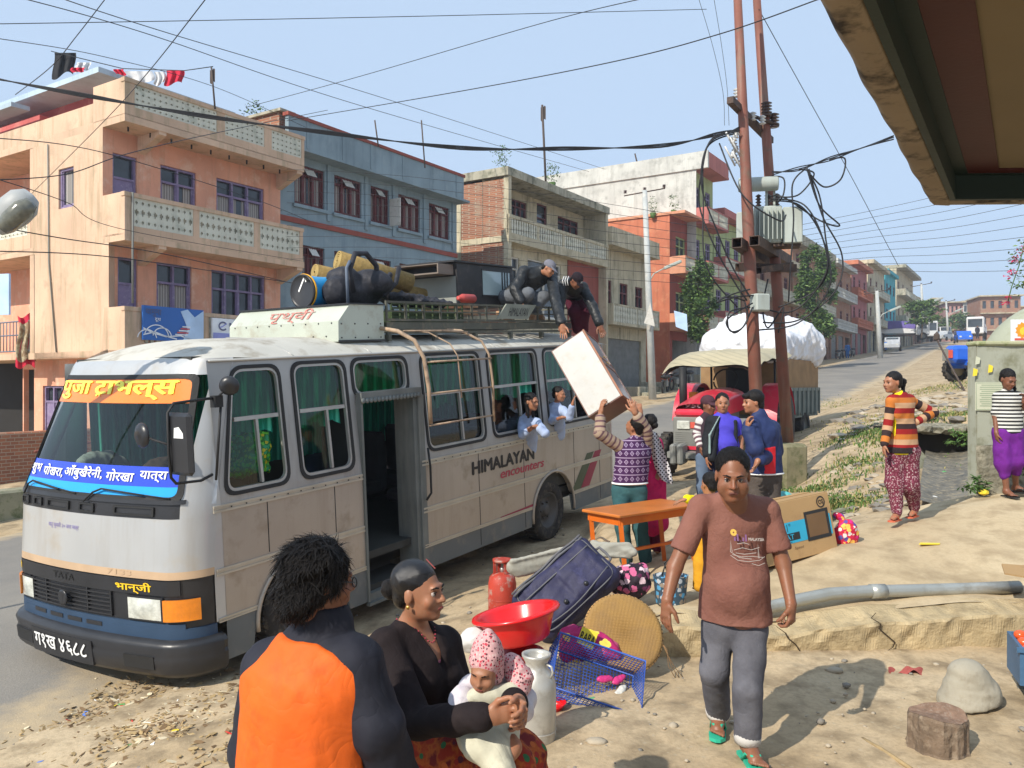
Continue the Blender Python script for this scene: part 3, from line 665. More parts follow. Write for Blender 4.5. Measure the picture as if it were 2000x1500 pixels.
for s_ in(W0+.9,W1-.15):
 for zz in(5.46,8.24):b.add([(s_,WF,zz),(s_,BF+.02,zz),(s_,BF+.02,zz-.08),(s_,WF,zz-.42),(s_+.2,WF,zz),(s_+.2,BF+.02,zz),(s_+.2,BF+.02,zz-.08),(s_+.2,WF,zz-.42)],[(0,1,2,3),(7,6,5,4),(0,4,5,1),(3,2,6,7),(1,5,6,2)])
b.build('floor_slab',M_peach,t)
def pierced(name,s0,s1,z0,z1,style,cut,first,ncol=3,side=True,sideF=None):
 b=MB(SM);pt=front(BF);zb,zt=z0+.22,z1-.1
 pbox(b,pt,s0,s1,z0,zb,0,.1);pbox(b,pt,s0-.02,s1+.02,zt,z1,-.02,.13)
 edges=cut
 pbox(b,pt,s0,edges[0][0],zb,zt,.0,.1)
 for(a,c),nx in zip(edges,edges[1:]+[(s1,s1)]):pbox(b,pt,c,nx[0],zb,zt,0,.1)
 if side:b.box(s0-.1+.1,s0+.1,BF+.1,sideF or WF,z0,z1)
 o=b.build(name,M_peach,t)
 for a,c in edges:
  g=MB(SM);balus(g,pt,a,c,zb,zt,style,0,.02,.16 if style=='cross' else .15);g.build('pierced_panel',M_bal,o)
 return o
pierced('balcony',W0,W1+.05,5.6,6.6,'cross',[(6.83,8.45),(8.62,10.35),(10.55,11.98)],1)
pierced('roof_parapet',W0,W1+.1,8.4,9.27,'fine',[(6.85,9.15),(9.4,10.7),(10.95,12.05)],1,sideF=13.3);b=MB(SM);b.box(W0+.003,W0+.1,13.3,22,8.42,8.88);b.build('side_parapet',M_peach,t)
pierced('balcony',W0,W1,2.86,3.92,'post',[(7.1,8.6),(8.9,10.3),(10.5,11.9)],1)
b=MB(SM);b.box(W0,W0+.1,16.2,22,5.6,6.0);b.box(W0,W0+.1,16.2,22,6.45,6.55);b.box(W0,W0+.1,16.2,16.35,6,6.45)
o=b.build('side_balcony',M_peach,t);g=MB(SM);balus(g,flank(W0),16.4,21.9,6.0,6.45,'cross',0,.02,.2);g.build('pierced_panel',M_bal,o)
b=MB(SM)
for k in range(34):b.tube([(W0+.03,16.3+k*.17,2.95),(W0+.03,16.3+k*.17,3.75)],.014,5)
for z in(2.97,3.4,3.76):b.tube([(W0+.03,16.25,z),(W0+.03,22,z)],.02,5)
b.build('railing',mat('blue grey railing',(.16,.19,.24),.6),t)
for q,c in zip(up[1:],(2,3)):window(t,fp,*q,cols=c,rows=(.68,))
for q,c in zip(mid[1:],(2,3)):window(t,fp,*q,cols=c*1+(c==3),rows=(.72,),curtain=(c==2))
for q in(up[0],mid[0]):window(t,fp,*q,cols=1,rows=(.72,),door=True,name='door',curtain=False)
for q in gr:window(t,fp,*q,cols=3,rows=(.8,),curtain=False)
fk=lambda s:(lambda a,z,d=0:(s+d,a,z))
window(t,fk(W0),*sw[0],cols=1,rows=(),curtain=True)
window(t,fk(W0+.6),15.85,16.75,-.3,2.05,cols=2,rows=(.82,),door=True,name='door',curtain=False,fr_m=M_purp)
window(t,fk(W0+.6),14.95,15.8,-.3,2.05,cols=1,rows=(),curtain=False,fr_m=M_marn,bars=5)
window(t,fk(W0+1.3),16.35,17.5,2.95,5.0,cols=2,rows=(.7,),curtain=False,fr_m=M_purp,bars=0)
b=MB(SM)
for k in range(9):part('hook',M_dark,t,lambda b:b.box(6.9+k*.58,6.93+k*.58,BF+.35,BF+.38,8.13,8.24),SM)
b.tube([(6.78,BF-.03,6.6),(6.78,BF-.03,4.0)],.025,6);b.build('drain_pipe',mat('grey pipe',(.2,.2,.18),.6),t);b=MB(SM);b.tube([(W0-.03,15.3,8.2),(W0-.03,15.25,5.2),(W0-.03,14.9,2.9)],.018,6)
b.build('drain_pipe',bpy.data.materials['grey pipe'],t)
b=MB(SM);b.box(8.1,11.0,14.9,22,8.42,10.0,0);b.box(7.5,8.1,17.5,22,8.42,9.6,0);b.build('roof_room',[plaster('raspberry plaster',(.52,.13,.12),(.6,.25,.2),.2)],t)
b=MB(SM);b.box(7.2,11.4,14.1,22,10.0,10.14);b.box(6.7,7.19,17.4,23,9.6,9.72);b.build('roof_slab',[plaster('pale blue trim',(.42,.52,.58),None,.2)],t)
t=thing('school_building','long blue grey building with maroon barred windows and red coping','building',S(16.5,15,.2));FB=13.2
xs_=[(12.87,14.12),(14.55,15.81),(16.26,17.2),(17.69,18.89),(19.43,20.69)]
wn=[(a,c,7.62,8.86)for a,c in xs_]+[(a,c,5.1,6.4)for a,c in[(13.18,14.12),(14.55,15.81),(16.26,17.3),(17.75,18.89),(19.43,20.69)]]+[(a,c,2.2,3.6)for a,c in xs_]
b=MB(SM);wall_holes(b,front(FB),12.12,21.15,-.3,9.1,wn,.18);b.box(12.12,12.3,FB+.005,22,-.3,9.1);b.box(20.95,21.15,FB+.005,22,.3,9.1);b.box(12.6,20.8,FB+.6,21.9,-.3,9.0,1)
for s_ in(12.3,14.28,16.02,17.42,19.14,20.9):b.box(s_-.07,s_+.07,FB-.05,FB+.01,7.3,9.1)
b.build('wall',[M_blue,M_dark],t)
b=MB(SM);b.box(12.1,21.2,12.6,13.6,9.1,9.18);b.box(12.1,20.8,12.6,12.75,9.18,10.0)
for s_ in(12.8,14.3,15.6,17.2,18.9,20.3):b.box(s_,s_+.05,12.58,12.6,9.18,10.02)
b.build('roof_parapet',[M_blue],t)
b=MB(SM);b.box(12.05,20.85,12.56,12.8,10.0,10.1);b.box(12.12,21.15,FB-.05,FB,7.02,7.18);b.build('red_band',M_red,t)
b=MB(SM);b.box(12.1,12.5,13.0,20,9.2,10.16);b.build('roof_room',M_brick,t)
b=MB(SM);b.box(12.0,12.6,12.85,20,10.16,10.24);b.build('roof_slab',M_slabc,t)
b=MB(SM)
for a,c,z0,z1 in wn:b=MB(SM);b.box(a-.08,c+.08,FB-.08,FB,z0-.1,z0);b.build('window_sill',M_blue,t)
for k,q in enumerate(wn[:10]):
 wdw=window(t,front(FB),*q,cols=3,rows=(.78,),fr_m=M_marn,bars=9,fw=.06,dep=.12)
 b=MB(SM)
 a,c,z0,z1=q;w3=(c-a)/3
 b.add([(a+w3,FB-.12,z1-.3),(a+2*w3,FB-.12,z1-.3),(a+2*w3,FB+.06,z1-.06),(a+w3,FB+.06,z1-.06)],[(0,1,2,3)]);b.build('vent_sash',M_white,wdw)
 if k==2:
  b=MB(SM);a=q[1];b.box(a,a+.03,FB-.5,FB-.02,q[2],q[3]-.3);b.build('open_shutter',M_white,wdw)
t=thing('mixed_building','cream balconied building with bare brick flank and mould stained roof edge','building',S(27.6,15,1));s0,s1=23.05,32.1
b=MB(SM);up=[(25.22,26.5,9.2,10.15),(27.38,28.3,8.2,10.35),(29.31,31.37,9.2,10.1)]
wall_holes(b,front(13.3),s0,s1,8.07,10.5,up,.2);lowm=[(23.6,24.6,4.9,7.4),(25.3,28.2,5.0,7.5)]
wall_holes(b,front(12.5),s0,28.8,.9,7.9,lowm+[(23.6,25.6,1.2,4.2),(26.2,28.5,1.2,4.2)],.2)
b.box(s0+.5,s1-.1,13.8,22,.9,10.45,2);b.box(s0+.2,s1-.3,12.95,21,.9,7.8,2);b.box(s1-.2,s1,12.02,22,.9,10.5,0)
b.build('wall',[M_cream,M_cream,M_dark],t)
b=MB(SM);b.box(28.8,s1-.2,12.45,12.9,1.6,7.9);b.build('red_wall',M_red,t)
b=MB(SM)
for f0,f1 in((12.25,14.4),(14.65,21.8)):
 for z0,z1 in((8.1,10.4),(4.9,7.85),(.9,4.7)):b.box(s0+.03,s0+.2,f0,f1,z0,z1)
b.build('brick_flank',M_brick,t)
b=MB(SM)
for f0,f1 in((12.02,12.25),(14.4,14.65)):b.box(s0,s0+.22,f0,f1,.9,10.5)
for z0,z1 in((7.85,8.1),(4.7,4.9)):b.box(s0+.005,s0+.22,12.25,22,z0,z1)
b.build('concrete_frame',M_cream,t)
b=MB(SM);b.box(s0-.1,s1+.1,11.98,22,10.5,10.84);b.build('roof_slab',M_slabc,t)
b=MB(SM);b.box(s0-.02,s1+.1,12,13.4,7.86,8.1);b.box(s0,s1,12,12.1,8.1,8.22);b.box(s0,s1,11.98,12.13,8.82,8.95)
for s_ in np.linspace(s0,s1-.2,5):b.box(s_,s_+.2,12.003,12.11,8.2,8.84)
bal=b.build('balcony',M_cream,t);g=MB(SM);balus(g,front(12.02),s0+.2,s1-.2,8.2,8.84,'post',0,0,.19);g.build('balustrade',M_bal,bal)
for q in up:window(t,front(13.3),*q,cols=3 if q[1]-q[0]>1 else 1,rows=(.7,),fr_m=M_marn,curtain=False,bars=0)
for q in lowm:window(t,front(12.5),*q,cols=2,rows=(.8,),fr_m=M_white,curtain=False)
for q in((23.6,25.6,1.2,4.2),(26.2,28.5,1.2,4.2)):
 b=MB(SM)
 for k in range(24):z=q[2]+(q[3]-q[2])*k/24;b.box(q[0],q[1],12.56+.01*(k%2),12.64,z,z+(q[3]-q[2])/24*.95)
 b.build('rolling_shutter',M_steel,t)
def building(name,label,px0,px1,top,F,wallm,trim,levels,bal=None,flankm=None,depth=9,win=(2,1.1,1.15),winm=None,railm=None,shop=True,overhang=.8,roofw=None,balf=None,parapet=.5,sill=.95,px0s=None,flat=False,cm=False):
 s0=sOf(px0,F)if px0s is None else px0s;s1=sOf(px1,F);zt=zAt(top,s0 if px0s is None else s1,F);z0=float(plane_z(s0))-.4;fh=(zt-parapet-z0-.4)/levels
 t=thing(name,label,'building',S((s0+s1)/2,F+depth/2,z0+.4));b=MB(SM);holes=[];lvl=[]
 n,ww,wh=win
 for k in range(levels):
  zb=z0+.4+fh*k;lvl.append(zb)
  if k==0 and shop:
   m_=max(1,int((s1-s0)/3));holes+=[(s0+(s1-s0)*(i+.12)/m_,s0+(s1-s0)*(i+.88)/m_,zb+.05,zb+fh*.8,'shop')for i in range(m_)]
  else:
   holes+=[(s0+(s1-s0)*(i+.5)/n-ww/2,s0+(s1-s0)*(i+.5)/n+ww/2,zb+sill,min(zb+sill+wh,zb+fh-.3),'win')for i in range(n)]
 wall_holes(b,front(F),s0,s1,z0,zt-parapet,holes,.2,0)
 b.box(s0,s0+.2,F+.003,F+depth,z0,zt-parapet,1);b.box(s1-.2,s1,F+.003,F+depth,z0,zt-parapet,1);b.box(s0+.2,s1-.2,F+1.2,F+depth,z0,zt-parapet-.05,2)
 b.build('wall',[wallm,flankm or wallm,M_dark],t)
 b=MB(SM)
 ov=overhang
 b.box(s0-.1,s1+.05,F-ov,F+depth+.1,zt-parapet,zt-parapet+.16)
 if parapet>.25:b.box(s0-.08,s1+.03,F-ov+.02,F-ov+.14,zt-parapet+.16,zt);b.box(s0-.08,s0+.05,F-ov+.14,F+depth,zt-parapet+.16,zt)
 b.build('roof_parapet',trim,t)
 for k in range(1,levels):
  if bal and k in bal:
   zb=lvl[k];c=MB(SM);c.box(s0,s1,F-ov,F,zb-.15,zb);c.box(s0,s1,F-ov,F-ov+.08,zb+.82,zb+.9);c.box(s0,s0+.08,F-ov+.08,F,zb,zb+.9)
   for x in np.linspace(s0,s1-.1,3):c.box(x,x+.1,F-ov+.002,F-ov+.09,zb,zb+.82)
   o=c.build('balcony',trim,t);g=MB(SM);balus(g,front(F-ov),s0+.1,s1-.1,zb,zb+.82,'post',0,.02,.2 if s0<60 else .4);g.build('balustrade',railm or M_bal,o)
 for h in holes:
  if h[4]=='win':window(t,front(F),*h[:4],cols=2,rows=(.7,),fr_m=winm or M_marn,curtain=cm,fw=.07)
  elif random.random()<.5:
   c=MB(SM)
   for k in range(14):z=h[2]+(h[3]-h[2])*k/14;c.box(h[0],h[1],F+.1+.015*(k%2),F+.2,z,z+(h[3]-h[2])/14)
   c.build('rolling_shutter',M_steel,t)
 return t,s0,s1,lvl
building('shop_house','low cream house with balustraded terrace between the brick flank and the concrete pole',1190,1262,478,12.6,M_cream,M_cream,2,bal=(1,),win=(3,1.0,1.7),sill=.5,parapet=.9,px0s=32.2,cm=False)
t,s0,s1,lv=building('orange_house','orange plastered house with overhanging tiled roof edge and red balconies',1308,1349,412,12.9,M_red,plaster('salmon roof edge',(.58,.27,.16),None,.3),3,bal=(1,2),flankm=M_or,win=(1,1.6,1.9),sill=.4,parapet=.22,overhang=1.0,depth=8,winm=M_green)
t,s0,s1,lv=building('tall_green_house','tallest house, pistachio front beside a huge grey rendered blank flank',1351,1392,300,12.6,M_green,plaster('dusty rose parapet',(.42,.15,.13),None,.25),4,bal=(1,2,3),flankm=M_grey,win=(2,1.0,1.5),depth=24,parapet=1.0,overhang=1.1,winm=M_purp)
b=MB(SM);zt=zAt(300,s0,12.6);b.box(s0-.15,s0+.05,11.49,36.7,zt-1.05,zt+.02);b.box(s0-.03,s0,12.3,36.6,lv[0],zt-1);b.build('rendered_flank',M_grey,t)
building('red_parapet_house','pale green house with dusty rose parapet right of the tall grey flank',1394,1446,408,12.6,M_green,plaster('rose parapet',(.42,.14,.12),None,.2),3,bal=(1,2),win=(3,1.1,1.5),winm=M_purp)
building('brick_house','brick house half hidden behind the transformer poles',1449,1545,470,12.9,M_brick,M_cream,3,bal=(2,),win=(4,1.2,1.3),flankm=M_brick)
building('red_brick_house','dark red brick house with cream roof terrace behind the leafy tree',1548,1618,458,12.8,M_brick,M_slabc,4,bal=(2,3),win=(4,1.2,1.2),flankm=M_brick,parapet=.9)
building('grey_balcony_house','brick house with plain grey balcony above the parked motorcycles',1622,1661,505,12.8,M_brick,M_grey,3,bal=(1,2),win=(3,1.2,1.2),railm=M_grey,flankm=M_brick)
building('magenta_house','pinkish red house with small balconies beside the turquoise one',1663,1693,508,12.8,plaster('faded magenta',(.36,.13,.13)),M_or,3,bal=(1,2),win=(3,1.2,1.4),railm=M_or,flankm=M_brick)
building('plaster_house','bare plaster house with stepped parapet left of the turquoise flank',1695,1727,507,12.9,M_cream,M_cream,3,bal=(1,2),win=(3,1.2,1.3))
building('turquoise_house','narrow house with bright turquoise front',1729,1749,525,12.9,M_teal,M_teal,3,win=(3,1.4,1.4),flankm=M_teal,overhang=.5)
building('curved_balcony_house','cream house with rounded balconies right of the turquoise front',1751,1783,517,13.4,M_cream,M_slabc,3,bal=(1,2),win=(4,1.3,1.4),overhang=1.4)
for i,(a,c,tp,F,wm,lb)in enumerate([(1786,1802,580,14.2,M_brick,'small brick house above the purple truck tarpaulin'),(1804,1818,590,15,M_grey,'grey block behind the parked lorries'),(1820,1836,587,15.5,M_brick,'far pinkish brick house right of the lorries'),(1838,1852,589,16,M_cream,'far cream house beyond the road crest')]):
 building('distant_house',lb,a,c,tp,F,wm,M_cream,3,win=(4,1.5,1.4),bal=(1,)if i%2 else None,flankm=wm)
def far_house(label,px0,px1,top,D,wm,lv=3,n=4,base=668):
 a=P(px0,base,D);z1=P(px0,top,D).z;w_=(px1-px0)/F_PX*D;t=thing('hillside_house',label,'building',(a.x+w_/2,D+4,a.z));M=Matrix.Translation((a.x,D,a.z))@Euler((0,0,R(-14))).to_matrix().to_4x4()
 b=MB(M);h=z1-a.z;pt=lambda x,z,d=0:(x,d,z);holes=[(w_*(i+.25)/n,w_*(i+.72)/n,h*(k+.3)/lv,h*(k+.75)/lv)for i in range(n)for k in range(lv)]
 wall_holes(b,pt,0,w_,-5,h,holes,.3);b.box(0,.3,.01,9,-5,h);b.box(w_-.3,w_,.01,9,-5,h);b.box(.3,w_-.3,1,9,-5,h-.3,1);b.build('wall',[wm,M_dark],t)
 b=MB(M);b.box(-.4,w_+.4,-.8,9.4,h,h+.25)
 for k in range(1,lv):b.box(-.1,w_+.1,-.9,-.005,h*k/lv-.1,h*k/lv+.1)
 b.build('roof_slab',M_cream,t);b=MB(M)
 for q in holes:b.box(q[0],q[1],.2,.26,q[2],q[3])
 b.build('window',M_pane,t)
far_house('grey green open fronted house behind the lorries on the crest',1880,1922,590,190,M_grey,3,4,672)
far_house('pinkish house with lilac windows behind the white lorries',1848,1878,592,175,plaster('dusty pink',(.42,.24,.22)),3,4,672)
far_house('flat roofed red brick house left of the domed wall',1915,1985,580,165,M_brick,3,5,678)
for lb,a_,c_,tp,D,m_ in(('tall cream house at the left of the far crest',1822,1836,584,205,M_cream),('low red brick house between two far grey ones',1898,1914,604,225,M_brick),('far grey house with a water tank behind the brick one',1940,1965,590,215,M_grey),('smallest pink house on the far crest',1870,1882,606,235,M_pink),('pale house right behind the red flowers',1985,2020,600,190,M_peach)):far_house(lb,a_,c_,tp,D,m_,3,3,668)
M_sblue=mat('printed blue sheet',(.03,.13,.42),.35,var=.1,vs=1,bump=0);M_swht=mat('printed white',(.75,.77,.8),.4,bump=0);M_sgry=mat('printed grey lettering',(.1,.11,.2),.5,bump=0);M_slil=mat('printed lilac',(.28,.3,.62),.4,bump=0);M_smilk=mat('printed pale blue',(.45,.6,.8),.4,bump=0);M_sred=mat('printed red',(.6,.1,.07),.4,bump=0)
FS=11.9
def sgn(b,a,z,d=0):return(a,FS-.012-d,z)
t=thing('blue_sign','blue milk advertising hoarding with white wave lines on the lowest balcony','sign',S(7.85,FS,3.15))
part('panel',M_sblue,t,lambda b:b.box(7.0,8.67,FS,FS+.06,3.15,3.97),SM)
b=MB(SM);q=lambda x,y:sgn(b,7.0+x,3.15+y)
for c,r0 in(((.35,.08),.32),((.5,.08),.25),((.1,.02),.25)):stroke(b,[(c[0]+r0*math.cos(a),c[1]+r0*.9*math.sin(a))for a in np.linspace(.15,3,16)],.025,q,0)
stroke(b,[(0,.28),(.25,.17),(.6,.1),(1,.14),(1.3,.05)],.03,q,0);stroke(b,[(0,.12),(.3,.2),(.55,.12),(.9,.05)],.03,q,0)
b.add([q(*p)for p in((1.05,0.0),(1.2,.3),(1.12,.5),(1.0,.74),(1.2,.8),(1.4,.62),(1.66,.8),(1.66,0.0))],[tuple(range(8))],1)
put_text(b,'यामुना',lambda x,y:q(.06+x,.56+y),.42,.18,2,.01);put_text(b,'दूध',lambda x,y:q(.3+x,.44+y),.16,.1,0,.01)
for k in range(5):b.add([sgn(b,7.85+.05*k,3.3+.05*k,.002),sgn(b,8.2+.02*k,3.3+.05*k,.002),sgn(b,8.2+.02*k,3.33+.05*k,.002),sgn(b,7.85+.05*k,3.33+.05*k,.002)],[(0,1,2,3)],3 if k%2 else 0)
b.build('printed_artwork',[M_swht,M_smilk,M_sgry,M_sred],t)
t=thing('white_sign','small white shop board with grey lettering beside the blue hoarding','sign',S(9.8,FS,3.28))
part('panel',M_swht,t,lambda b:b.box(8.93,10.9,FS,FS+.05,3.24,3.8),SM)
b=MB(SM);b.add([sgn(b,*p)for p in((8.95,3.25),(10.88,3.25),(10.88,3.42),(8.95,3.42))],[(0,1,2,3)],1)
put_text(b,'Ncell',lambda x,y:sgn(b,9.45+x,3.5+y),.75,.2,0,.01)
stroke(b,[(9.25+.12*math.cos(a),3.6+.1*math.sin(a))for a in np.linspace(.5,5.6,20)],.04,lambda x,y:sgn(b,x,y),0);stroke(b,[(9.15,3.56),(9.25,3.6),(9.36,3.68)],.03,lambda x,y:sgn(b,x,y,.002),1)
b.build('lettering',[M_sgry,M_slil],t)
BW=2.45;BL=8.0
M_bside=mat('dusty champagne paint',(.41,.355,.295),.42,var=.1,vs=1.1,bump=.12,bs=2.4,bdist=.06,col2=(.30,.25,.19),amt=.26,streak=.4,sc=(.24,.18,.12),spec=.5,metal=.25)
M_bfront=mat('silver white paint',(.47,.475,.47),.32,var=.06,vs=1.2,bump=.03,bs=6,col2=(.46,.42,.36),amt=.25,streak=.35,sc=(.30,.25,.19),spec=.5,metal=.25,coat=.3)
M_bpil=mat('silver grey paint',(.38,.375,.36),.4,var=.1,vs=2,bump=.05,streak=.4,sc=(.16,.12,.08),metal=.3)
M_broof=mat('dusty roof paint',(.50,.48,.42),.7,var=.12,vs=1.2,bump=.25,bs=12,col2=(.30,.26,.2),amt=.38,scol=None)
M_bskirt=mat('blue grey skirt paint',(.13,.145,.15),.5,var=.15,vs=1.5,bump=.05,col2=(.22,.2,.17),amt=.35)
M_rub=mat('black rubber',(.02,.02,.02),.6,bump=.1);M_alu=mat('dull aluminium',(.42,.41,.38),.4,var=.15,metal=.5,bump=.05)
M_mould=mat('pale metal moulding',(.50,.46,.38),.4,var=.1,metal=.3,streak=.3,sc=(.3,.22,.14))
M_bblk=mat('black plastic',(.022,.022,.024),.35,var=.2,bump=.08,bs=30,spec=.5);M_bglass=glass('green tinted glass',(.17,.55,.38));M_wsg=glass('windscreen glass',(.62,.68,.66))
M_tan=mat('tan stripe',(.50,.35,.22),.4,bump=.02);M_bluev=mat('valance blue',(.03,.06,.11),.45,bump=.05)
M_int=mat('bus interior lining',(.05,.05,.045),.9,bump=0);M_cgrn=pmat('teal curtain',lambda nt,L,tc:n_ramp(nt,L,n_math(nt,L,'SINE',n_math(nt,L,'MULTIPLY',n_sep(nt,L,tc.outputs['Object'])[0],75)),[(0,(.02,.30,.21)),(1,(.12,.70,.50))]))
bus=thing('bus','silver and tan minibus with orange windscreen banner and loaded roof rack','bus',B(3.8,1.2,0))
def tum(z):return .1*max(0,(z-1.6)/1.2)
def SP(x,z,d=0):return(x,tum(z)+d,z)
def SPL(x,z,d=0):return(x,BW-tum(z)*1.2-d,z)
WIN={'a':[(.14,1.64),(.89,1.64),(.89,2.76),(.34,2.76)],'b':[(1.03,1.64),(1.76,1.64),(1.76,2.77),(1.03,2.77)],'c':[(1.84,2.37),(2.74,2.37),(2.74,2.78),(1.84,2.78)],'d':[(2.97,1.66),(4.16,1.66),(4.16,2.79),(2.97,2.79)],'e':[(4.32,1.66),(5.58,1.66),(5.58,2.79),(4.32,2.79)],'f':[(5.75,1.66),(7.2,1.66),(7.2,2.79),(5.75,2.79)]}
def rnd(poly,r,n=6):
 out=[]
 for i,c in enumerate(poly):
  a=Vector(poly[i-1])-Vector(c);d=Vector(poly[(i+1)%len(poly)])-Vector(c);c=Vector(c);a=c+a.normalized()*r;d=c+d.normalized()*r
  for k in range(n+1):t=k/n;out.append(tuple(a*(1-t)**2+c*2*t*(1-t)+d*t*t))
 return out
def inset(poly,e):
 cx=sum(p[0]for p in poly)/len(poly);cz=sum(p[1]for p in poly)/len(poly);hx=(max(p[0]for p in poly)-min(p[0]for p in poly))/2;hz=(max(p[1]for p in poly)-min(p[1]for p in poly))/2
 return[(cx+(p[0]-cx)*(hx-e)/hx,cz+(p[1]-cz)*(hz-e)/hz)for p in poly]
def side(b,pt,wins,x0,x1,z0,z1,door=None):
 hs=[(min(p[0]for p in w_),max(p[0]for p in w_),w_[0][1],w_[2][1])for w_ in wins]
 if door:hs.append(door)
 wall_holes(b,pt,x0,x1,z0,z1,hs,.05)
 for w_,h in zip(wins,hs):
  rr=rnd(w_,.13);rect=[(h[0],h[2]),(h[1],h[2]),(h[1],h[3]),(h[0],h[3])]
  for i in range(4):
   seg=rr[i*7:(i+1)*7];nx_=rr[((i+1)*7)%len(rr)]
   for p,q in zip(seg[:-1],seg[1:]):b.face([pt(*rect[i]),pt(*p),pt(*q)])
   b.face([pt(*rect[i]),pt(*seg[-1]),pt(*nx_),pt(*rect[(i+1)%4])])
def ring(b,pt,po,pi,d0,d1,m=0):
 n=len(po)
 for i in range(n):
  j=(i+1)%n;b.face([pt(*po[i],d0),pt(*po[j],d0),pt(*pi[j],d0),pt(*pi[i],d0)],m);b.face([pt(*pi[i],d0),pt(*pi[j],d0),pt(*pi[j],d1),pt(*pi[i],d1)],m);b.face([pt(*po[j],d0),pt(*po[i],d0),pt(*po[i],d1),pt(*po[j],d1)],m)
b=MB(BM);side(b,SP,list(WIN.values()),.1,BL-.3,1.56,2.82,None)
b2=MB(BM)
DOOR=(1.88,2.82,.2,2.33)
b=MB(BM)
side(b,SP,[WIN['a'],WIN['b']],.1,1.84,1.56,2.82);side(b,SP,[WIN['c']],1.84,2.9,2.33,2.82);side(b,SP,[WIN['d'],WIN['e'],WIN['f']],2.9,BL-.3,1.56,2.82);wall_holes(b,SP,1.84,1.88,1.56,2.33,[]);wall_holes(b,SP,2.82,2.9,1.56,2.33,[])
b.build('window_band',M_bpil,bus);b=MB(BM)
side(b,SPL,[[(x0,1.66),(x1,1.66),(x1,2.76),(x0,2.76)]for x0,x1 in((.3,1.3),(1.5,2.7),(2.9,4.1),(4.3,5.5),(5.7,7.1))],.1,BL-.3,1.56,2.82)
b.build('window_band',M_bpil,bus)
def low(b,pt,x0,x1,zt,zb,arches,m=0,zclip=None):
 xs_=list(np.linspace(x0,x1,max(2,int((x1-x0)/.06))))
 def bot(x):
  z=zb
  for c,r in arches:
   if abs(x-c)<r:z=max(z,.42+math.sqrt(r*r-(x-c)**2)*.98)
  return min(z,zt)
 for p,q in zip(xs_[:-1],xs_[1:]):
  a,c=bot(p),bot(q)
  if min(zt-a,zt-c)<=0 and max(zt-a,zt-c)<=0:continue
  b.face([pt(p,a),pt(q,c),pt(q,zt),pt(p,zt)],m);b.face([pt(p,a),pt(q,c),pt(q,c,.06),pt(p,a,.06)],m)
AR=[(.98,.56),(5.8,.6)]
b=MB(BM)
for x0,x1 in((.1,1.88),(2.82,BL-.3)):b=MB(BM);low(b,SP,x0,x1,1.561,.58,AR);b.build('side_panel',M_bside,bus)
b=MB(BM);low(b,SPL,.1,BL-.3,1.561,.58,AR);b.build('side_panel',M_bside,bus)
b=MB(BM)
for x0,x1,z in((.1,.98,.22),(.98,1.88,.22),(2.82,5.8,.32),(5.8,BL-.3,.32)):b=MB(BM);low(b,SP,x0,x1,.5799,z,AR);b.build('skirt',M_bskirt,bus)
b=MB(BM);low(b,SPL,.1,BL-.3,.58,.3,AR);b.build('skirt',M_bskirt,bus)
b=MB(BM)
for z,h in((1.545,.035),(1.0,.035),(.585,.022)):
 for x0,x1 in((.02,1.87),(2.83,BL-.25)):
  xs_=[x0]
  for c,r in AR:
   if z<.42+r and z>.42:hw=math.sqrt(max(0,r*r-((z-.42)/.98)**2));xs_+=[c-hw,c+hw]if x0<c<x1 else[]
  xs_.append(x1)
  for p,q in zip(xs_[::2],xs_[1::2]):
   for zo,pr in((-h*.6,.012),(h*.6,.012)):b.box(p,q,-pr,.004,z+zo-h*.28,z+zo+h*.28)
   b.box(p,q,-.005,.003,z-h*.3,z+h*.3)
b.build('side_moulding',M_mould,bus)
for x in(.6,1.45,3.95,5.02,6.45,7.3):
 b=MB(BM)
 if abs(x-.98)>.56 and abs(x-5.8)>.6:b.box(x-.004,x+.004,-.003,.001,.35,1.52)
 else:b.box(x-.004,x+.004,-.003,.001,1.05,1.52)
 b.build('panel_joint',M_rub,bus)
b=MB(BM)
for x in np.arange(.2,7.6,.16):
 if not 1.8<x<2.9:b.box(x-.006,x+.006,-.016,-.012,1.54,1.552)
b.build('bolt_row',M_rub,bus)
b=MB(BM)
for c,r in AR:
 b=MB(BM);pa=[(c+r*math.cos(a),-.012,.42+r*.98*math.sin(a))for a in np.linspace(-.1,math.pi+.1,24)];b.tube(pa,.02,6);b.build('wheel_arch',M_bside,bus)
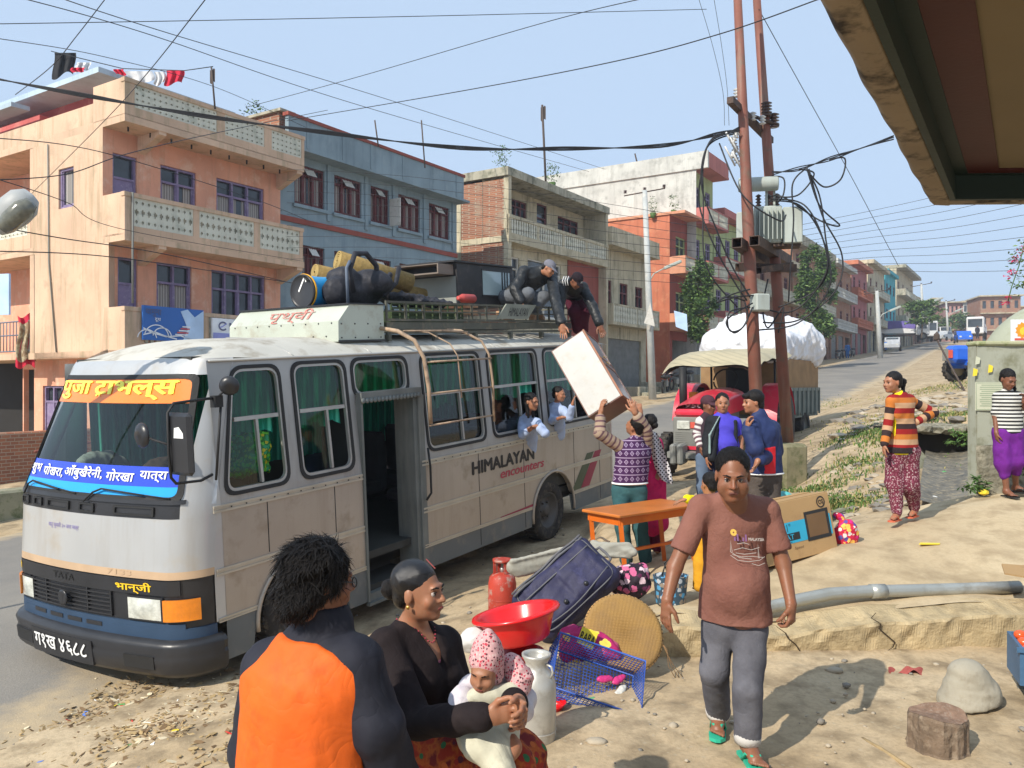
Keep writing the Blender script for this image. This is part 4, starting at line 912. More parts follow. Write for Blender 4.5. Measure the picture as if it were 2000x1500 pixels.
for k,w_ in WIN.items():
 po,pm,pi=rnd(inset(w_,-.008),.14),rnd(inset(w_,.026),.12),rnd(inset(w_,.05),.1)
 fb=MB(BM);ring(fb,SP,po,pm,-.012,.03);rub=fb.build('window',M_rub,bus)
 fb=MB(BM);ring(fb,SP,pm,pi,-.004,.03);x0,x1,z0,z1=w_[0][0],w_[1][0],w_[0][1],w_[2][1]
 if k!='c':
  zm=z1-(z1-z0)*.42;pbox(fb,SP,x0+.07+(.12 if k=='a' else 0),x1-.06,zm-.018,zm+.018,.0,.035);xm=x0+(x1-x0)*(.58 if k!='d' else .6);pbox(fb,SP,xm-.014,xm+.014,z0+.06,zm-.018,.0,.035)
 fb.build('window_frame',M_alu,rub)
 fb=MB(BM)
 if k in('e','f'):
  fb.face([SP(p[0],p[1],.03)for p in[(x0+.05,zm),(x1-.05,zm),(x1-.05,z1-.05),(x0+.05,z1-.05)]]);fb.face([SP(p[0],p[1],.03)for p in[(x0+.05,z0+.05),(xm,z0+.05),(xm,zm),(x0+.05,zm)]])
 elif k in('a','b','d'):
  fb.face([SP(p[0],p[1],.03)for p in[(x0+.05+(.1 if k=='a' else 0),zm),(x1-.05,zm),(x1-.05,z1-.05),(x0+.05+(.2 if k=='a' else 0),z1-.05)]]);fb.face([SP(p[0],p[1],.03)for p in[(x0+.05,z0+.05),(xm,z0+.05),(xm,zm),(x0+.05+(.1 if k=='a' else 0),zm)]])
  if k=='d':fb.face([SP(p[0],p[1],.045)for p in[(xm-.1,z0+.05),(x1-.05,z0+.05),(x1-.05,zm),(xm-.1,zm)]])
 else:fb.face([SP(*p,.03)for p in pi])
 fb.build('pane',M_bglass,rub)
 cb=MB(BM);zc0=z1-(z1-z0)*(.5 if k!='c' else .8)-.03
 def cf(u,v,x0=x0,x1=x1,z1=z1,zc0=zc0):x=x0+.03+(x1-x0-.06)*u;z=z1-.04+(zc0-z1)*v+.03*v*math.sin(u*17);return(x,tum(z)+.12+.022*math.sin(u*60*(x1-x0)),z)
 cb.grid(cf,60,4);cb.build('curtain',M_cgrn,rub)
b=MB(BM)
b.grid(lambda u,v:(.25+7*u,BW-.25+.03*math.sin(u*320),1.5+1.25*v),400,2);b.build('curtain',M_cgrn,bus)
def xf(y,z):
 zs=[0,.2,.5,.75,1.0,1.5,1.64,2.70,2.84,2.92,2.98,3.03];xs_=[-.2,-.24,-.26,-.26,-.26,-.215,-.20,.07,.13,.26,.5,1.0]
 base=np.interp(z,zs,xs_);sk=.075*(1-np.clip((z-1.64)/1.06,0,1));Wd=BW-2.2*tum(z);t=2*(y-tum(z))/Wd-1
 return float(base-sk*y-(.13 if z<2.8 else .08)*(1-t*t))
def FP(y,z,off=0):
 t0,t1=tum(z),BW-tum(z)*1.2;y=min(max(y,t0),t1);r=.26;e=min(y-t0,t1-y);x=xf(y,z)
 if e<r:
  q=r-math.sqrt(max(0,r*r-(r-e)**2));x+=q;dx=-(math.sqrt(max(0,r*r-(r-e)**2))/r);dy=(r-e)/r*(-1 if y<BW/2 else 1)
 else:dx,dy=-1,0
 return(x+dx*off,y+dy*off,z)
def ys_(a,c,n=26):
 r=.26;out=[]
 for k in range(n):
  t=k/(n-1);out.append(a+(c-a)*t)
 ex=[r-r*math.cos(q)for q in np.linspace(0,math.pi/2,9)]+[BW-(r-r*math.cos(q))for q in np.linspace(0,math.pi/2,9)]
 return sorted(set([a,c]+[y for y in out+ex if a<=y<=c]))
def fpanel(b,y0,y1,z0,z1,off=0,nz=4,m=0,thick=.02,slant=None):
 ys=ys_(y0,y1);zs=np.linspace(z0,z1,nz);pts=[]
 for z in zs:
  for y in ys:pts.append(FP(y,z,off))
 n=len(ys);b.add(pts,[(j*n+i,(j+1)*n+i,(j+1)*n+i+1,j*n+i+1)for j in range(nz-1)for i in range(n-1)],m,True)
 for z in(zs[0],zs[-1]):b.add([FP(y,z,off)for y in ys]+[FP(y,z,off-thick)for y in ys],[(i,i+1,n+i+1,n+i)for i in range(n-1)],m)
 for y in(y0,y1):b.add([FP(y,z,off)for z in zs]+[FP(y,z,off-thick)for z in zs],[(i,i+1,nz+i+1,nz+i)for i in range(nz-1)],m)
b=MB(BM);fpanel(b,0,BW,1.06,1.5,nz=8)
b.grid(lambda u,v:FP(0.0,0,0),2,2)
for yy,pt in((0,SP),(1,SPL)):
 for z0,z1 in((.58,1.06),(1.06,1.56)):
  zs=np.linspace(z0,z1,5)
  for p,q in zip(zs[:-1],zs[1:]):
   y=0 if yy==0 else BW;b.face([FP(y,p),pt(.105,p),pt(.105,q),FP(y,q)])
fpanel(b,0,.13,1.5,2.70,nz=14);fpanel(b,BW-.16,BW,1.5,2.70,nz=14);fpanel(b,0,BW,2.70,2.84,nz=4)
for z0,z1 in zip(np.linspace(1.56,2.8,11)[:-1],np.linspace(1.56,2.8,11)[1:]):
 b.face([FP(-1,z0),SP(max(.105,FP(-1,z0)[0]+.01),z0),SP(max(.105,FP(-1,z1)[0]+.01),z1),FP(-1,z1)]);b.face([FP(9,z0),SPL(max(.105,FP(9,z0)[0]+.01),z0),SPL(max(.105,FP(9,z1)[0]+.01),z1),FP(9,z1)])
b.build('front_panel',M_bfront,bus)
b=MB(BM);fpanel(b,0,BW,.995,1.06,nz=3);b.build('stripe',M_tan,bus)
b=MB(BM);fpanel(b,0,BW,.56,.995,-.012,nz=4);fpanel(b,.12,BW-.12,.86,.985,.004,nz=3)
b.build('grille_panel',M_bblk,bus)
b=MB(BM)
for k in range(6):z=.645+k*.036;fpanel(b,.82,2.06,z,z+.014,.008,nz=2)
for y in(.82,1.12,1.75,2.05):fpanel(b,y,y+.012,.64,.86,.009,nz=2)
g=b.build('grille',M_bblk,bus)
b=MB(BM);b.lathe([(.055,0),(.07,.01),(.07,.02),(.05,.02)],20,axes(FP(1.42,.745,.03),(0,1,0),z=(-1,0,0)));b.box(*[FP(1.42,.745,.045)[0]-.006,FP(1.42,.745,.045)[0]],1.38,1.46,.775,.79);b.box(*[FP(1.42,.745,.045)[0]-.006,FP(1.42,.745,.045)[0]],1.413,1.427,.70,.78)
b.build('badge',M_bblk,g)
b=MB(BM);fpanel(b,0,BW,.47,.575,.006,nz=3);fpanel(b,.1,BW-.1,.575,.62,.004,nz=2);v_=b.build('valance',M_bluev,bus)
b=MB(BM)
for y in(.95,1.22,1.5,1.78):fpanel(b,y,y+.2,.54,.575,.012,nz=2)
b.build('air_slot',M_bblk,v_)
def bumper(u,v):
 y=-.03+(BW+.06)*u;prof=[(.00,.49),(.09,.47),(.115,.42),(.10,.37),(.12,.33),(.115,.21),(.07,.175),(.0,.18)]
 k=int(round(v*7));o,z=prof[k];return FP(min(max(y,0),BW),z,o)
b=MB(BM);ys=ys_(0,BW,30);n=len(ys);pr=[(.00,.49),(.06,.475),(.085,.44),(.072,.37),(.085,.34),(.08,.22),(.05,.175),(.0,.18)]
for sg,y in((0,0),(1,BW)):
 pass
pts=[FP(y,z,o)for o,z in pr for y in ys];b.add(pts,[(j*n+i,j*n+i+1,(j+1)*n+i+1,(j+1)*n+i)for j in range(7)for i in range(n-1)],0,True)
for y,sg in((0,-1),(BW,1)):
 rows_=[[FP(y,z,o),(.04,y+sg*o,z)]for o,z in pr]
 for p,q in zip(rows_[:-1],rows_[1:]):b.face([p[0],p[1],q[1],q[0]])
bp=b.build('bumper',M_bblk,bus)
b=MB(BM)
for y in(.42,2.05):b=MB(BM);fpanel(b,y-.12,y+.2,.25,.36,.09,nz=2);b.build('fog_recess',M_rub,bp)
b=MB(BM);fpanel(b,1.0,1.92,.20,.42,.09,nz=2);pl_=b.build('number_plate',M_bblk,bus)
M_wtx=mat('white lettering',(.8,.8,.78),.5,bump=0,var=.03);M_ytx=mat('yellow lettering',(.85,.55,.02),.45,bump=0,var=.03)
def ftext(b,txt,yl,yr,z0,z1,off,bold=.012,m=0,items=None):
 put_text(b,txt,lambda x,h:FP(yl-x,z0+h,off),yl-yr,z1-z0,m,bold,items)
b=MB(BM);ftext(b,'ग१ख ४६८८',1.86,1.06,.25,.385,.098,.02);b.build('lettering',M_wtx,pl_)
b=MB(BM);ftext(b,'भान्जी',.76,.36,.865,.965,.008,.02);ftext(b,'भान्जी',2.40,2.22,.88,.97,.008,.02);b.build('lettering',M_ytx,bus)
M_vtx=mat('violet lettering',(.18,.14,.38),.5,bump=0);b=MB(BM);ftext(b,'यातु कुमारी ३० जना मात्र',1.72,1.25,1.34,1.40,.003,.0);b.build('lettering',M_vtx,bus)
b=MB(BM);ftext(b,'7133',.86,.58,1.012,1.055,.004,.0);b.build('model_number',M_tan,bus)
b=MB(BM);ftext(b,'TATA',1.62,1.3,.9,.96,.009,.01);b.build('embossed_lettering',M_rub,bus)
M_lens=mat('headlamp glass',(.55,.56,.50),.1,var=.25,vs=14,bump=.4,bs=60,spec=.8,coat=.6);M_amb=mat('amber lens',(.75,.22,.01),.2,var=.1,vs=20,bump=.2,bs=80,spec=.6,coat=.5)
for y0,y1,i0,i1 in((.27,.62,.03,.235),(2.0,2.22,2.24,2.42)):
 b=MB(BM);fpanel(b,y0-.015,y1+.015,.635,.845,.006,nz=2);h=b.build('headlight',M_bblk,bus)
 b=MB(BM);ys=np.linspace(y0,y1,9);b.add([FP(y,z,.012+.02*math.sin(math.pi*(y-y0)/(y1-y0))*math.sin(math.pi*max(0,(z-.65)/.18)))for z in np.linspace(.65,.83,7)for y in ys],[(j*9+i,(j+1)*9+i,(j+1)*9+i+1,j*9+i+1)for j in range(6)for i in range(8)],0,True);b.build('headlight_lens',M_lens,h)
 b=MB(BM);fpanel(b,i0,i1,.65,.83,.03,nz=3);b.build('indicator',M_amb,bus)
b=MB(BM);fpanel(b,.1,BW-.1,1.5,1.64,-.004,nz=3);fpanel(b,.1,BW-.1,1.625,1.66,.015,nz=2);cw=b.build('cowl',M_bblk,bus)
for y0,y1 in((.35,.8),(1.05,1.25),(1.4,1.75),(1.85,2.0),(2.1,2.25)):
 b=MB(BM);ring(b,lambda y,z,d=0:FP(y,z,-d),rnd([(y0,1.52),(y1,1.52),(y1,1.6),(y0,1.6)],.01,2),rnd([(y0+.02,1.535),(y1-.02,1.535),(y1-.02,1.585),(y0+.02,1.585)],.01,2),-.012,.0);b.build('air_vent',M_rub,cw)
def WS(y,z,off=0):return FP(y,z,off)
for pth in([(1.15,1.62),(1.05,1.70),(.95,1.735),(.45,1.70)],[(2.15,1.62),(2.12,1.71),(2.05,1.74),(1.55,1.70)]):
 b=MB(BM);b.tube([WS(*p,.035)for p in pth],.009,6);b.tube([WS(pth[2][0]-.1,1.725,.025),WS(pth[3][0]-.25,1.675,.02)],.007,6);b.build('wiper',M_rub,bus)
wr=[(.13,1.655),(BW-.16,1.655),(BW-.25,2.70),(.2,2.70)]
po,pi=rnd(inset(wr,-.012),.07,4),rnd(inset(wr,.03),.06,4)
def dens(p,k=8):
 o=[]
 for i in range(len(p)):
  a,c=p[i],p[(i+1)%len(p)];n=k if math.hypot(a[0]-c[0],a[1]-c[1])>.3 else 1
  for j in range(n):t=j/n;o.append((a[0]+(c[0]-a[0])*t,a[1]+(c[1]-a[1])*t))
 return o
b=MB(BM);ring(b,lambda y,z,d=0:FP(y,z,-d),dens(po),dens(pi),-.012,.02);ws=b.build('windscreen',M_rub,bus)
b=MB(BM);nyy,nzz=20,10
b.add([FP(.15+(BW-.33)*i/(nyy-1)+(.06-.12*i/(nyy-1))*j/(nzz-1),1.66+1.04*j/(nzz-1),-.004)for j in range(nzz)for i in range(nyy)],[(j*nyy+i,(j+1)*nyy+i,(j+1)*nyy+i+1,j*nyy+i+1)for j in range(nzz-1)for i in range(nyy-1)],0,True)
b.build('pane',M_wsg,ws)
def strip(name,m,z0,z1,off):
 b=MB(BM);n=24;k=5
 def e(z):t=(z-1.66)/1.04;return .155+.055*t,BW-.175-.07*t
 b.add([FP(e(z)[0]+(e(z)[1]-e(z)[0])*i/n,z,off)for z in np.linspace(z0,z1,k)for i in range(n+1)],[(j*(n+1)+i,(j+1)*(n+1)+i,(j+1)*(n+1)+i+1,j*(n+1)+i+1)for j in range(k-1)for i in range(n)],0,True);return b.build(name,m,ws)
M_bor=mat('orange banner film',(.85,.22,.03),.25,var=.05,bump=0,spec=.5,coat=.3);M_bbl=mat('blue banner film',(.03,.07,.55),.25,var=.04,bump=0,coat=.3);M_bcy=mat('cyan banner film',(.02,.34,.75),.25,var=.04,bump=0,coat=.3)
an=strip('orange_banner',M_bor,2.46,2.685,.004);bn=strip('blue_banner',M_bbl,1.765,1.93,.004);strip('cyan_banner',M_bcy,1.665,1.765,.0035)
M_ybn=mat('yellow banner lettering',(.9,.85,.08),.3,bump=0,var=.02,coat=.3)
b=MB(BM);f_=lambda x,h:FP(2.15-x,2.49+h,.012)
ox=2.15-.25
put_text(b,'पुजा',f_,.62,.17,0,.035)
put_text(b,'टाभल्स',lambda x,h:f_(.68+x,h),1.14,.17,0,.035)
stroke(b,[(.735,.035),(.775,.06),(.80,.03)],.02,f_);b.build('lettering',M_ybn,an)
b=MB(BM);f2=lambda x,h:FP(2.2-x,1.79+h,.012)
put_text(b,'शुभ',f2,.2,.1,0,.022);put_text(b,'पोखरा,',lambda x,h:f2(.25+x,h),.36,.11,0,.022);put_text(b,'आँबुखैरेनी,',lambda x,h:f2(.63+x,h),.56,.12,0,.022);put_text(b,'गोरखा',lambda x,h:f2(1.24+x,h+.01),.34,.1,0,.022);put_text(b,'यात्रा',lambda x,h:f2(1.64+x,h+.015),.3,.09,0,.022)
b.build('lettering',M_wtx,bn)
def roof(u,v):
 x=None;y0,y1=tum(2.82),BW-tum(2.82)*1.2;y=y0+(y1-y0)*v;s=abs(2*v-1);zc=2.82+.21*(1-s**3.2)
 L_=BL-.05;t=u*L_
 fx=FP(y,2.84)[0];e=1-min(1,t/1.0);z=zc-(zc-2.84)*e**3;er=max(0,(t-(L_-.9))/.9);z=z-(z-2.8)*er**2.5*.95
 xx=fx+(L_-fx)*u;return(xx,y,z)
b=MB(BM);b.grid(roof,70,25,flip=True);b.build('roof',M_broof,bus)
b=MB(BM);b.tube([(.12,tum(2.82)-.01,2.815),(4,tum(2.82)-.012,2.818),(BL-.35,tum(2.82)-.01,2.815)],.014,6)
for x in(1.1,2.2,3.4,4.6,5.8,6.9):b.tube([(x,.095+.25*t,2.82+.215*(1-abs(2*t*.1-1)**3.2))for t in np.linspace(0,4,12)],.006,5)
b.build('gutter',M_alu,bus)
b=MB(BM)
def rear(u,v):
 z=.32+2.5*v;y0,y1=tum(z),BW-tum(z)*1.2;a=-math.pi/2+math.pi*u;r=.3
 yy=y0+(y1-y0)*u;e=min(yy-y0,y1-yy);x=BL-(0 if e>r else r-math.sqrt(max(0,r*r-(r-e)**2)))-.25*max(0,(z-1.6)/1.2)**2
 return(x,yy,z)
b.grid(rear,60,12,flip=True)
for pt in(SP,SPL):
 for p,q in zip(np.linspace(.32,2.82,12)[:-1],np.linspace(.32,2.82,12)[1:]):b.face([pt(BL-.31,p),rear(0 if pt is SP else 1,(p-.32)/2.5),rear(0 if pt is SP else 1,(q-.32)/2.5),pt(BL-.31,q)])
b.build('rear_panel',M_bside,bus)
b=MB(BM);b.box(.3,7.6,.12,BW-.12,.62,.70);b.box(.1,7.6,BW-.2,BW-.19,.7,1.62);b.box(7.4,7.6,.2,2.2,.7,2.7);b.box(.4,1.8,.08,.1,.75,1.5);b.box(2.9,7.5,.08,.1,.75,1.6);b.box(-.05,.55,.25,2.2,.7,1.5)
b.box(1.9,2.8,.1,.5,.28,.34);b.box(1.9,2.8,.5,.52,.34,.66);b.box(1.885,1.9,.1,.6,.3,2.3);b.box(0.1,7.6,.3,2.1,2.83,2.86);b.box(.6,7.4,.5,2.0,.38,.6)
b.build('floor',M_int,bus)
M_seat=mat('seat cover',(.055,.05,.06),.9,var=.2)
for i,x in enumerate((1.0,3.3,4.2,5.1,6.0,6.9)):
 for y in((1.35,)if i==0 else(.25,1.45)):
  b=MB(BM);b.bbox(x,x+.5,y,y+.75,.95,1.1,.04);b.bbox(x+.45,x+.6,y,y+.75,.95,1.75,.05);b.build('seat',M_seat,bus)
b=MB(BM);b.lathe([(.0,-.01),(.2,-.01),(.215,0),(.2,.01)],20,axes(B(0,0,0)*0+Vector((.55,1.75,1.62)),(0,1,0),z=(-.6,0,.8)),cap=False);b.build('steering_wheel',M_rub,bus)
M_dgr=mat('door jamb grey',(.15,.16,.15),.6,var=.2,vs=3,streak=.5)
b=MB(BM);b.box(1.855,1.885,-.02,.06,.22,2.33);b.box(2.80,2.90,-.006,.1,.3,2.33);b.box(2.74,2.8,.02,.3,.3,2.3);b.box(1.86,2.84,-.03,.05,2.33,2.42)
for k in range(16):b.lathe([(.0,0),(.03,0),(.03,.006),(0,.006)],8,axes((1.88+.06*k,-.032,2.335),(1,0,0),z=(0,-1,0)),arc=1)
dr=b.build('door_frame',M_dgr,bus)
b=MB(BM);b.tube([(2.88,-.06,1.72),(2.9,-.07,1.5),(2.9,-.07,1.2),(2.86,-.03,1.12)],.014,6);b.build('grab_handle',M_rub,bus)
b=MB(BM);b.box(1.9,2.78,.03,.12,.2,.28);b.box(1.87,2.82,-.02,.03,.17,.2);b.build('door_step',M_dgr,bus)
M_tyre=mat('dusty tyre',(.035,.032,.03),.9,var=.3,vs=6,bump=.3,bs=50,col2=(.10,.085,.065),amt=.4);M_rim=mat('grimy rim',(.10,.095,.09),.6,var=.3,metal=.3)
for x,y,sg in((.98,.02,-1),(5.8,.06,-1),(.98,BW-.02,1),(5.8,BW-.06,1)):
 T=axes((x,y,.43),(1,0,0),z=(0,sg,0));b=MB(BM)
 b.lathe([(.25,-.24),(.40,-.25),(.435,-.22),(.44,-.12),(.44,-.08),(.435,-.04),(.41,-.01),(.36,.0),(.30,-.005),(.27,-.02),(.25,-.06)],44,T,cap=False)
 for k in range(44):
  a=6.2832*k/44;c_,s_=math.cos(a),math.sin(a);q=T@Matrix.Rotation(a,4,'Z');b.box(.432,.447,-.018,.018,-.23,-.03,None,q)
 w_=b.build('wheel',M_tyre,bus)
 b=MB(BM);b.lathe([(0,-.06),(.07,-.05),(.08,-.06),(.1,-.10),(.2,-.11),(.24,-.05),(.265,-.02),(.27,-.06)],30,T,cap=False)
 for k in range(6):q=T@Matrix.Rotation(k*1.0472,4,'Z');b.lathe([(.014,0),(.014,.03),(0,.03)],6,q@Matrix.Translation((.12,0,-.1)))
 b.build('rim',M_rim,w_)
M_btx=mat('black lettering',(.02,.018,.018),.5,bump=0);M_rtx=mat('faded red lettering',(.42,.05,.08),.5,bump=0)
b=MB(BM)
put_text(b,'HIMALAYAN',lambda x,h:(3.80+x,-.003,1.255+h-.0),1.5,.17,0,.05)
put_text(b,'encounters',lambda x,h:(4.42+x+h*.3,-.003,1.115+h),1.12,.1,1,.03);b.build('lettering',[M_btx,M_rtx],bus)
M_liv=[mat('olive stripe',(.07,.09,.05),.5,bump=0),mat('crimson stripe',(.28,.03,.06),.5,bump=0)]
for m,x in((0,6.35),(1,6.62)):b=MB(BM);b.face([(x,-.004,.62),(x+.3,-.004,.62),(x+.75,-.004,1.13),(x+.52,-.004,1.13)]);b.build('livery_stripe',M_liv[m],bus)
b=MB(BM)
b.face([(4.4,-.0035,.6),(5.3,-.0035,.6),(5.3,-.0035,.64),(4.4,-.0035,.615)]);b.build('livery_stripe',M_liv[1],bus)
b=MB(BM);b.bbox(-.42,-.36,-.34,-.04,1.92,2.42,.03);b.build('side_mirror',M_bblk,bus)
b=MB(BM);b.face([(-.423,-.15,2.22),(-.423,-.27,2.22),(-.423,-.27,2.26),(-.423,-.22,2.31),(-.423,-.16,2.30)]);b.build('sticker',M_wtx,bus)
b=MB(BM);b.tube([(.12,.0,2.5),(-.1,-.05,2.5),(-.36,-.08,2.49),(-.43,-.1,2.42),(-.44,-.1,2.1),(-.43,-.1,1.9),(-.36,-.06,1.84),(-.1,-.02,1.82),(.03,0,1.85)],.013,6);b.tube([(-.44,-.1,2.17),(-.44,.1,2.2),(-.44,.18,2.22)],.01,6);b.box(.06,.14,-.05,.02,2.42,2.52);b.tube([(.1,-.03,2.5),(.15,-.08,2.58)],.012,6);b.tube([(.13,-.03,2.45),(.05,-.02,1.8)],.012,6);b.build('mirror_arm',M_rub,bus)
for c,r,zdir in(((-.44,.24,2.23),.105,(-1,.1,0)),((.17,-.1,2.6),.085,(-.7,-.6,-.1))):
 b=MB(BM);b.lathe([(0,.04),(r*.6,.035),(r*.95,.015),(r,0),(r*.97,-.008),(0,-.01)],22,axes(c,Vector(zdir).orthogonal(),z=zdir));b.build('round_mirror',M_bblk,bus)
M_lad=mat('worn tan ladder',(.42,.30,.2),.6,var=.2,col2=(.2,.14,.1),amt=.4)
b=MB(BM);b.tube([(2.62,.35,3.1),(2.68,.15,3.06),(2.76,-.02,2.95),(2.82,-.1,2.75),(2.85,-.13,2.4),(2.86,-.13,2.0)],.024,8)
b.tube([(3.75,.5,3.1),(3.95,.2,3.06),(4.08,-.02,2.92),(4.12,-.1,2.75),(4.14,-.13,2.4),(4.14,-.13,1.9)],.016,8);b.tube([(3.15,.5,3.1),(3.3,.2,3.04),(3.42,-.02,2.9),(3.46,-.1,2.75),(3.48,-.12,2.25)],.009,6)
b.tube([(2.75,.12,3.06),(3.5,.12,3.06),(3.98,.12,3.04)],.01,6)
for z in(2.7,2.34,1.98):b.tube([(2.85,-.12,z),(4.14,-.12,z)],.012,6)
b.build('ladder',M_lad,bus)
M_box=mat('riveted pale green sheet',(.47,.50,.42),.5,var=.08,vs=2,bump=.05,col2=(.38,.36,.28),amt=.3,metal=.1)
b=MB(BM);y0,y1=.35,2.12;prof=[(1.95,2.96),(1.96,3.18),(2.14,3.36),(2.68,3.36),(2.68,2.96)];b.prism(prof,y0,y1,'y')
rb=MB(BM);rb.M=BM@Matrix(((1,0,0,0),(0,1,0,0),(0,0,1,0),(0,0,0,1)))
bx=b.build('roof_box',M_box,bus)
b=MB(BM);b.box(1.945,2.7,y0-.012,y0-.002,2.955,2.975);b.box(2.11,2.7,y0-.012,y1+.01,3.36,3.375)
for y in np.linspace(y0+.1,y1-.1,9):b.ico((1.958,y,3.16),.01);b.ico((1.95,y+.08,3.02),.01)
for x in np.linspace(2.0,2.62,4):b.ico((x,y0-.002,3.15),.01);b.ico((x,y0-.002,3.0),.01)
b.build('rivet_strip',M_bblk,bx)
def slope(x,h):t=h/.25;return(1.96+.18*t-.006,1.52-x,3.18+.18*t+.004)
b=MB(BM);put_text(b,'पृथ्वी',slope,.72,.22,0,.01);b.build('lettering',mat('worn red lettering',(.50,.14,.11),.6,var=.3,vs=20,col2=(.47,.45,.38),amt=.5,bump=0),bx)
M_rack=mat('grimy olive rack',(.11,.11,.085),.6,var=.25,vs=3,bump=.1,metal=.2,col2=(.22,.18,.12),amt=.3)
b=MB(BM);x0,x1,y0,y1=2.72,7.12,.35,2.1
for y in(y0,y1):
 b.box(x0,x1,y-.015,y+.015,3.03,3.06);b.box(x0,x1,y-.01,y+.01,3.08,3.17);b.box(x0,x1,y-.02,y+.02,3.18,3.21);b.box(x0,x1,y-.008,y+.008,3.29,3.305);b.box(x0,x1,y-.012,y+.012,3.39,3.415)
 for x in np.linspace(x0,x1-.03,14):b.box(x,x+.022,y-.013,y+.013,3.21,3.39)
 for x in np.linspace(x0,x1-.1,6):b.box(x,x+.05,y-.03,y+.03,2.95,3.03)
b.box(x1-.02,x1+.01,y0+.03,y1-.03,3.39,3.415);b.box(x1-.02,x1+.01,y0+.03,y1-.03,3.2,3.22)
for x in np.linspace(x0+.1,x1-.15,22):b.box(x,x+.07,y0+.02,y1-.02,3.1,3.115)
b.build('roof_rack',M_rack,bus)
b=MB(BM);b.prism([(4.95,3.22),(5.75,3.22),(6.0,3.43),(5.2,3.43)],.31,.33,'y');sgp=b.build('name_plate',mat('grey green plate',(.26,.27,.22),.6,var=.15),bus)
b=MB(BM);put_text(b,'HIMALAYAN',lambda x,h:(5.22+x+h*.6,.306,3.26+h),.5,.12,0,.0);b.build('lettering',M_btx,sgp)
def A3(v):return np.array(v,float)
def mid(a,b,t=.5):return a*(1-t)+b*t
class Fig:
 """joints are given as (px, py, D) or 3D; everything becomes real 3D points"""
 def __init__(s,label,J,D,skin,head,b=1.,res=.009,cat='person',loc=None):
  s.J={k:(A3(P(*(v if len(v)==3 else(*v,D))))if not isinstance(v,Vector)else A3(v))for k,v in J.items()}
  s.b=b;s.res=res;s.skin=skin;j=s.J;s.D=D
  s.pel=mid(j['hpL'],j['hpR']);s.ch=mid(j['shL'],j['shR']);s.w=nv(j['shR']-j['shL']);s.wp=nv(j['hpR']-j['hpL'])
  s.up=nv(s.ch-s.pel);s.fw=nv(np.cross(s.up,s.w))if head.get('flip')else nv(np.cross(s.w,s.up))
  s.hc=A3(P(*head['c']));s.hs=head['h']/.235;f=nv(A3(head['f']));u=A3(head.get('u',(0,0,1)));x=nv(np.cross(f,u));u=nv(np.cross(x,f));s.hx,s.hf,s.hu=x,f,u
  s.hr=np.stack([x,-f,u],1)
  z=min(v[2]for v in s.J.values());c=s.pel
  s.t=thing('person',label,cat,loc or(float(c[0]),float(c[1]),float(z)));s.body=[]
 def h(s,x,y,z):return s.hc+s.hs*(s.hx*x+s.hf*-y+s.hu*z)
 def hell(s,c,r,**k):return ell(s.h(*c),A3(r)*s.hs,rot=s.hr,**k)
 def head(s,fine=True,female=False,jaw=1.0):
  H_=s.h;k=s.hs;L_=[]
  L_+=[s.hell((0,.018,.035),(.074,.092,.083),k=.02),s.hell((0,-.022,-.02),(.061,.072,.078),k=.03),s.hell((0,-.034,-.068),(.046*jaw,.050,.042),k=.025),s.hell((0,-.07,-.092),(.020,.018,.016),k=.02)]
  L_+=[cap(H_(-.03,-.083,.022),H_(.03,-.083,.022),.012*k,.012*k,k=.012),s.hell((-.04,-.066,-.03),(.02,.018,.02),k=.02),s.hell((.04,-.066,-.03),(.02,.018,.02),k=.02)]
  L_+=[s.hell((-.029,-.097,.001),(.017,.014,.011),k=.012,op='s'),s.hell((.029,-.097,.001),(.017,.014,.011),k=.012,op='s')]
  L_+=[cap(H_(0,-.09,.008),H_(0,-.108,-.026),.0075*k,.0115*k,k=.010),s.hell((-.013,-.094,-.03),(.009,.010,.008),k=.008),s.hell((.013,-.094,-.03),(.009,.010,.008),k=.008)]
  L_+=[s.hell((-.075,.008,-.008),(.008,.019,.030),k=.006),s.hell((.075,.008,-.008),(.008,.019,.030),k=.006),s.hell((0,-.088,-.058),(.024,.012,.014),k=.012)]
  if fine:L_+=[s.hell((0,-.1005,-.0585),(.021,.006,.0022),k=.004,op='s')]
  return L_
 def neck(s,r=.052):j=s.J;nb=j.get('nk',s.ch);return[cap(nb-s.up*.03,s.h(0,.02,-.06),(r+.006)*s.b,r*s.b*.98,k=.03)]
 def torso(s,g=0.,belly=0,waist=1.,bust=0,k=.04):
  b=s.b;P_,C_=s.pel,s.ch;C2=C_-s.up*.09*b;W_=mid(P_,C_,.42);sw=np.linalg.norm(s.J['shR']-s.J['shL'])
  L_=[cap(P_,W_,.108*b+g,.098*b*waist+g,w=s.wp,wf=1.42,k=k,u=(0,.4)),cap(W_,C2,.098*b*waist+g,.108*b+g,w=s.w,wf=1.38,k=k,u=(.4,.8)),cap(s.J['shL']+s.w*.02,s.J['shR']-s.w*.02,.056*b+g,.056*b+g,k=.05,u=(1,1)),cap(s.J.get('nk',C_+s.up*.05),C_-s.up*.03,.055*b+g*.6,.10*b+g,k=.05,w=s.w,wf=1.3)]
  if belly:L_.append(ell(mid(P_,C_,.38)+s.fw*(.055*b),(.135*b*belly+g,.125*b*belly+g,.15*b*belly+g),rot=np.stack([s.w,s.fw,s.up],1),k=.05))
  if bust:
   for sg in(-1,1):L_.append(ell(C_-s.up*.15*b+s.fw*.08*b+s.w*sg*.07*b,(.06*b+g,)*3,k=.04))
  return L_
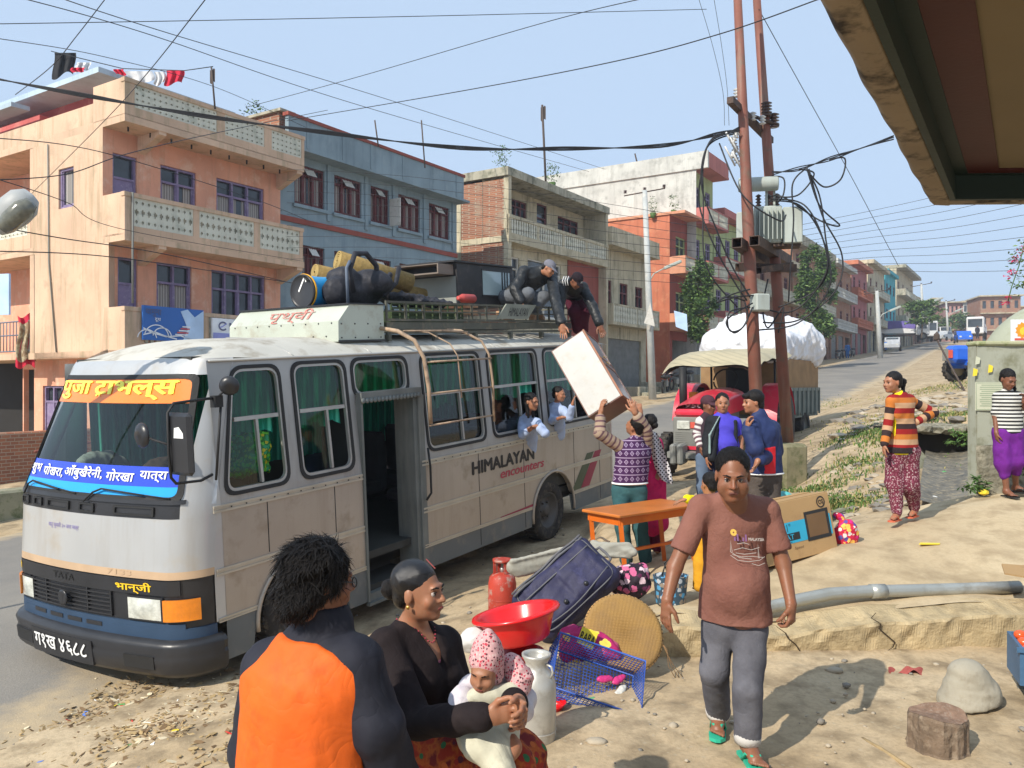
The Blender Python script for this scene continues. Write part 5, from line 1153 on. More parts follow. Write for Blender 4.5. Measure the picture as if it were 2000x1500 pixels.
 def arm(s,q,g=0.,to=1.,r=(.047,.040,.027),k=.02,t0=0):
  j=s.J;a,e,w_=j['sh'+q],j['el'+q],j['wr'+q];b=s.b;la,lb=np.linalg.norm(e-a),np.linalg.norm(w_-e);L_=[ell(a,(.050*b+g,)*3,k=.03,u=(0,0))]
  if to<=1:L_.append(cap(a,a+(e-a)*to,r[0]*b+g,(r[0]+(r[1]-r[0])*to)*b+g,k=k,u=(0,la*to)))
  else:
   t=to-1;L_+=[cap(a,e,r[0]*b+g,r[1]*b+g,k=k,u=(0,la)),cap(e,e+(w_-e)*t,r[1]*b+g,(r[1]+(r[2]-r[1])*t)*b+g,k=k,u=(la,la+lb*t))]
  return L_
 def cut(s,q,t,r=.085):a,e=s.J['sh'+q],s.J['el'+q];d=nv(e-a);return[ell(a+(e-a)*t+d*r,(r,)*3,k=.006,op='s')]
 def hand(s,q,d,pn,th,curl=.5,sc=1.,spread=.1):
  j=s.J;w_=j['wr'+q];d=nv(A3(d));pn=A3(pn);pn=nv(pn-d*(pn@d));lat=nv(np.cross(d,pn));lat=lat if lat@A3(th)>0 else-lat;k=sc*s.b
  L_=[cap(w_,w_+d*.03*k,.024*k,.021*k,k=.015,w=lat,wf=1.25),cap(w_+d*.03*k,w_+d*.075*k,.018*k,.016*k,w=lat,wf=2.1,k=.012)]
  for i,ln in enumerate((.074,.082,.076,.060)):
   o=w_+d*.082*k+lat*(.030-.020*i)*k;dd=nv(d+lat*(.12-.08*i)*spread*5);c0=curl*(.7+.15*i);r=(.0098-.0004*i)*k
   for n_,f in enumerate((.45,.32,.26)):
    a_=c0*(.8 if n_==0 else 1.05)*(n_+1)*.8;di=nv(dd*math.cos(a_)+pn*math.sin(a_));e=o+di*ln*f*k;L_.append(cap(o,e,r,r*.93,k=.004));o=e;r*=.93
  o=w_+d*.028*k+lat*.026*k;di=nv(d*.75+lat*.75+pn*.35);e=o+di*.036*k;L_.append(cap(o,e,.0135*k,.0115*k,k=.008));di2=nv(d+lat*.25+pn*(.2+curl*.5));L_+=[cap(e,e+di2*.030*k,.0112*k,.010*k,k=.004)];e=e+di2*.030*k;L_.append(cap(e,e+nv(di2+pn*curl*.4)*.022*k,.010*k,.0085*k,k=.004))
  return L_
 def leg(s,q,g=0.,r=(.080,.056,.036),to=2.,k=.03):
  j=s.J;a,e,w_=j['hp'+q],j['kn'+q],j['an'+q];b=s.b
  L_=[cap(a,e,r[0]*b+g,r[1]*b+g,k=.04,u=(0,.45))]
  if to>1:t=to-1;L_.append(cap(e,e+(w_-e)*t,r[1]*b+g,(r[1]+(r[2]-r[1])*t)*b+g,k=k,u=(.45,.45+.42*t)))
  return L_
 def foot(s,q,d,up=(0,0,1),sc=1.):
  a=s.J['an'+q];d=nv(A3(d));k=s.b*sc;lat=nv(np.cross(d,A3(up)));dn=-nv(A3(up));L_=[cap(a-d*.01,a+d*.10*k+dn*.045*k,.036*k,.027*k,k=.02,w=lat,wf=1.25),cap(a+dn*.03*k-d*.03*k,a+d*.03+dn*.05*k,.030*k,.026*k,k=.02)]
  for i in range(5):
   o=a+d*(.12-.006*i)*k+dn*.052*k+lat*(-.032+.016*i)*k;L_.append(cap(o,o+d*(.045-.006*i)*k,.0105*k,.0095*k,k=.006))
  return L_
 def add(s,*L_):
  for q in L_:s.body+=q
 def build_body(s,fine=True):s.bo=sdf('body',s.body,s.skin,s.t,s.res,smooth=1);return s.bo
 def part(s,name,prims,m,res=None,par=None,**k):return sdf(name,prims,m,par or s.t,res or s.res,**k)
 def face(s,brow=M_dark,hair=None,lips=None,closed=False):
  for sg in(-1,1):
   b=MB()
   T=Matrix(((s.hx[0],-s.hf[0],s.hu[0],0),(s.hx[1],-s.hf[1],s.hu[1],0),(s.hx[2],-s.hf[2],s.hu[2],0),(0,0,0,1)))
   if not closed:
    c=s.h(sg*.029,-.0765,.001);r=.0118*s.hs;b.ico(c,r,0,3,0,(1,1,1),True);ci=c+s.hf*r*.58;b.ico(ci,r*.60,1,2,0,(1,1,1),True)
    b.build('eye',[M_eyew if s.res<.007 else M_lash,M_eyed],s.bo)
    s.part('eyelid',[cap(s.h(sg*.017,-.0895,.007),s.h(sg*.030,-.0915,.0095),.0022*s.hs,.003*s.hs,k=.002),cap(s.h(sg*.030,-.0915,.0095),s.h(sg*.043,-.084,.005),.003*s.hs,.002*s.hs,k=.002)],M_lash if s.res<.007 else s.skin,s.res*.5,s.bo)
   s.part('eyebrow',[cap(s.h(sg*.015,-.0945,.0215),s.h(sg*.032,-.0935,.027),.0042*s.hs,.0040*s.hs,k=.003),cap(s.h(sg*.032,-.0935,.027),s.h(sg*.05,-.079,.022),.0040*s.hs,.0024*s.hs,k=.003)],M_hair,s.res*.6,s.bo)
  if lips:s.part('lips',[cap(s.h(-.019,-.0965,-.0565),s.h(0,-.1018,-.0545),.0030*s.hs,.0042*s.hs,k=.003),cap(s.h(.019,-.0965,-.0565),s.h(0,-.1018,-.0545),.0030*s.hs,.0042*s.hs,k=.003),cap(s.h(-.014,-.0965,-.0625),s.h(.014,-.0965,-.0625),.0042*s.hs,.0042*s.hs,k=.004)],lips,s.res*.6,s.bo)
 def locks(s,o,n,ln,lift=.3,flow='down',wd=.0022,curl=.5,seed=1):
  me=o.data;rs=np.random.default_rng(seed);k=len(me.polygons);ce=np.empty(k*3,np.float32);no=np.empty(k*3,np.float32);me.polygons.foreach_get('center',ce);me.polygons.foreach_get('normal',no)
  ce=ce.reshape(-1,3)+np.array(wloc(o));no=no.reshape(-1,3);b=MB();i_=rs.integers(0,k,n)
  for i in i_:
   c,n_=ce[i],no[i];base={'down':-s.hu*.9-s.hf*.35,'back':-s.hf-s.hu*.12,'fringe':s.hf*.5-s.hu*.6}[flow];d=base+rs.normal(size=3)*curl;d=nv(d-n_*(d@n_));sd=nv(np.cross(d,n_));L_=ln*rs.uniform(.5,1.2);ph=rs.uniform(0,6);am=curl*.12*L_
   ps=[c+n_*(.0006+L_*lift*math.sin(math.pi*.8*t)*.6)+d*L_*t+sd*am*math.sin(ph+5*t)for t in(0,.33,.66,1)];w_=wd*np.array([.7,1,.8,.15]);L4=[p+sd*q for p,q in zip(ps,w_)];R4=[p-sd*q for p,q in zip(ps,w_)]
   j=len(b.v);b.v+=[tuple(p)for p in L4+R4];b.f+=[(j,j+1,j+5,j+4),(j+1,j+2,j+6,j+5),(j+2,j+3,j+7,j+6)];b.m+=[0]*3;b.sm+=[True]*3
  return b.build('hair_locks',M_hair,o)
 def hair(s,style='short',m=None,line=.06,wr=.003,res=None,name='hair'):
  m=m or M_hair;H_=s.hell
  if style=='short':L_=[H_((0,.026,.045),(.0795,.094,.084),k=.01),H_((0,.07,-.02),(.066,.042,.055),k=.02),H_((0,-.105,line-.092),(.066,.085,.088),k=.02,op='s'),H_((-.08,-.02,-.045),(.03,.05,.045),k=.008,op='s'),H_((.08,-.02,-.045),(.03,.05,.045),k=.008,op='s'),H_((-.082,.004,-.02),(.022,.026,.032),k=.006,op='s'),H_((.082,.004,-.02),(.022,.026,.032),k=.006,op='s')]
  elif style=='thick':L_=[H_((0,.03,.045),(.096,.108,.10),k=.01),H_((0,.075,-.035),(.085,.06,.075),k=.03),H_((-.06,.0,.07),(.045,.06,.05),k=.02),H_((.05,.03,.09),(.05,.06,.045),k=.02),H_((0,-.12,-.03),(.075,.085,.10),k=.012,op='s'),H_((.088,-.005,-.03),(.02,.03,.04),k=.008,op='s'),H_((-.088,-.005,-.03),(.02,.03,.04),k=.008,op='s')]
  elif style=='tied':L_=[H_((0,.024,.042),(.080,.096,.086),k=.01),H_((0,.06,-.02),(.066,.05,.055),k=.02),H_((0,-.105,line-.10),(.068,.085,.095),k=.008,op='s'),H_((-.082,.0,-.035),(.02,.03,.045),k=.006,op='s'),H_((.082,.0,-.035),(.02,.03,.045),k=.006,op='s')]
  elif style=='front':L_=[H_((0,.028,.048),(.088,.10,.092),k=.01),H_((0,.075,-.03),(.072,.045,.065),k=.02),H_((0,-.075,.07),(.06,.035,.03),k=.02),H_((0,-.115,-.035),(.066,.08,.085),k=.01,op='s'),H_((-.084,.0,-.03),(.018,.025,.035),k=.006,op='s'),H_((.084,.0,-.03),(.018,.025,.035),k=.006,op='s')]
  return s.part(name,L_,m,res or s.res,wr=wr,wfreq=55)
def hair_fn(nt,L,tc):
 v=tc.outputs['Object'];mp=_n(nt,"ShaderNodeMapping");mp.inputs['Scale'].default_value=(1,1,.25);L(v,mp.inputs[0]);a=n_noise(nt,L,mp.outputs[0],160,6,.7);return n_ramp(nt,L,a,[(.4,(.004,.0035,.0035)),(.75,(.018,.013,.011))]),a
M_hair=pmat('black hair',hair_fn,.5,.25,.8)
M_eyew=mat('eye white',(.42,.36,.32),.35,bump=0,var=.02);M_eyed=mat('dark iris',(.015,.008,.005),.15,bump=0,spec=.8);M_lash=mat('lash line',(.02,.012,.01),.6,bump=0)
def skin(name,c):
 m=mat(name,c,.46,var=.09,vs=14,bump=.12,bs=170,col2=(c[0]*1.12,c[1]*.92,c[2]*.85),amt=.35,spec=.4,bdist=.002);p=m.node_tree.nodes["Principled BSDF"];p.inputs['Subsurface Weight'].default_value=.08;p.inputs['Subsurface Radius'].default_value=(.012,.005,.003);p.inputs['Subsurface Scale'].default_value=1;return m
SK1=skin('brown skin',(.235,.10,.054));SK2=skin('dark brown skin',(.20,.085,.048));SK3=skin('warm brown skin',(.34,.155,.085));M_lip=mat('lips',(.22,.06,.05),.4,bump=0)
def cloth(name,c,c2=None,rough=.85,bs=220,bump=.25,var=.08,amt=.3):return mat(name,c,rough,var=var,vs=5,bump=bump,bs=bs,col2=c2,amt=amt,bdist=.003,spec=.2,wrk=.5,wks=7)
def stripe_fn(cols,scale,attr=False,soft=0):
 def fn(nt,L,tc):
  z=n_attr(nt,L,'run')['Fac']if attr else n_sep(nt,L,tc.outputs['Object'])[2]
  f=n_math(nt,L,'FRACT',n_math(nt,L,'MULTIPLY',z,scale));n=len(cols);return n_ramp(nt,L,f,[(i/n,c)for i,c in enumerate(cols)],'CONSTANT')
 return fn
def dots_fn(bgc,fgs,scale,thr=.35,thr2=None):
 def fn(nt,L,tc):
  v=tc.outputs['Object'];d=n_math(nt,L,'ADD',n_vor(nt,L,v,scale),n_math(nt,L,'MULTIPLY',n_math(nt,L,'SUBTRACT',n_noise(nt,L,v,scale*2.2,3),.5),.7));c=n_vor(nt,L,v,scale,out='Color');sel=n_ramp(nt,L,n_sep(nt,L,c)[0],[(i/len(fgs),q)for i,q in enumerate(fgs)],'CONSTANT')
  return n_mix(nt,L,n_math(nt,L,'LESS_THAN',d,thr),bgc,sel)
 return fn
M_hair2=pmat('oiled black hair',hair_fn,.25,.6,.4)
M_steelw=mat('watch steel',(.4,.4,.42),.3,metal=.8,bump=0)
M_gold=mat('gold',(.8,.5,.12),.25,metal=.9,bump=0)
Dm=4.7
f=Fig('man in a faded brown printed T-shirt and rolled grey trousers walking towards the camera',dict(nk=(1434,975,4.62),shL=(1368,992,4.66),shR=(1498,998,4.72),elL=(1318,1108,4.60),wrL=(1303,1172,4.52),elR=(1530,1102,4.66),wrR=(1545,1180,4.55),hpL=(1403,1222,4.78),hpR=(1467,1222,4.7),knL=(1396,1310,4.72),anL=(1403,1393,4.99),knR=(1460,1345,4.55),anR=(1460,1450,4.58)),Dm,SK1,dict(c=(1431,928,4.52),h=.274,f=(-.22,-1,-.22)),1.08,.0062)
f.add(f.torso(),f.neck(.062),f.head(jaw=1.35)+[f.hell((-.05,-.045,-.045),(.022,.03,.035),k=.02),f.hell((.05,-.045,-.045),(.022,.03,.035),k=.02),f.hell((0,-.045,-.10),(.04,.03,.02),k=.02)],f.arm('L',to=2),f.arm('R',to=2),f.hand('L',(-.12,-.1,-1),(.8,.5,0),(.2,-1,-.1),.35),f.hand('R',(-.05,-.25,-1),(-.6,.6,0),(-.5,-.8,0),1.25),f.leg('L'),f.leg('R'),f.foot('L',(-.3,-1,-.02)),f.foot('R',(.15,-1,0)))
f.build_body();f.face(lips=mat('dark lips',(.13,.045,.035),.45,bump=0))
M_tsh=pmat('faded brown cotton',lambda nt,L,tc:(n_ramp(nt,L,n_noise(nt,L,tc.outputs['Object'],3.5,7,.6),[(.35,(.20,.085,.065)),(.7,(.27,.125,.095))]),n_noise(nt,L,tc.outputs['Object'],45,5,.6)),.9,.15,.3,.55,6)
hemz=P(1430,1224,4.6).z
tee=f.torso(.020,belly=1.0)+f.arm('L',.013,.68,(.052,.054,.05))+f.arm('R',.013,.68,(.052,.054,.05))+f.cut('L',.66)+f.cut('R',.66)+[cap(f.pel-f.up*.02,f.pel+f.up*.15,.150,.145,w=f.wp,wf=1.32,k=.05),cap(f.J['nk']+f.up*.02-f.fw*-.0,f.J['nk']+f.up*.1,.067,.085,op='s',k=.01),pln((0,0,hemz),(0,0,-1))]
f.part('tshirt',tee,M_tsh,wr=.0042,wfreq=11,wdir=(1,0,.35))
M_jean=pmat('grey denim',lambda nt,L,tc:(n_ramp(nt,L,n_noise(nt,L,tc.outputs['Object'],4,7,.65),[(.35,(.085,.085,.10)),(.7,(.16,.16,.18))]),n_noise(nt,L,tc.outputs['Object'],160,3,.6)),.9,.15,.3,.6,7)
tr=f.leg('L',.008,(.084,.070,.060),1.93)+f.leg('R',.008,(.084,.070,.060),1.86)+[ell(f.pel,(.165,.12,.12),k=.04)]
for q in tr[:-1]:q['k']=.012
tro=f.part('trousers',tr,M_jean,wr=.0045,wfreq=10,wdir=(.5,.2,.6))
for q,t in(('L',.93),('R',.88)):
 j=f.J;c=mid(j['kn'+q],j['an'+q],t);d=nv(j['an'+q]-j['kn'+q]);b=MB();b.lathe([(.056,-.03),(.073,-.035),(.076,0),(.073,.032),(.056,.03)],24,axes(c,Vector(d).orthogonal(),z=d),cap=False);b.build('rolled_cuff',cloth('pale turn-up',(.52,.50,.47)),tro)
M_flip=mat('green rubber',(.03,.42,.27),.55,var=.08,bump=.05)
def flip(f,q,d,m,sc=1.,par=None):
 a=f.J['an'+q];d=nv(A3(d));lat=nv(np.cross(d,(0,0,1)));k=f.b*sc;z0=a[2]-.088*k;b=MB();T=axes((a[0],a[1],z0),d,z=(0,0,1))
 out=[(-.07,-.03),(-.075,0),(-.07,.03),(0,.037),(.08,.045),(.15,.045),(.185,.02),(.19,-.005),(.17,-.04),(.1,-.047),(.02,-.035)];b.prism([(x*k,y*k)for x,y in out],0,.018*k,'z',None,T)
 for sg in(-1,1):b.tube([T@Vector(v)*1 for v in[(.135*k,.01*k,.02*k),(.10*k,sg*.02*k,.062*k),(.05*k,sg*.035*k,.055*k),(.02*k,sg*.04*k,.012*k)]],.008*k,6)
 return b.build('sandal',m,f.t)
flip(f,'L',(-.3,-1,0),M_flip);flip(f,'R',(.15,-1,0),M_flip)
f.locks(f.hair('short',line=.108,wr=.0012),9000,.022,.10,'down',.0014,.9)
fwv=Vector(f.fw)
def chest(x,h,D=None):
 c=f.ch-f.up*.17;p=c+f.w*x+f.up*h;return Vector(p)+fwv*(.182+.0+(-.5*x*x)-.18*max(0,h)+.10*max(0,-h))
b=MB();M_pr=mat('worn white print',(.55,.50,.46),.8,bump=0,var=.1);M_pu=mat('purple print',(.25,.12,.26),.8,bump=0);M_yl=mat('yellow print',(.8,.5,.1),.8,bump=0)
put_text(b,'MALAYSIA',lambda x,h:chest(.008+x,.034+h),.095,.017,0,.03)
stroke(b,[(-.075+.012*math.cos(a),.075+.012*math.sin(a))for a in np.linspace(0,6.3,10)],.014,chest,2)
for k in range(5):x=-.075+.016*k;b.add([chest(x,.03),chest(x+.01,.03),chest(x+.01,.05+.02*math.sin(k*2.1)),chest(x,.05+.02*math.sin(k*2.1))],[(0,1,2,3)],1)
for pth in([(-.1,-.03),(-.095,.03),(-.09,-.03)],[(-.1,-.05),(-.06,-.075),(0,-.08),(.07,-.07),(.1,-.05)],[(-.09,-.045),(-.04,-.055),(.03,-.05),(.09,-.055)],[(-.08,-.02),(-.03,-.005),(.02,-.015),(.07,0)],[(-.07,-.035),(-.02,-.04),(.05,-.03)],[(.06,-.06),(.063,.02),(.066,-.06)],[(-.06,.015),(-.02,.022),(.01,.015)],[(-.1,-.03),(-.05,-.06),(.02,-.065)],[(.02,-.09),(.06,-.1),(.1,-.085)]):stroke(b,pth,.0028,chest,0)
b.build('chest_print',[M_pr,M_pu,M_yl],f.t)
MAN=f
f=Fig('wavy haired man in a charcoal and orange jacket with his back to the camera',dict(nk=(632,1222,2.70),shL=(530,1304,2.72),shR=(694,1300,2.66),elL=(496,1470,2.75),wrL=(530,1560,2.9),elR=(738,1425,2.62),wrR=(790,1560,2.75),hpL=(540,1530,2.7),hpR=(640,1530,2.66),knL=(540,1760,2.7),anL=(545,1985,2.75),knR=(640,1760,2.66),anR=(640,1985,2.7)),2.7,SK2,dict(c=(628,1135,2.68),h=.235,f=(.86,.52,-.08)),1.0,.006)
f.fw=-nv(np.cross(f.w,f.up));f.add(f.torso(),f.neck(),f.head(),f.arm('L',to=2),f.arm('R',to=2),f.hand('L',(.6,.6,-.4),(0,1,0),(0,0,1),.6),f.hand('R',(.5,.6,-.3),(-1,.3,0),(0,0,1),.6),f.leg('L'),f.leg('R'),f.foot('L',(.2,1,0)),f.foot('R',(.2,1,0)))
f.build_body()
M_jk=mat('charcoal nylon',(.020,.021,.030),.72,var=.25,vs=6,bump=.35,bs=18,spec=.2,bdist=.006,wrk=.5,wks=6);M_ojk=mat('orange nylon',(.72,.12,.010),.7,var=.12,vs=5,bump=.45,bs=14,spec=.35,bdist=.008,col2=(.62,.10,.01),amt=.35,wrk=.5,wks=6)
tor=f.torso(.032)+[cap(f.pel,mid(f.pel,f.ch,.75),.135,.14,w=f.w,wf=1.38,k=.05),pln((0,0,f.pel[2]-.08),(0,0,-1))]
f.part('jacket',tor[:-1]+f.arm('L',.03,1.9,(.055,.05,.04))+f.arm('R',.03,1.9,(.056,.052,.042))+[cap(f.J['nk']+f.up*.0,f.J['nk']+f.up*.05,.075,.07,k=.02),cap(f.J['nk']+f.up*.06,f.J['nk']+f.up*.2,.062,.07,op='s',k=.008),tor[-1]],M_jk,wr=.006,wfreq=12,wdir=(.6,.2,.6),seed=5)
z1=P(620,1268,2.55).z;a_=P(744,1352,2.55);b_=P(700,1300,2.55)
pan=[dict(q)for q in f.torso(.043)+[cap(f.pel,mid(f.pel,f.ch,.75),.146,.151,w=f.w,wf=1.38,k=.05)]]+[pln((P(690,1318,2.55)),(.6,0,1),.015),pln(P(560,1268,2.55),(.05,0,1),.01),pln(P(492,1300,2.55),(-.8,0,.7),.01),pln(P(716,1370,2.55),(1,0,-.12)),pln(f.pel+A3((0,.02,0)),(0,1,0)),pln((0,0,f.pel[2]-.09),(0,0,-1))]
f.part('orange_panel',pan,M_ojk,wr=.006,wfreq=12,wdir=(.6,.2,.6),seed=5)
f.part('trousers',f.leg('L',.015,(.095,.075,.065),1.95)+f.leg('R',.015,(.095,.075,.065),1.95)+[ell(f.pel,(.17,.12,.13),k=.05)],cloth('dark trousers',(.03,.03,.035)),.012)
f.locks(f.hair('thick',wr=.0075,res=.005),9000,.05,.14,'down',.0015,.42)
b=MB();c=f.h
b.tube([c(.076,.0,.012),c(.076,-.05,.01),c(.07,-.088,.006)],.0022,6)
for sg in(-1,1):b.tube([c(sg*.029+.021*math.cos(a),-.103,-.002+.016*math.sin(a))for a in np.linspace(0,6.28,14)],.0022,5)
b.build('glasses',M_bblk,f.t)
f=Fig('seated woman in a black cardigan with a red patterned skirt holding the baby',dict(nk=(806,1222,3.33),shL=(752,1262,3.22),shR=(868,1256,3.44),elL=(815,1412,3.02),wrL=(948,1400,2.80),elR=(912,1392,3.42),wrR=(1012,1372,2.86),hpL=(800,1450,3.28),hpR=(858,1440,3.42),knL=(985,1505,2.98),anL=(1000,1780,3.0),knR=(1010,1480,3.16),anR=(1040,1740,3.15)),3.3,SK3,dict(c=(818,1155,3.28),h=.236,f=(.93,-.36,.02)),.96,.0055)
f.fw=nv((.85,-.5,0));f.add(f.torso(bust=1),f.neck(.047),f.head(female=True),f.arm('L',to=2,r=(.045,.038,.027)),f.arm('R',to=2),f.hand('L',(1,.15,.12),(0,-1,.1),(0,.2,1),.55),f.hand('R',(.2,-.85,-.1),(-.9,-.2,-.2),(0,0,1),.75),f.leg('L'),f.leg('R'),f.foot('L',(.6,-.6,0)),f.foot('R',(.6,-.6,0)))
f.build_body();f.face(lips=M_lip)
M_card=cloth('black knit cardigan',(.018,.013,.014),(.028,.02,.02),.9,130,.4)
nkz=f.J['nk']
f.part('cardigan',f.torso(.018,bust=1)+f.arm('L',.017,1.93,(.05,.045,.036))+f.arm('R',.017,1.93,(.05,.045,.036))+[cap(nkz+f.up*.01,nkz+f.up*.12,.056,.075,op='s',k=.012),cap(nkz+f.fw*.07+f.up*.03,f.ch+f.fw*.15-f.up*.10,.045,.012,op='s',k=.01),pln(f.pel+A3((0,0,.03)),(0,0,-1))],M_card,wr=.0035,wfreq=14)
f.part('blouse',f.torso(.012,bust=1)[:2]+[cap(f.pel,mid(f.pel,f.ch,.2),.118,.118,w=f.w,wf=1.35,k=.03),pln(f.pel+A3((0,0,-.05)),(0,0,-1))],pmat('pink striped blouse',stripe_fn([(.55,.2,.3),(.62,.3,.38),(.4,.12,.2)],40)),wr=.002,wfreq=20)
def skirt_fn(nt,L,tc):
 v=tc.outputs['Object'];a=n_noise(nt,L,v,16,3,.5);c=n_vor(nt,L,v,22,out='Color');d=n_vor(nt,L,v,22);base=n_ramp(nt,L,a,[(.4,(.30,.03,.015)),(.5,(.42,.10,.02)),(.6,(.16,.015,.015))]);g=n_ramp(nt,L,n_sep(nt,L,c)[1],[(0,(.30,.03,.02)),(.5,(.035,.14,.05)),(.75,(.48,.12,.03)),(.9,(.1,.02,.03))],'CONSTANT')
 return n_mix(nt,L,n_math(nt,L,'LESS_THAN',d,.36),base,g)
M_skirt=pmat('red floral skirt',skirt_fn,.85,wrk=.6,wks=7)
j=f.J;f.part('skirt',[cap(j['hpL'],j['knL'],.118,.10,k=.08),cap(j['hpR'],j['knR'],.118,.10,k=.08),cap(j['knL'],mid(j['knL'],j['anL'],.85),.10,.13,k=.06),cap(j['knR'],mid(j['knR'],j['anR'],.85),.10,.13,k=.06),ell(f.pel,(.19,.18,.13),k=.06),cap(mid(j['knL'],j['hpL'],.4),mid(j['knR'],j['hpR'],.4),.09,.09,k=.06)],M_skirt,.008,wr=.007,wfreq=13,wdir=(0,0,1))
f.hair('tied',m=M_hair2,line=.072,wr=.0012);f.part('hair_bun',[f.hell((0,.13,-.0),(.042,.035,.042),k=.01)],M_hair,wr=.003,wfreq=60)
b=MB();b.add([f.h(-.004,-.075+.02*t,.095+.018*t)for t in(0,1,2)]+[f.h(.004,-.075+.02*t,.095+.018*t)for t in(0,1,2)],[(0,1,4,3),(1,2,5,4)]);b.build('hair_parting',M_sred,f.t)
b=MB()
for k in range(26):
 a=math.pi*(k/25-.5)*1.35;p=nkz+f.w*.058*math.sin(a)*1.1+f.fw*(.075*math.cos(a)+.015)+f.up*(.015-.07*math.cos(a)**3);b.ico(p,.0042,0,1,0,(1,1,1),True)
b.build('bead_necklace',M_rtx,f.t)
b=MB();b.lathe([(.006,-.004),(.009,0),(.006,.004)],10,axes(f.h(.079 if f.h(.079,0,0)[1]<f.h(-.079,0,0)[1]else-.079,.008,-.045),f.hf,z=f.hx));b.build('earring',M_gold,f.t)
b=MB();d=nv(j['wrL']-j['elL']);b.lathe([(.036,-.006),(.041,0),(.036,.006)],20,axes(mid(j['elL'],j['wrL'],.97),Vector(d).orthogonal(),z=d),cap=False);b.build('bangle',M_wtx,f.t)
WOM=f
one('stool',M_dgr,'low dark seat under the woman in the black cardigan','stool',lambda b:(b.bbox(-.2,.2,-.2,.2,.36,.42,.01),[b.box(x,x+.05,y,y+.05,0,.36)for x in(-.19,.14)for y in(-.19,.14)]),M=frame((f.pel[0],f.pel[1]+.02,f.pel[2]-.55),.5))
f=Fig('baby with a pink patterned hood wrapped in a cream blanket on the seated woman lap',dict(nk=(955,1335,3.03),shL=(922,1348,3.02),shR=(1000,1346,3.06),elL=(903,1368,2.95),wrL=(899,1388,2.90),elR=(1022,1368,3.02),wrR=(1018,1392,2.93),hpL=(945,1425,3.0),hpR=(985,1425,3.03),knL=(925,1460,2.88),anL=(945,1490,2.85),knR=(1000,1460,2.9),anR=(990,1490,2.86)),3.0,SK3,dict(c=(948,1310,2.95),h=.158,f=(-.32,-.92,-.22),u=(.0,-.15,1)),.52,.005)
f.add(f.torso(),f.neck(),f.head(),f.arm('L',to=2,r=(.055,.05,.04)),f.arm('R',to=2,r=(.055,.05,.04)),f.hand('L',(-.1,-.3,-1),(.8,0,0),(0,-1,0),.8,1.0),f.hand('R',(-.3,-.4,-1),(-.8,0,0),(0,-1,0),.8,1.0),f.leg('L'),f.leg('R'));f.build_body();f.face(lips=M_lip,closed=True)
M_white_k=cloth('white baby jacket',(.62,.58,.60),(.5,.45,.5));f.part('jacket',f.torso(.014)+f.arm('L',.018,1.8,(.06,.055,.05))+f.arm('R',.018,1.8,(.06,.055,.05)),M_white_k,wr=.003,wfreq=25)
M_hood=pmat('pink dotted cotton',dots_fn((.60,.34,.34),[(.10,.03,.04),(.62,.45,.42),(.5,.05,.08)],105,.42),.85)
hd=[f.hell((0,.03,.05),(.094,.105,.10),k=.01),f.hell((0,.05,.135),(.055,.06,.055),k=.05),f.hell((0,.06,.185),(.02,.02,.026),k=.03),f.hell((0,.03,-.04),(.088,.08,.06),k=.03),f.hell((0,-.12,-.045),(.066,.10,.068),k=.01,op='s')]
f.part('hood',hd,M_hood,wr=.002,wfreq=40);f.part('hood_flap',[cap(P(998,1300,3.02),P(1015,1325,3.0),.042,.05,k=.03),cap(P(1015,1325,3.0),P(1012,1345,2.97),.05,.035,k=.02)],M_hood,wr=.005,wfreq=30)
M_blk=cloth('cream blanket',(.56,.54,.42),(.45,.43,.33),.9,90,.3)
f.part('blanket',[cap(P(928,1362,2.92),P(998,1358,2.95),.036,.042,k=.02),cap(P(935,1392,2.96),P(992,1388,2.98),.058,.06,k=.04),cap(P(925,1445,2.93),P(985,1445,2.95),.058,.062,k=.05),cap(P(965,1470,2.88),P(980,1500,2.84),.07,.05,k=.04),cap(P(905,1430,2.92),P(930,1455,2.88),.03,.05,k=.03)],M_blk,wr=.008,wfreq=16,wdir=(1,0,.5))
def legs_std(f,m,g=.012,r=(.09,.07,.06),to=1.93,res=None,name='trousers',wr=.004,**k):return f.part(name,f.leg('L',g,r,to)+f.leg('R',g,r,to)+[ell(f.pel,(.155*f.b,.115*f.b,.12*f.b),k=.05)],m,res,wr=wr,wfreq=12,wdir=(.3,.2,.6),**k)
D=8.9
f=Fig('man in a purple knitted vest over a plaid shirt lifting the white cabinet overhead',dict(nk=(1243,860,D),shL=(1212,874,D-.05),shR=(1262,876,D+.1),elL=(1172,846,D-.15),wrL=(1173,808,D-.1),elR=(1262,840,D),wrR=(1240,806,D-.1),hpL=(1212,955,D),hpR=(1246,955,D),knL=(1216,1030,D-.05),anL=(1224,1098,D),knR=(1250,1030,D),anR=(1262,1096,D+.05)),D,SK3,dict(c=(1240,833,D),h=.225,f=(-.75,.55,.35),u=(0,-.3,1)),.98,.009)
f.fw=nv((-.2,1,0));f.add(f.torso(),f.neck(),f.head(),f.arm('L',to=2),f.arm('R',to=2),f.hand('L',(.15,-.05,1),(1,.4,0),(.3,1,0),.5,1.1),f.hand('R',(-.3,-.1,1),(0,.6,0),(-1,0,0),.5,1.1),f.leg('L'),f.leg('R'),f.foot('L',(.1,1,0)),f.foot('R',(.3,1,0)));f.build_body()
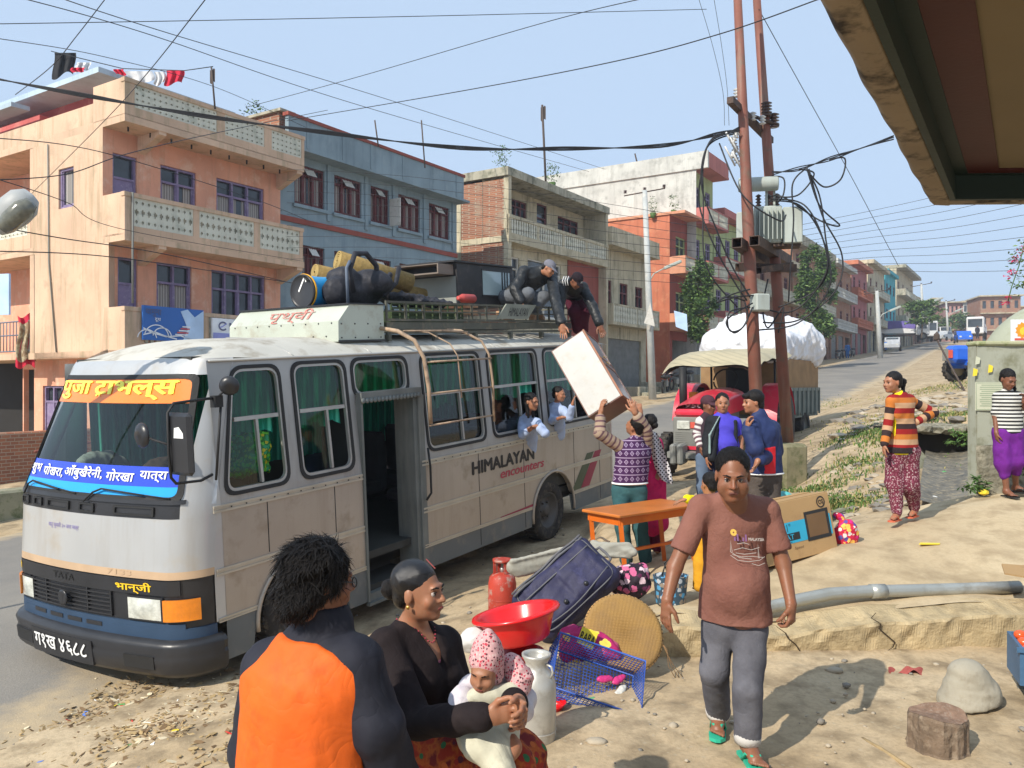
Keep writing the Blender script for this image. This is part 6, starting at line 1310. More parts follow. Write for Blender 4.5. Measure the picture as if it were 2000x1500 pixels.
def knit_fn(nt,L,tc):
 v=tc.outputs['Object'];s_=n_sep(nt,L,v);z=n_math(nt,L,'FRACT',n_math(nt,L,'MULTIPLY',s_[2],11));bd=n_math(nt,L,'LESS_THAN',z,.12);x=n_math(nt,L,'ABSOLUTE',n_math(nt,L,'SUBTRACT',n_math(nt,L,'FRACT',n_math(nt,L,'MULTIPLY',s_[0],16)),.5));zz=n_math(nt,L,'ABSOLUTE',n_math(nt,L,'SUBTRACT',z,.58));d=n_math(nt,L,'ADD',x,n_math(nt,L,'MULTIPLY',zz,1.2));r=n_math(nt,L,'MULTIPLY',n_math(nt,L,'GREATER_THAN',d,.22),n_math(nt,L,'LESS_THAN',d,.38));c=n_math(nt,L,'LESS_THAN',d,.1)
 return n_mix(nt,L,n_math(nt,L,'MAXIMUM',bd,n_math(nt,L,'MAXIMUM',r,c)),(.055,.018,.07),(.34,.26,.38))
M_vest=pmat('purple snowflake knit',knit_fn,.95);M_plaid=pmat('brown plaid',lambda nt,L,tc:n_mix(nt,L,n_math(nt,L,'LESS_THAN',n_math(nt,L,'FRACT',n_math(nt,L,'MULTIPLY',n_attr(nt,L,'run')['Fac'],17)),.35),(.34,.25,.18),(.13,.07,.08)),.9)
f.part('shirt',f.arm('L',.016,1.72,(.055,.05,.042))+f.arm('R',.016,1.72,(.055,.05,.042))+[cap(f.J['nk'],f.J['nk']+f.up*.03,.062,.06,k=.02),cap(f.J['shL'],f.J['shR'],.06,.06,k=.03,u=(0,0))],M_plaid,wr=.004,wfreq=22)
vz=P(1240,945,D).z;vst=f.torso(.028)+[cap(f.pel,mid(f.pel,f.ch,.8),.13,.14,w=f.w,wf=1.36,k=.05)]
vo=f.part('vest',vst+[pln((0,0,vz+.02),(0,0,-1))],M_vest,wr=.003,wfreq=14);f.part('vest_hem',[dict(q)for q in f.torso(.034)[:2]]+[cap(f.pel,mid(f.pel,f.ch,.8),.135,.145,w=f.w,wf=1.36,k=.05),pln((0,0,vz),(0,0,-1),.003),pln((0,0,vz+.022),(0,0,1),.003)],M_wtx,par=vo)
legs_std(f,cloth('teal trousers',(.035,.10,.11),(.05,.14,.15)));f.hair('short',line=.09)
for q in 'LR':flip(f,q,(.2,1,0),M_rub)
b=MB();d=nv(f.J['wrL']-f.J['elL']);b.lathe([(.028,-.01),(.034,0),(.028,.01)],14,axes(mid(f.J['elL'],f.J['wrL'],.9),Vector(d).orthogonal(),z=d));b.build('wristwatch',M_steelw,f.t)
D=9.35
f=Fig('woman in bright pink with a black and white dotted shawl helping lift the cabinet',dict(nk=(1268,850,D),shL=(1252,866,D),shR=(1284,866,D+.05),elL=(1260,838,D-.1),wrL=(1251,808,D-.15),elR=(1290,905,D),wrR=(1284,930,D-.1),hpL=(1256,945,D),hpR=(1284,945,D),knL=(1258,1010,D),anL=(1262,1072,D),knR=(1284,1010,D),anR=(1284,1072,D)),D,SK3,dict(c=(1266,826,D),h=.215,f=(-.6,.75,.3)),.86,.010)
f.fw=nv((-.2,1,0));f.add(f.torso(),f.neck(.045),f.head(),f.arm('L',to=2),f.arm('R',to=2),f.hand('L',(-.2,0,1),(0,.6,0),(-1,0,0),.5,1.1),f.hand('R',(-.3,-.2,-1),(0,1,0),(-1,0,0),.5),f.leg('L'),f.leg('R'),f.foot('L',(.1,1,0)),f.foot('R',(.3,1,0)));f.build_body()
M_pink2=cloth('hot pink cotton',(.62,.02,.12),(.45,.01,.10));f.part('dress',f.torso(.02)+f.arm('R',.015,1.5)+f.arm('L',.015,.6)+[cap(f.pel,mid(f.J['knL'],f.J['knR'])-f.up*.05,.14,.17,w=f.w,wf=1.25,k=.06)],M_pink2,wr=.006,wfreq=14,wdir=(1,0,0))
legs_std(f,cloth('dark red trousers',(.12,.01,.03)));f.hair('tied',line=.075);f.part('hair_bun',[f.hell((0,.12,.01),(.04,.035,.04),k=.01)],M_hair)
def polka_fn(nt,L,tc):
 s_=n_sep(nt,L,tc.outputs['Object']);q=[n_math(nt,L,'SUBTRACT',n_math(nt,L,'FRACT',n_math(nt,L,'MULTIPLY',n_math(nt,L,o,s_[0],s_[2]),22)),.5)for o in('ADD','SUBTRACT')];d=n_math(nt,L,'ADD',n_math(nt,L,'MULTIPLY',q[0],q[0]),n_math(nt,L,'MULTIPLY',q[1],q[1]));return n_mix(nt,L,n_math(nt,L,'LESS_THAN',d,.09),(.66,.66,.68),(.015,.015,.03))
b=MB();key=[((1266,838),(1284,846)),((1268,860),(1292,866)),((1272,885),(1300,890)),((1280,915),(1308,912)),((1292,938),(1314,938)),((1306,944),(1313,946))]
def shw(u,v):
 t=v*4.999;i=int(t);q=t-i;a=(key[i][0][0]*(1-q)+key[i+1][0][0]*q,key[i][0][1]*(1-q)+key[i+1][0][1]*q);c=(key[i][1][0]*(1-q)+key[i+1][1][0]*q,key[i][1][1]*(1-q)+key[i+1][1][1]*q)
 return P(a[0]+(c[0]-a[0])*u,a[1]+(c[1]-a[1])*u,9.12+.025*math.sin(u*9+v*4)+.06*v)
b.grid(shw,16,26);b.grid(lambda u,v:shw(u,v)+Vector((0,.012,0)),16,26,flip=True);b.build('shawl',pmat('dotted shawl',polka_fn),f.t)
D=9.5
f=Fig('man in a bright blue T-shirt with a dark open jacket standing beside the tractor',dict(nk=(1412,812,D),shL=(1391,824,D),shR=(1436,826,D),elL=(1382,858,D),wrL=(1381,892,D-.1),elR=(1446,856,D),wrR=(1447,886,D-.1),hpL=(1400,898,D),hpR=(1425,898,D),knL=(1400,968,D),anL=(1400,1030,D),knR=(1426,968,D),anR=(1428,1030,D)),D,SK3,dict(c=(1411,788,D),h=.235,f=(-.15,-1,-.02)),1.0,.010)
f.add(f.torso(),f.neck(),f.head(jaw=1.1),f.arm('L',to=2),f.arm('R',to=2),f.hand('L',(0,-.1,-1),(1,0,0),(0,-1,0),.5),f.hand('R',(0,-.1,-1),(-1,0,0),(0,-1,0),.5),f.leg('L'),f.leg('R'),f.foot('L',(-.2,-1,0)),f.foot('R',(.2,-1,0)));f.build_body();f.face(lips=M_lip)
f.part('tshirt',f.torso(.016,belly=1.0)+f.arm('R',.018,.75)+f.cut('R',.7)+[cap(f.pel,mid(f.pel,f.ch,.4),.125,.13,w=f.w,wf=1.34),pln((0,0,P(0,887,D).z),(0,0,-1))],cloth('blue cotton',(.075,.06,.50),(.06,.05,.40),.8),wr=.004,wfreq=14,wdir=(0,0,1))
f.part('jacket',f.arm('L',.026,1.85)+[cap(f.J['shL']+A3((.04,-.06,.03)),P(1390,895,D-.2),.038,.05,w=(1,0,0),wf=1.0,k=.03),cap(f.J['shR']+A3((-.02,-.09,.02)),P(1436,880,D-.12),.022,.03,k=.02),cap(f.J['shL']+A3((0,.08,0)),f.J['shR']+A3((0,.08,0)),.06,.06,k=.03)],cloth('black jacket',(.018,.02,.024)),wr=.004,wfreq=20)
f.part('jacket_trim',[cap(f.J['nk']+A3((-.06,-.09,.0)),P(1386,850,D-.22),.009,.012,k=.01),cap(P(1386,850,D-.22),P(1386,885,D-.24),.012,.016,k=.02)],cloth('grey green trim',(.25,.33,.32)))
legs_std(f,cloth('dark blue trousers',(.018,.022,.05)));f.hair('short',line=.078)
D=9.95
f=Fig('man in a maroon cap and striped white sleeves half hidden behind the blue shirted man',dict(nk=(1383,812,D),shL=(1369,824,D),shR=(1402,824,D+.1),elL=(1362,848,D),wrL=(1368,872,D-.1),elR=(1408,850,D),wrR=(1405,880,D),hpL=(1374,892,D),hpR=(1398,892,D),knL=(1373,950,D),anL=(1373,1012,D),knR=(1396,950,D),anR=(1396,1012,D)),D,SK2,dict(c=(1384,792,D),h=.225,f=(.5,-.85,-.1)),.92,.011)
f.add(f.torso(),f.neck(),f.head(),f.arm('L',to=2),f.arm('R',to=2),f.hand('L',(.1,-.1,-1),(1,0,0),(0,-1,0),.5),f.hand('R',(0,-.1,-1),(-1,0,0),(0,-1,0),.5),f.leg('L'),f.leg('R'),f.foot('L',(.2,-1,0)),f.foot('R',(.2,-1,0)));f.build_body();f.face()
f.part('sweater',f.arm('L',.02,1.9)+f.arm('R',.02,1.9),pmat('striped knit',stripe_fn([(.62,.60,.58),(.14,.08,.10)],17,True)));f.part('vest',f.torso(.02),cloth('dark plum vest',(.05,.03,.04)));legs_std(f,cloth('faded jeans',(.12,.17,.25)))
def capm(f,m,peak=1.0):
 o=f.part('cap',[f.hell((0,.02,.05),(.086,.102,.083),k=.01),f.hell((0,0,-.10),(.16,.2,.122),k=.004,op='s')],m,.007);b=MB()
 pts=[f.h(.06*math.sin(a),-.075-.075*peak*math.cos(a),.035-.02*math.cos(a)-.012*math.sin(a)**2)for a in np.linspace(-1.5,1.5,13)];base=[f.h(.072*math.sin(a),-.02-.055*math.cos(a),.045)for a in np.linspace(-1.5,1.5,13)]
 b.add(pts+base,[(i,i+1,14+i,13+i)for i in range(12)],0,True);up_=Vector(f.hu)*.007;b.add([Vector(p)+up_ for p in pts+base],[(13+i,14+i,i+1,i)for i in range(12)],0,True);b.add([q for p in pts for q in(p,Vector(p)+up_)],[(2*i,2*i+2,2*i+3,2*i+1)for i in range(12)]);b.build('cap_peak',m,o);return o
f.hair('short',line=.05);capm(f,cloth('maroon cap',(.07,.03,.04)))
D=8.8
f=Fig('young man in a navy and red tracksuit top holding his hand to his chin',dict(nk=(1484,815,D),shL=(1468,834,D-.1),shR=(1508,838,D+.1),elL=(1476,876,D-.25),wrL=(1461,838,D-.2),elR=(1514,880,D+.15),wrR=(1480,900,D-.3),hpL=(1479,932,D),hpR=(1507,932,D+.03),knL=(1480,1000,D),anL=(1481,1062,D),knR=(1506,1000,D),anR=(1507,1062,D)),D,SK3,dict(c=(1470,786,D),h=.24,f=(-.98,-.15,-.05)),1.08,.009)
f.fw=nv((-.8,-.6,0));f.add(f.torso(),f.neck(),f.head(),f.arm('L',to=2),f.arm('R',to=2),f.hand('L',(-.1,0,1),(1,0,0),(0,-1,.3),1.0),f.hand('R',(-.5,-.1,-1),(-1,0,0),(0,-1,0),.5),f.leg('L'),f.leg('R'),f.foot('L',(-1,-.2,0)),f.foot('R',(-1,-.2,0)));f.build_body();f.face(lips=M_lip)
M_navy=cloth('navy nylon',(.022,.035,.105),(.03,.045,.12),.6,40,.3);hz=P(0,924,D).z
jk=f.torso(.034)+[cap(f.pel,mid(f.pel,f.ch,.8),.135,.145,w=f.w,wf=1.36,k=.05)]
f.part('jacket',jk+f.arm('L',.028,1.88,(.056,.052,.04))+f.arm('R',.028,1.88,(.056,.052,.04))+[cap(f.J['nk'],f.J['nk']+f.up*.05,.07,.065,k=.02),pln((0,0,hz),(0,0,-1))],M_navy,wr=.005,wfreq=13)
rp=[dict(q)for q in f.torso(.039)[:2]]+[cap(f.pel,mid(f.pel,f.ch,.8),.140,.15,w=f.w,wf=1.36,k=.05)];p0_,p1_=P(1484,900,D),P(1508,900,D)
f.part('red_panel',rp+[pln(p0_,(-1,0,0),.003),pln(p1_,(1,0,0),.003),pln((0,0,hz+.005),(0,0,-1),.003),pln(P(1490,872,D),(-.1,0,1),.003),pln(f.pel,(0,1,0),.003)],cloth('red nylon',(.62,.02,.03),None,.6));f.part('white_hem',rp+[pln((0,0,hz-.012),(0,0,-1),.003),pln((0,0,hz+.008),(0,0,1),.003)],M_wtx)
legs_std(f,cloth('brown grey trousers',(.085,.07,.06),(.12,.1,.085)));f.hair('front',wr=.0015)
D=7.0
f=Fig('small child in a yellow top and orange trousers behind the walking man',dict(nk=(1384,976,D),shL=(1370,984,D),shR=(1400,984,D),elL=(1352,978,D-.05),wrL=(1342,974,D-.1),elR=(1404,1010,D),wrR=(1400,1030,D),hpL=(1373,1052,D),hpR=(1393,1052,D),knL=(1369,1100,D),anL=(1366,1146,D),knR=(1392,1100,D),anR=(1392,1146,D)),D,SK3,dict(c=(1386,946,D),h=.2,f=(-.3,.9,-.1)),.66,.009)
f.fw=nv((-.2,1,0));f.add(f.torso(),f.neck(),f.head(),f.arm('L',to=2),f.arm('R',to=2),f.hand('L',(-1,0,-.3),(0,0,-1),(0,1,0),.3,1.2),f.hand('R',(0,-.1,-1),(-1,0,0),(0,-1,0),.5),f.leg('L'),f.leg('R'),f.foot('L',(-.2,1,0)),f.foot('R',(.2,1,0)));f.build_body()
f.part('top',f.torso(.018)+f.arm('L',.018,1.9)+f.arm('R',.018,1.9),cloth('yellow cotton',(.80,.66,.01)),wr=.004,wfreq=20);legs_std(f,cloth('mustard trousers',(.62,.30,.02)),r=(.1,.08,.07));f.hair('short',line=.08)
D=8.7
f=Fig('girl in an orange, red and brown striped cardigan with one hand on her hip',dict(nk=(1758,772,D),shL=(1741,784,D-.1),shR=(1776,782,D+.1),elL=(1733,838,D-.1),wrL=(1727,868,D-.15),elR=(1824,806,D+.15),wrR=(1789,824,D),hpL=(1748,882,D),hpR=(1777,882,D),knL=(1748,945,D),anL=(1752,1003,D-.05),knR=(1778,945,D),anR=(1786,996,D+.15)),D,SK3,dict(c=(1743,747,D-.02),h=.225,f=(-.95,-.3,-.06)),.86,.008)
f.fw=nv((-.8,-.6,0));f.add(f.torso(bust=.6),f.neck(.043),f.head(),f.arm('L',to=2),f.arm('R',to=2),f.hand('L',(-.1,-.1,-1),(1,0,0),(0,-1,0),.4),f.hand('R',(-.7,-.35,-.6),(-.2,1,0),(0,0,-1),.3),f.leg('L'),f.leg('R'),f.foot('L',(-.75,-.65,0)),f.foot('R',(-.75,-.65,0)));f.build_body();f.face(lips=M_lip)
OC,RC,BC,PC=(.50,.16,.03),(.28,.015,.015),(.035,.02,.02),(.50,.30,.17)
tz=P(0,885,D).z;tp=f.torso(.016,bust=.6)+[cap(f.pel,mid(f.pel,f.ch,.4),.11,.10,w=f.w,wf=1.36)]
f.part('top',[dict(q)for q in tp]+[pln((0,0,tz-.01),(0,0,-1))],cloth('yellow top',(.85,.68,.01)),wr=.002)
cd=f.torso(.026,bust=.6)+[cap(f.pel,mid(f.pel,f.ch,.4),.12,.11,w=f.w,wf=1.36)]
co=f.part('cardigan',cd+[pln((0,0,tz+.045),(0,0,-1)),cap(f.J['nk']+f.fw*.05+f.up*.05,f.ch+f.fw*.17-f.up*.2*f.b,.05,.03,op='s',k=.006),cap(f.ch+f.fw*.16-f.up*.2*f.b,f.pel+f.fw*.17,.03,.012,op='s',k=.004)],pmat('striped knit body',stripe_fn([RC,PC,OC,RC,BC,PC,OC],2.6)),.008,wr=.003)
f.part('cardigan_hem',[dict(q)for q in f.torso(.030,bust=.6)[:2]]+[cap(f.pel,mid(f.pel,f.ch,.4),.124,.114,w=f.w,wf=1.36),pln((0,0,tz+.005),(0,0,-1),.003),pln((0,0,tz+.07),(0,0,1),.003)],cloth('black knit hem',(.025,.018,.02)),par=co)
f.part('sleeve',f.arm('L',.012,1.95,(.048,.042,.034)),pmat('striped knit sleeve',stripe_fn([OC,BC,PC,RC,PC,BC],2.6,True)),par=co);f.part('sleeve',f.arm('R',.012,1.95,(.048,.042,.034)),bpy.data.materials['striped knit sleeve'],par=co)
M_flo=pmat('maroon floral cotton',dots_fn((.13,.022,.04),[(.36,.20,.22),(.24,.06,.10),(.4,.3,.3)],60,.45),.9,wrk=.6,wks=9)
f.part('trousers',[cap(f.J['hpL'],f.J['knL'],.10,.088,k=.05),cap(f.J['knL'],f.J['anL']+f.up*.03,.088,.06,k=.05),cap(f.J['hpR'],f.J['knR'],.10,.088,k=.05),cap(f.J['knR'],f.J['anR']+f.up*.03,.088,.06,k=.05),ell(f.pel,(.15,.12,.1),k=.05)],M_flo,wr=.009,wfreq=13,wdir=(1,0,.2))
f.hair('tied',line=.07,wr=.002);f.part('ponytail',[cap(f.h(0,.115,.03),f.h(0,.15,.0),.022,.03,k=.02),cap(f.h(0,.15,0),f.h(0,.14,-.10),.032,.018,k=.02)],M_hair,wr=.004,wfreq=50)
for q in 'LR':flip(f,q,(-.75,-.65,0),mat('coral rubber',(.6,.14,.07),.5,bump=0))
D=9.3
f=Fig('girl in a black and white striped top and purple trousers leaning at the poster wall',dict(nk=(1970,764,D),shL=(1950,776,D),shR=(1990,776,D),elL=(1944,812,D),wrL=(1946,846,D-.05),elR=(2004,806,D),wrR=(2000,785,D-.15),hpL=(1956,846,D),hpR=(1980,846,D),knL=(1960,905,D),anL=(1966,958,D),knR=(1982,900,D),anR=(1984,950,D+.15)),D,SK2,dict(c=(1969,741,D-.05),h=.222,f=(.12,-.9,-.42)),.82,.008)
f.add(f.torso(),f.neck(.043),f.head(),f.arm('L',to=2),f.arm('R',to=2),f.hand('L',(.1,0,-1),(1,0,0),(0,-1,0),.5),f.hand('R',(-.2,-.3,1),(-1,0,0),(0,-1,0),.7),f.leg('L'),f.leg('R'),f.foot('L',(.2,-1,0)),f.foot('R',(.7,-.7,0)));f.build_body();f.face(lips=M_lip)
f.part('top',f.torso(.018)+f.arm('L',.018,.85)+f.arm('R',.018,1.2)+[cap(f.pel,mid(f.pel,f.ch,.4),.112,.11,w=f.w,wf=1.34),pln((0,0,P(0,845,D).z),(0,0,-1))],pmat('black and white stripes',stripe_fn([(.03,.03,.03),(.6,.6,.56)],24)),wr=.003)
M_pur=cloth('purple cotton',(.15,.02,.24),(.11,.015,.18));f.part('trousers',[cap(f.J['hpL'],f.J['knL'],.10,.095,k=.05),cap(f.J['knL'],mid(f.J['knL'],f.J['anL'],.4),.095,.06,k=.04),cap(f.J['hpR'],f.J['knR'],.10,.09,k=.05),cap(f.J['knR'],mid(f.J['knR'],f.J['anR'],.4),.09,.06,k=.04),ell(f.pel,(.14,.11,.1),k=.05)],M_pur,wr=.007,wfreq=13,wdir=(1,0,.3))
f.hair('tied',line=.065);f.part('braid',[cap(f.h(-.075,.0,-.03),f.h(-.085,-.05,-.1),.016,.018,k=.01),cap(f.h(-.085,-.05,-.1),f.h(-.04,-.09,-.21),.018,.02,k=.01),cap(f.h(-.04,-.09,-.21),f.h(.0,-.1,-.30),.022,.014,k=.01)],M_hair,wr=.004,wfreq=60)
for q in 'LR':flip(f,q,(.3,-.8,0),M_rub)
f=Fig('schoolgirl in a pale blue shirt leaning out of the open bus window',dict(nk=(1032,812,11.2),shL=(1018,822,11.25),shR=(1048,826,11.1),elL=(1020,850,10.95),wrL=(1042,834,10.8),elR=(1064,846,10.75),wrR=(1048,832,10.78),hpL=(1018,880,11.5),hpR=(1036,880,11.5),knL=(1010,890,11.7),anL=(1010,930,11.8),knR=(1030,890,11.7),anR=(1030,930,11.8)),11.2,SK3,dict(c=(1038,785,11.05),h=.24,f=(.75,-.62,-.1)),.86,.010)
f.fw=nv((.6,-.8,0));f.add(f.torso(),f.neck(.043),f.head(),f.arm('L',to=2),f.arm('R',to=2),f.hand('L',(1,-.1,-.2),(0,0,-1),(0,1,0),.4),f.hand('R',(-1,0,-.1),(0,0,-1),(0,1,0),.4));f.build_body();f.face(lips=M_lip)
M_school=cloth('pale blue shirt',(.36,.44,.62),(.30,.37,.55));f.part('shirt',f.torso(.015)+f.arm('R',.026,1.6)+f.arm('L',.02,1.4),M_school,wr=.004,wfreq=20);f.hair('tied',line=.07);f.part('long_hair',[cap(f.h(.06,.03,-.03),f.h(.05,-.01,-.2),.03,.02,k=.02),cap(f.h(-.06,.03,-.03),f.h(-.06,.0,-.2),.03,.02,k=.02)],M_hair,wr=.003,wfreq=50)
f=Fig('second passenger in a pale blue shirt behind the cabinet in the rearmost bus window',dict(nk=(1086,790,11.9),shL=(1074,798,11.95),shR=(1100,802,11.8),elL=(1078,822,11.8),wrL=(1098,815,11.6),elR=(1112,815,11.6),wrR=(1118,790,11.5),hpL=(1074,850,12.1),hpR=(1094,850,12.1),knL=(1070,860,12.3),anL=(1070,890,12.4),knR=(1090,860,12.3),anR=(1090,890,12.4)),11.9,SK3,dict(c=(1092,770,11.85),h=.22,f=(.8,-.5,-.1)),.84,.011)
f.fw=nv((.6,-.8,0));f.add(f.torso(),f.neck(.043),f.head(),f.arm('L',to=2),f.arm('R',to=2),f.hand('L',(1,-.1,0),(0,0,-1),(0,1,0),.4),f.hand('R',(.2,0,1),(1,0,0),(0,1,0),.3));f.build_body();f.part('shirt',f.torso(.015)+f.arm('R',.022,1.8)+f.arm('L',.02,1.4),M_school,wr=.004,wfreq=20);f.hair('short')
D=12.3
f=Fig('man in a grey cap and black jacket squatting on the roof rack reaching down',dict(nk=(1062,527,D-.1),shL=(1024,530,D-.15),shR=(1078,542,D+.05),elL=(1006,566,D-.3),wrL=(1018,592,D-.4),elR=(1083,582,D-.35),wrR=(1098,634,D-.75),hpL=(988,580,D),hpR=(1006,586,D+.15),knL=(1032,574,D-.3),anL=(1010,604,D-.1),knR=(1062,580,D),anR=(1046,606,D)),D,SK3,dict(c=(1072,525,D-.2),h=.235,f=(.75,-.45,-.55),u=(.5,-.1,.8)),1.05,.010)
f.fw=nv((.8,-.3,-.5));f.add(f.torso(),f.neck(),f.head(),f.arm('L',to=2),f.arm('R',to=2),f.hand('L',(.3,-.1,-.6),(0,-.3,-1),(1,0,0),.6,1.1),f.hand('R',(.12,-.1,-1),(-.2,-1,.1),(1,0,-.2),.15,1.25),f.leg('L'),f.leg('R'));f.build_body();f.face()
M_bjk=mat('black padded jacket',(.014,.016,.018),.5,var=.3,vs=8,bump=.4,bs=22,spec=.4,wrk=.7,wks=8);f.part('jacket',f.torso(.03,k=.06)+f.arm('L',.028,1.9,(.058,.052,.042))+f.arm('R',.028,1.9,(.058,.052,.042))+[cap(f.J['nk'],f.J['nk']+f.up*.04,.065,.06,k=.03)],M_bjk,wr=.007,wfreq=16)
M_gt=cloth('grey trousers',(.12,.13,.145),(.09,.10,.11));f.part('trousers',[cap(f.J['hpL'],f.J['knL'],.115,.09,k=.04),cap(f.J['knL'],f.J['anL'],.088,.07,k=.04),cap(f.J['hpR'],f.J['knR'],.115,.09,k=.04),cap(f.J['knR'],f.J['anR'],.088,.07,k=.04),ell(f.pel,(.17,.15,.14),k=.05)],M_gt,wr=.005,wfreq=15)
f.hair('short',line=.05);capm(f,cloth('grey cap',(.17,.17,.20)),1.15)
D=12.75
f=Fig('man in a black cap and maroon trousers bending over the rear of the roof rack',dict(nk=(1116,550,D-.1),shL=(1100,556,D-.15),shR=(1138,562,D+.1),elL=(1092,600,D-.3),wrL=(1094,630,D-.4),elR=(1157,598,D-.1),wrR=(1171,634,D-.3),hpL=(1112,578,D+.5),hpR=(1130,580,D+.5),knL=(1122,610,D+.1),anL=(1128,644,D+.2),knR=(1140,612,D+.15),anR=(1140,645,D+.25)),D,SK2,dict(c=(1126,549,D-.25),h=.235,f=(.45,-.5,-.8),u=(.4,-.5,.7)),1.02,.010)
f.fw=nv((.3,-.6,-.7));f.add(f.torso(),f.neck(),f.head(),f.arm('L',to=2),f.arm('R',to=2),f.hand('L',(.1,-.1,-1),(0,-1,0),(1,0,0),.3),f.hand('R',(.35,-.1,-1),(-.2,-1,0),(-1,0,-.2),.2,1.25),f.leg('L'),f.leg('R'));f.build_body();f.face()
f.part('jacket',f.torso(.028,k=.06)+f.arm('L',.026,1.9,(.058,.052,.042))+f.arm('R',.026,1.9,(.058,.052,.042)),M_bjk,wr=.006,wfreq=16)
b=MB()
for k in range(3):b.tube([f.J['nk']+A3((-.05-.035*k,-.10,.07)),f.J['nk']+A3((-.075-.035*k,-.15,0)),f.J['nk']+A3((-.06-.035*k,-.16,-.08))],.006,5)
b.build('white_piping',M_wtx,f.t)
f.part('trousers',[cap(f.J['hpL'],f.J['knL'],.115,.09,k=.04),cap(f.J['knL'],f.J['anL'],.088,.075,k=.04),cap(f.J['hpR'],f.J['knR'],.115,.09,k=.04),cap(f.J['knR'],f.J['anR'],.088,.075,k=.04),ell(f.pel,(.17,.14,.14),k=.05)],cloth('maroon trousers',(.06,.008,.018)),wr=.005,wfreq=15)
f.hair('short',line=.05);co=capm(f,cloth('black cap',(.018,.012,.016)),1.1)
b=MB();cf=lambda x,z:Vector(f.h(x,-.082-.0+.35*z,.062+z))+Vector(f.hf)*.012
for pth in([(-.02,-.012),(-.02,.014),(.016,-.012),(.016,.014)],[(-.008,.016),(0,.002),(.01,.016)],[(0,.002),(0,-.015)]):stroke(b,pth,.005,cf)
b.build('cap_emblem',M_wtx,co)
def gz(x,y,off=0):return Hs(x,y)+off
M_redp=mat('red plastic',(.72,.01,.012),.28,var=.06,vs=3,bump=.03,spec=.5,coat=.2);M_can=mat('milk can aluminium',(.50,.49,.45),.38,var=.12,vs=5,bump=.08,bs=30,metal=.35,col2=(.38,.36,.32),amt=.3)
def can(b):
 b.lathe([(0,0),(.104,0),(.112,.012),(.113,.30),(.108,.335),(.085,.385),(.066,.405),(.062,.43),(.066,.445),(.083,.475),(.084,.488),(.07,.487),(.064,.47),(.058,.44),(.03,.42),(0,.42)],40)
 b.lathe([(.1135,.055),(.1155,.06),(.1135,.065)],40,cap=False)
x,y=.145,4.86
t=thing('milk_can','aluminium milk can with open mouth standing beside the baby','milk can',(x,y,gz(x,y)));part('can_body',M_can,t,can,frame((x,y,gz(x,y)),sc=1.04),origin=(x,y,gz(x,y)))
part('handle',M_can,t,lambda b:b.tube([(.06,0,.44),(.1,0,.43),(.11,0,.40),(.095,0,.365)],.007,6),frame((x,y,gz(x,y)),-.6,sc=1.04))
T=Matrix.Translation(P(1018,1252,5.55))@Euler((R(-4),R(-11),0)).to_matrix().to_4x4()
def basin(b):b.lathe([(0,0),(.175,0),(.20,.02),(.262,.17),(.268,.19),(.297,.192),(.300,.182),(.306,.19),(.300,.205),(.262,.203),(.25,.18),(.19,.03),(.17,.014),(0,.014)],56,T);b.lathe([(.222,.085),(.228,.087),(.226,.092)],56,T,cap=False)
one('basin',M_redp,'wide bright red plastic basin tilted on top of the pile','basin',basin)
T2=Matrix.Translation((P(1018,1260,5.6).x,5.6,gz(.07,5.6)))
t=one('bucket',mat('dark red plastic',(.42,.005,.01),.3,bump=.03,coat=.2),'dark red plastic bucket under the tilted basin','bucket',lambda b:b.lathe([(0,0),(.11,0),(.12,.02),(.15,.30),(.157,.305),(.157,.32),(.148,.32),(.115,.02),(0,.015)],36,T2))
one('plastic_bag',mat('white polythene',(.66,.66,.64),.4,var=.1,bump=.5,bs=12,bdist=.02),'crumpled white polythene bag behind the baby hood','bag',lambda b:None)if 0 else None
def bag_blob(name,label,cat,c,r,m,seed=0,rot=0,res=.012,wr=.012,extra=()):
 rs=random.Random(seed);c=Vector(c);L_=[ell(c,r,rot=np.array(Euler((rs.uniform(-.2,.2),rs.uniform(-.2,.2),rot)).to_matrix()),k=.05)]
 for _ in range(5):L_.append(ell(c+Vector([rs.uniform(-.6,.6)*q for q in r]),[q*rs.uniform(.35,.6)for q in r],k=.04))
 return tag(sdf(name,L_+list(extra),m,None,res,wr=wr,wfreq=18),label,cat)
M_wpl=mat('white polythene',(.62,.62,.60),.45,var=.1,bump=.4,bs=14,bdist=.02)
bag_blob('plastic_bag','crumpled white polythene bag wedged left of the red basin','bag',P(925,1252,5.5),(.09,.08,.08),M_wpl,3)
x,y=P(981,1200,7.6).x,7.6;z=gz(x,y);F0=frame((x,y,z),.4)
M_gas=mat('worn red cylinder paint',(.42,.05,.03),.55,var=.2,vs=6,bump=.1,col2=(.36,.30,.25),amt=.3)
t=thing('gas_cylinder','scuffed red gas cylinder standing behind the suitcase','gas cylinder',(x,y,z))
part('tank',M_gas,t,lambda b:(b.lathe([(0,.02),(.09,.02),(.12,.05),(.13,.09),(.13,.36),(.118,.42),(.08,.455),(.03,.465),(0,.465)],32,F0),b.lathe([(.132,.215),(.135,.22),(.132,.225)],32,F0,cap=False)))
part('valve_guard',M_gas,t,lambda b:([b.box(.075*math.cos(a)-.014,.075*math.cos(a)+.014,.075*math.sin(a)-.006,.075*math.sin(a)+.006,.44,.57,None,F0)for a in(0,1.57,3.14,4.71)],b.lathe([(.075,.56),(.09,.56),(.09,.585),(.075,.585)],24,F0)))
part('foot_ring',M_gas,t,lambda b:b.lathe([(.1,0),(.108,0),(.108,.05),(.1,.05)],28,F0));part('valve',M_alu,t,lambda b:b.lathe([(.018,.46),(.018,.51),(0,.51)],10,F0))
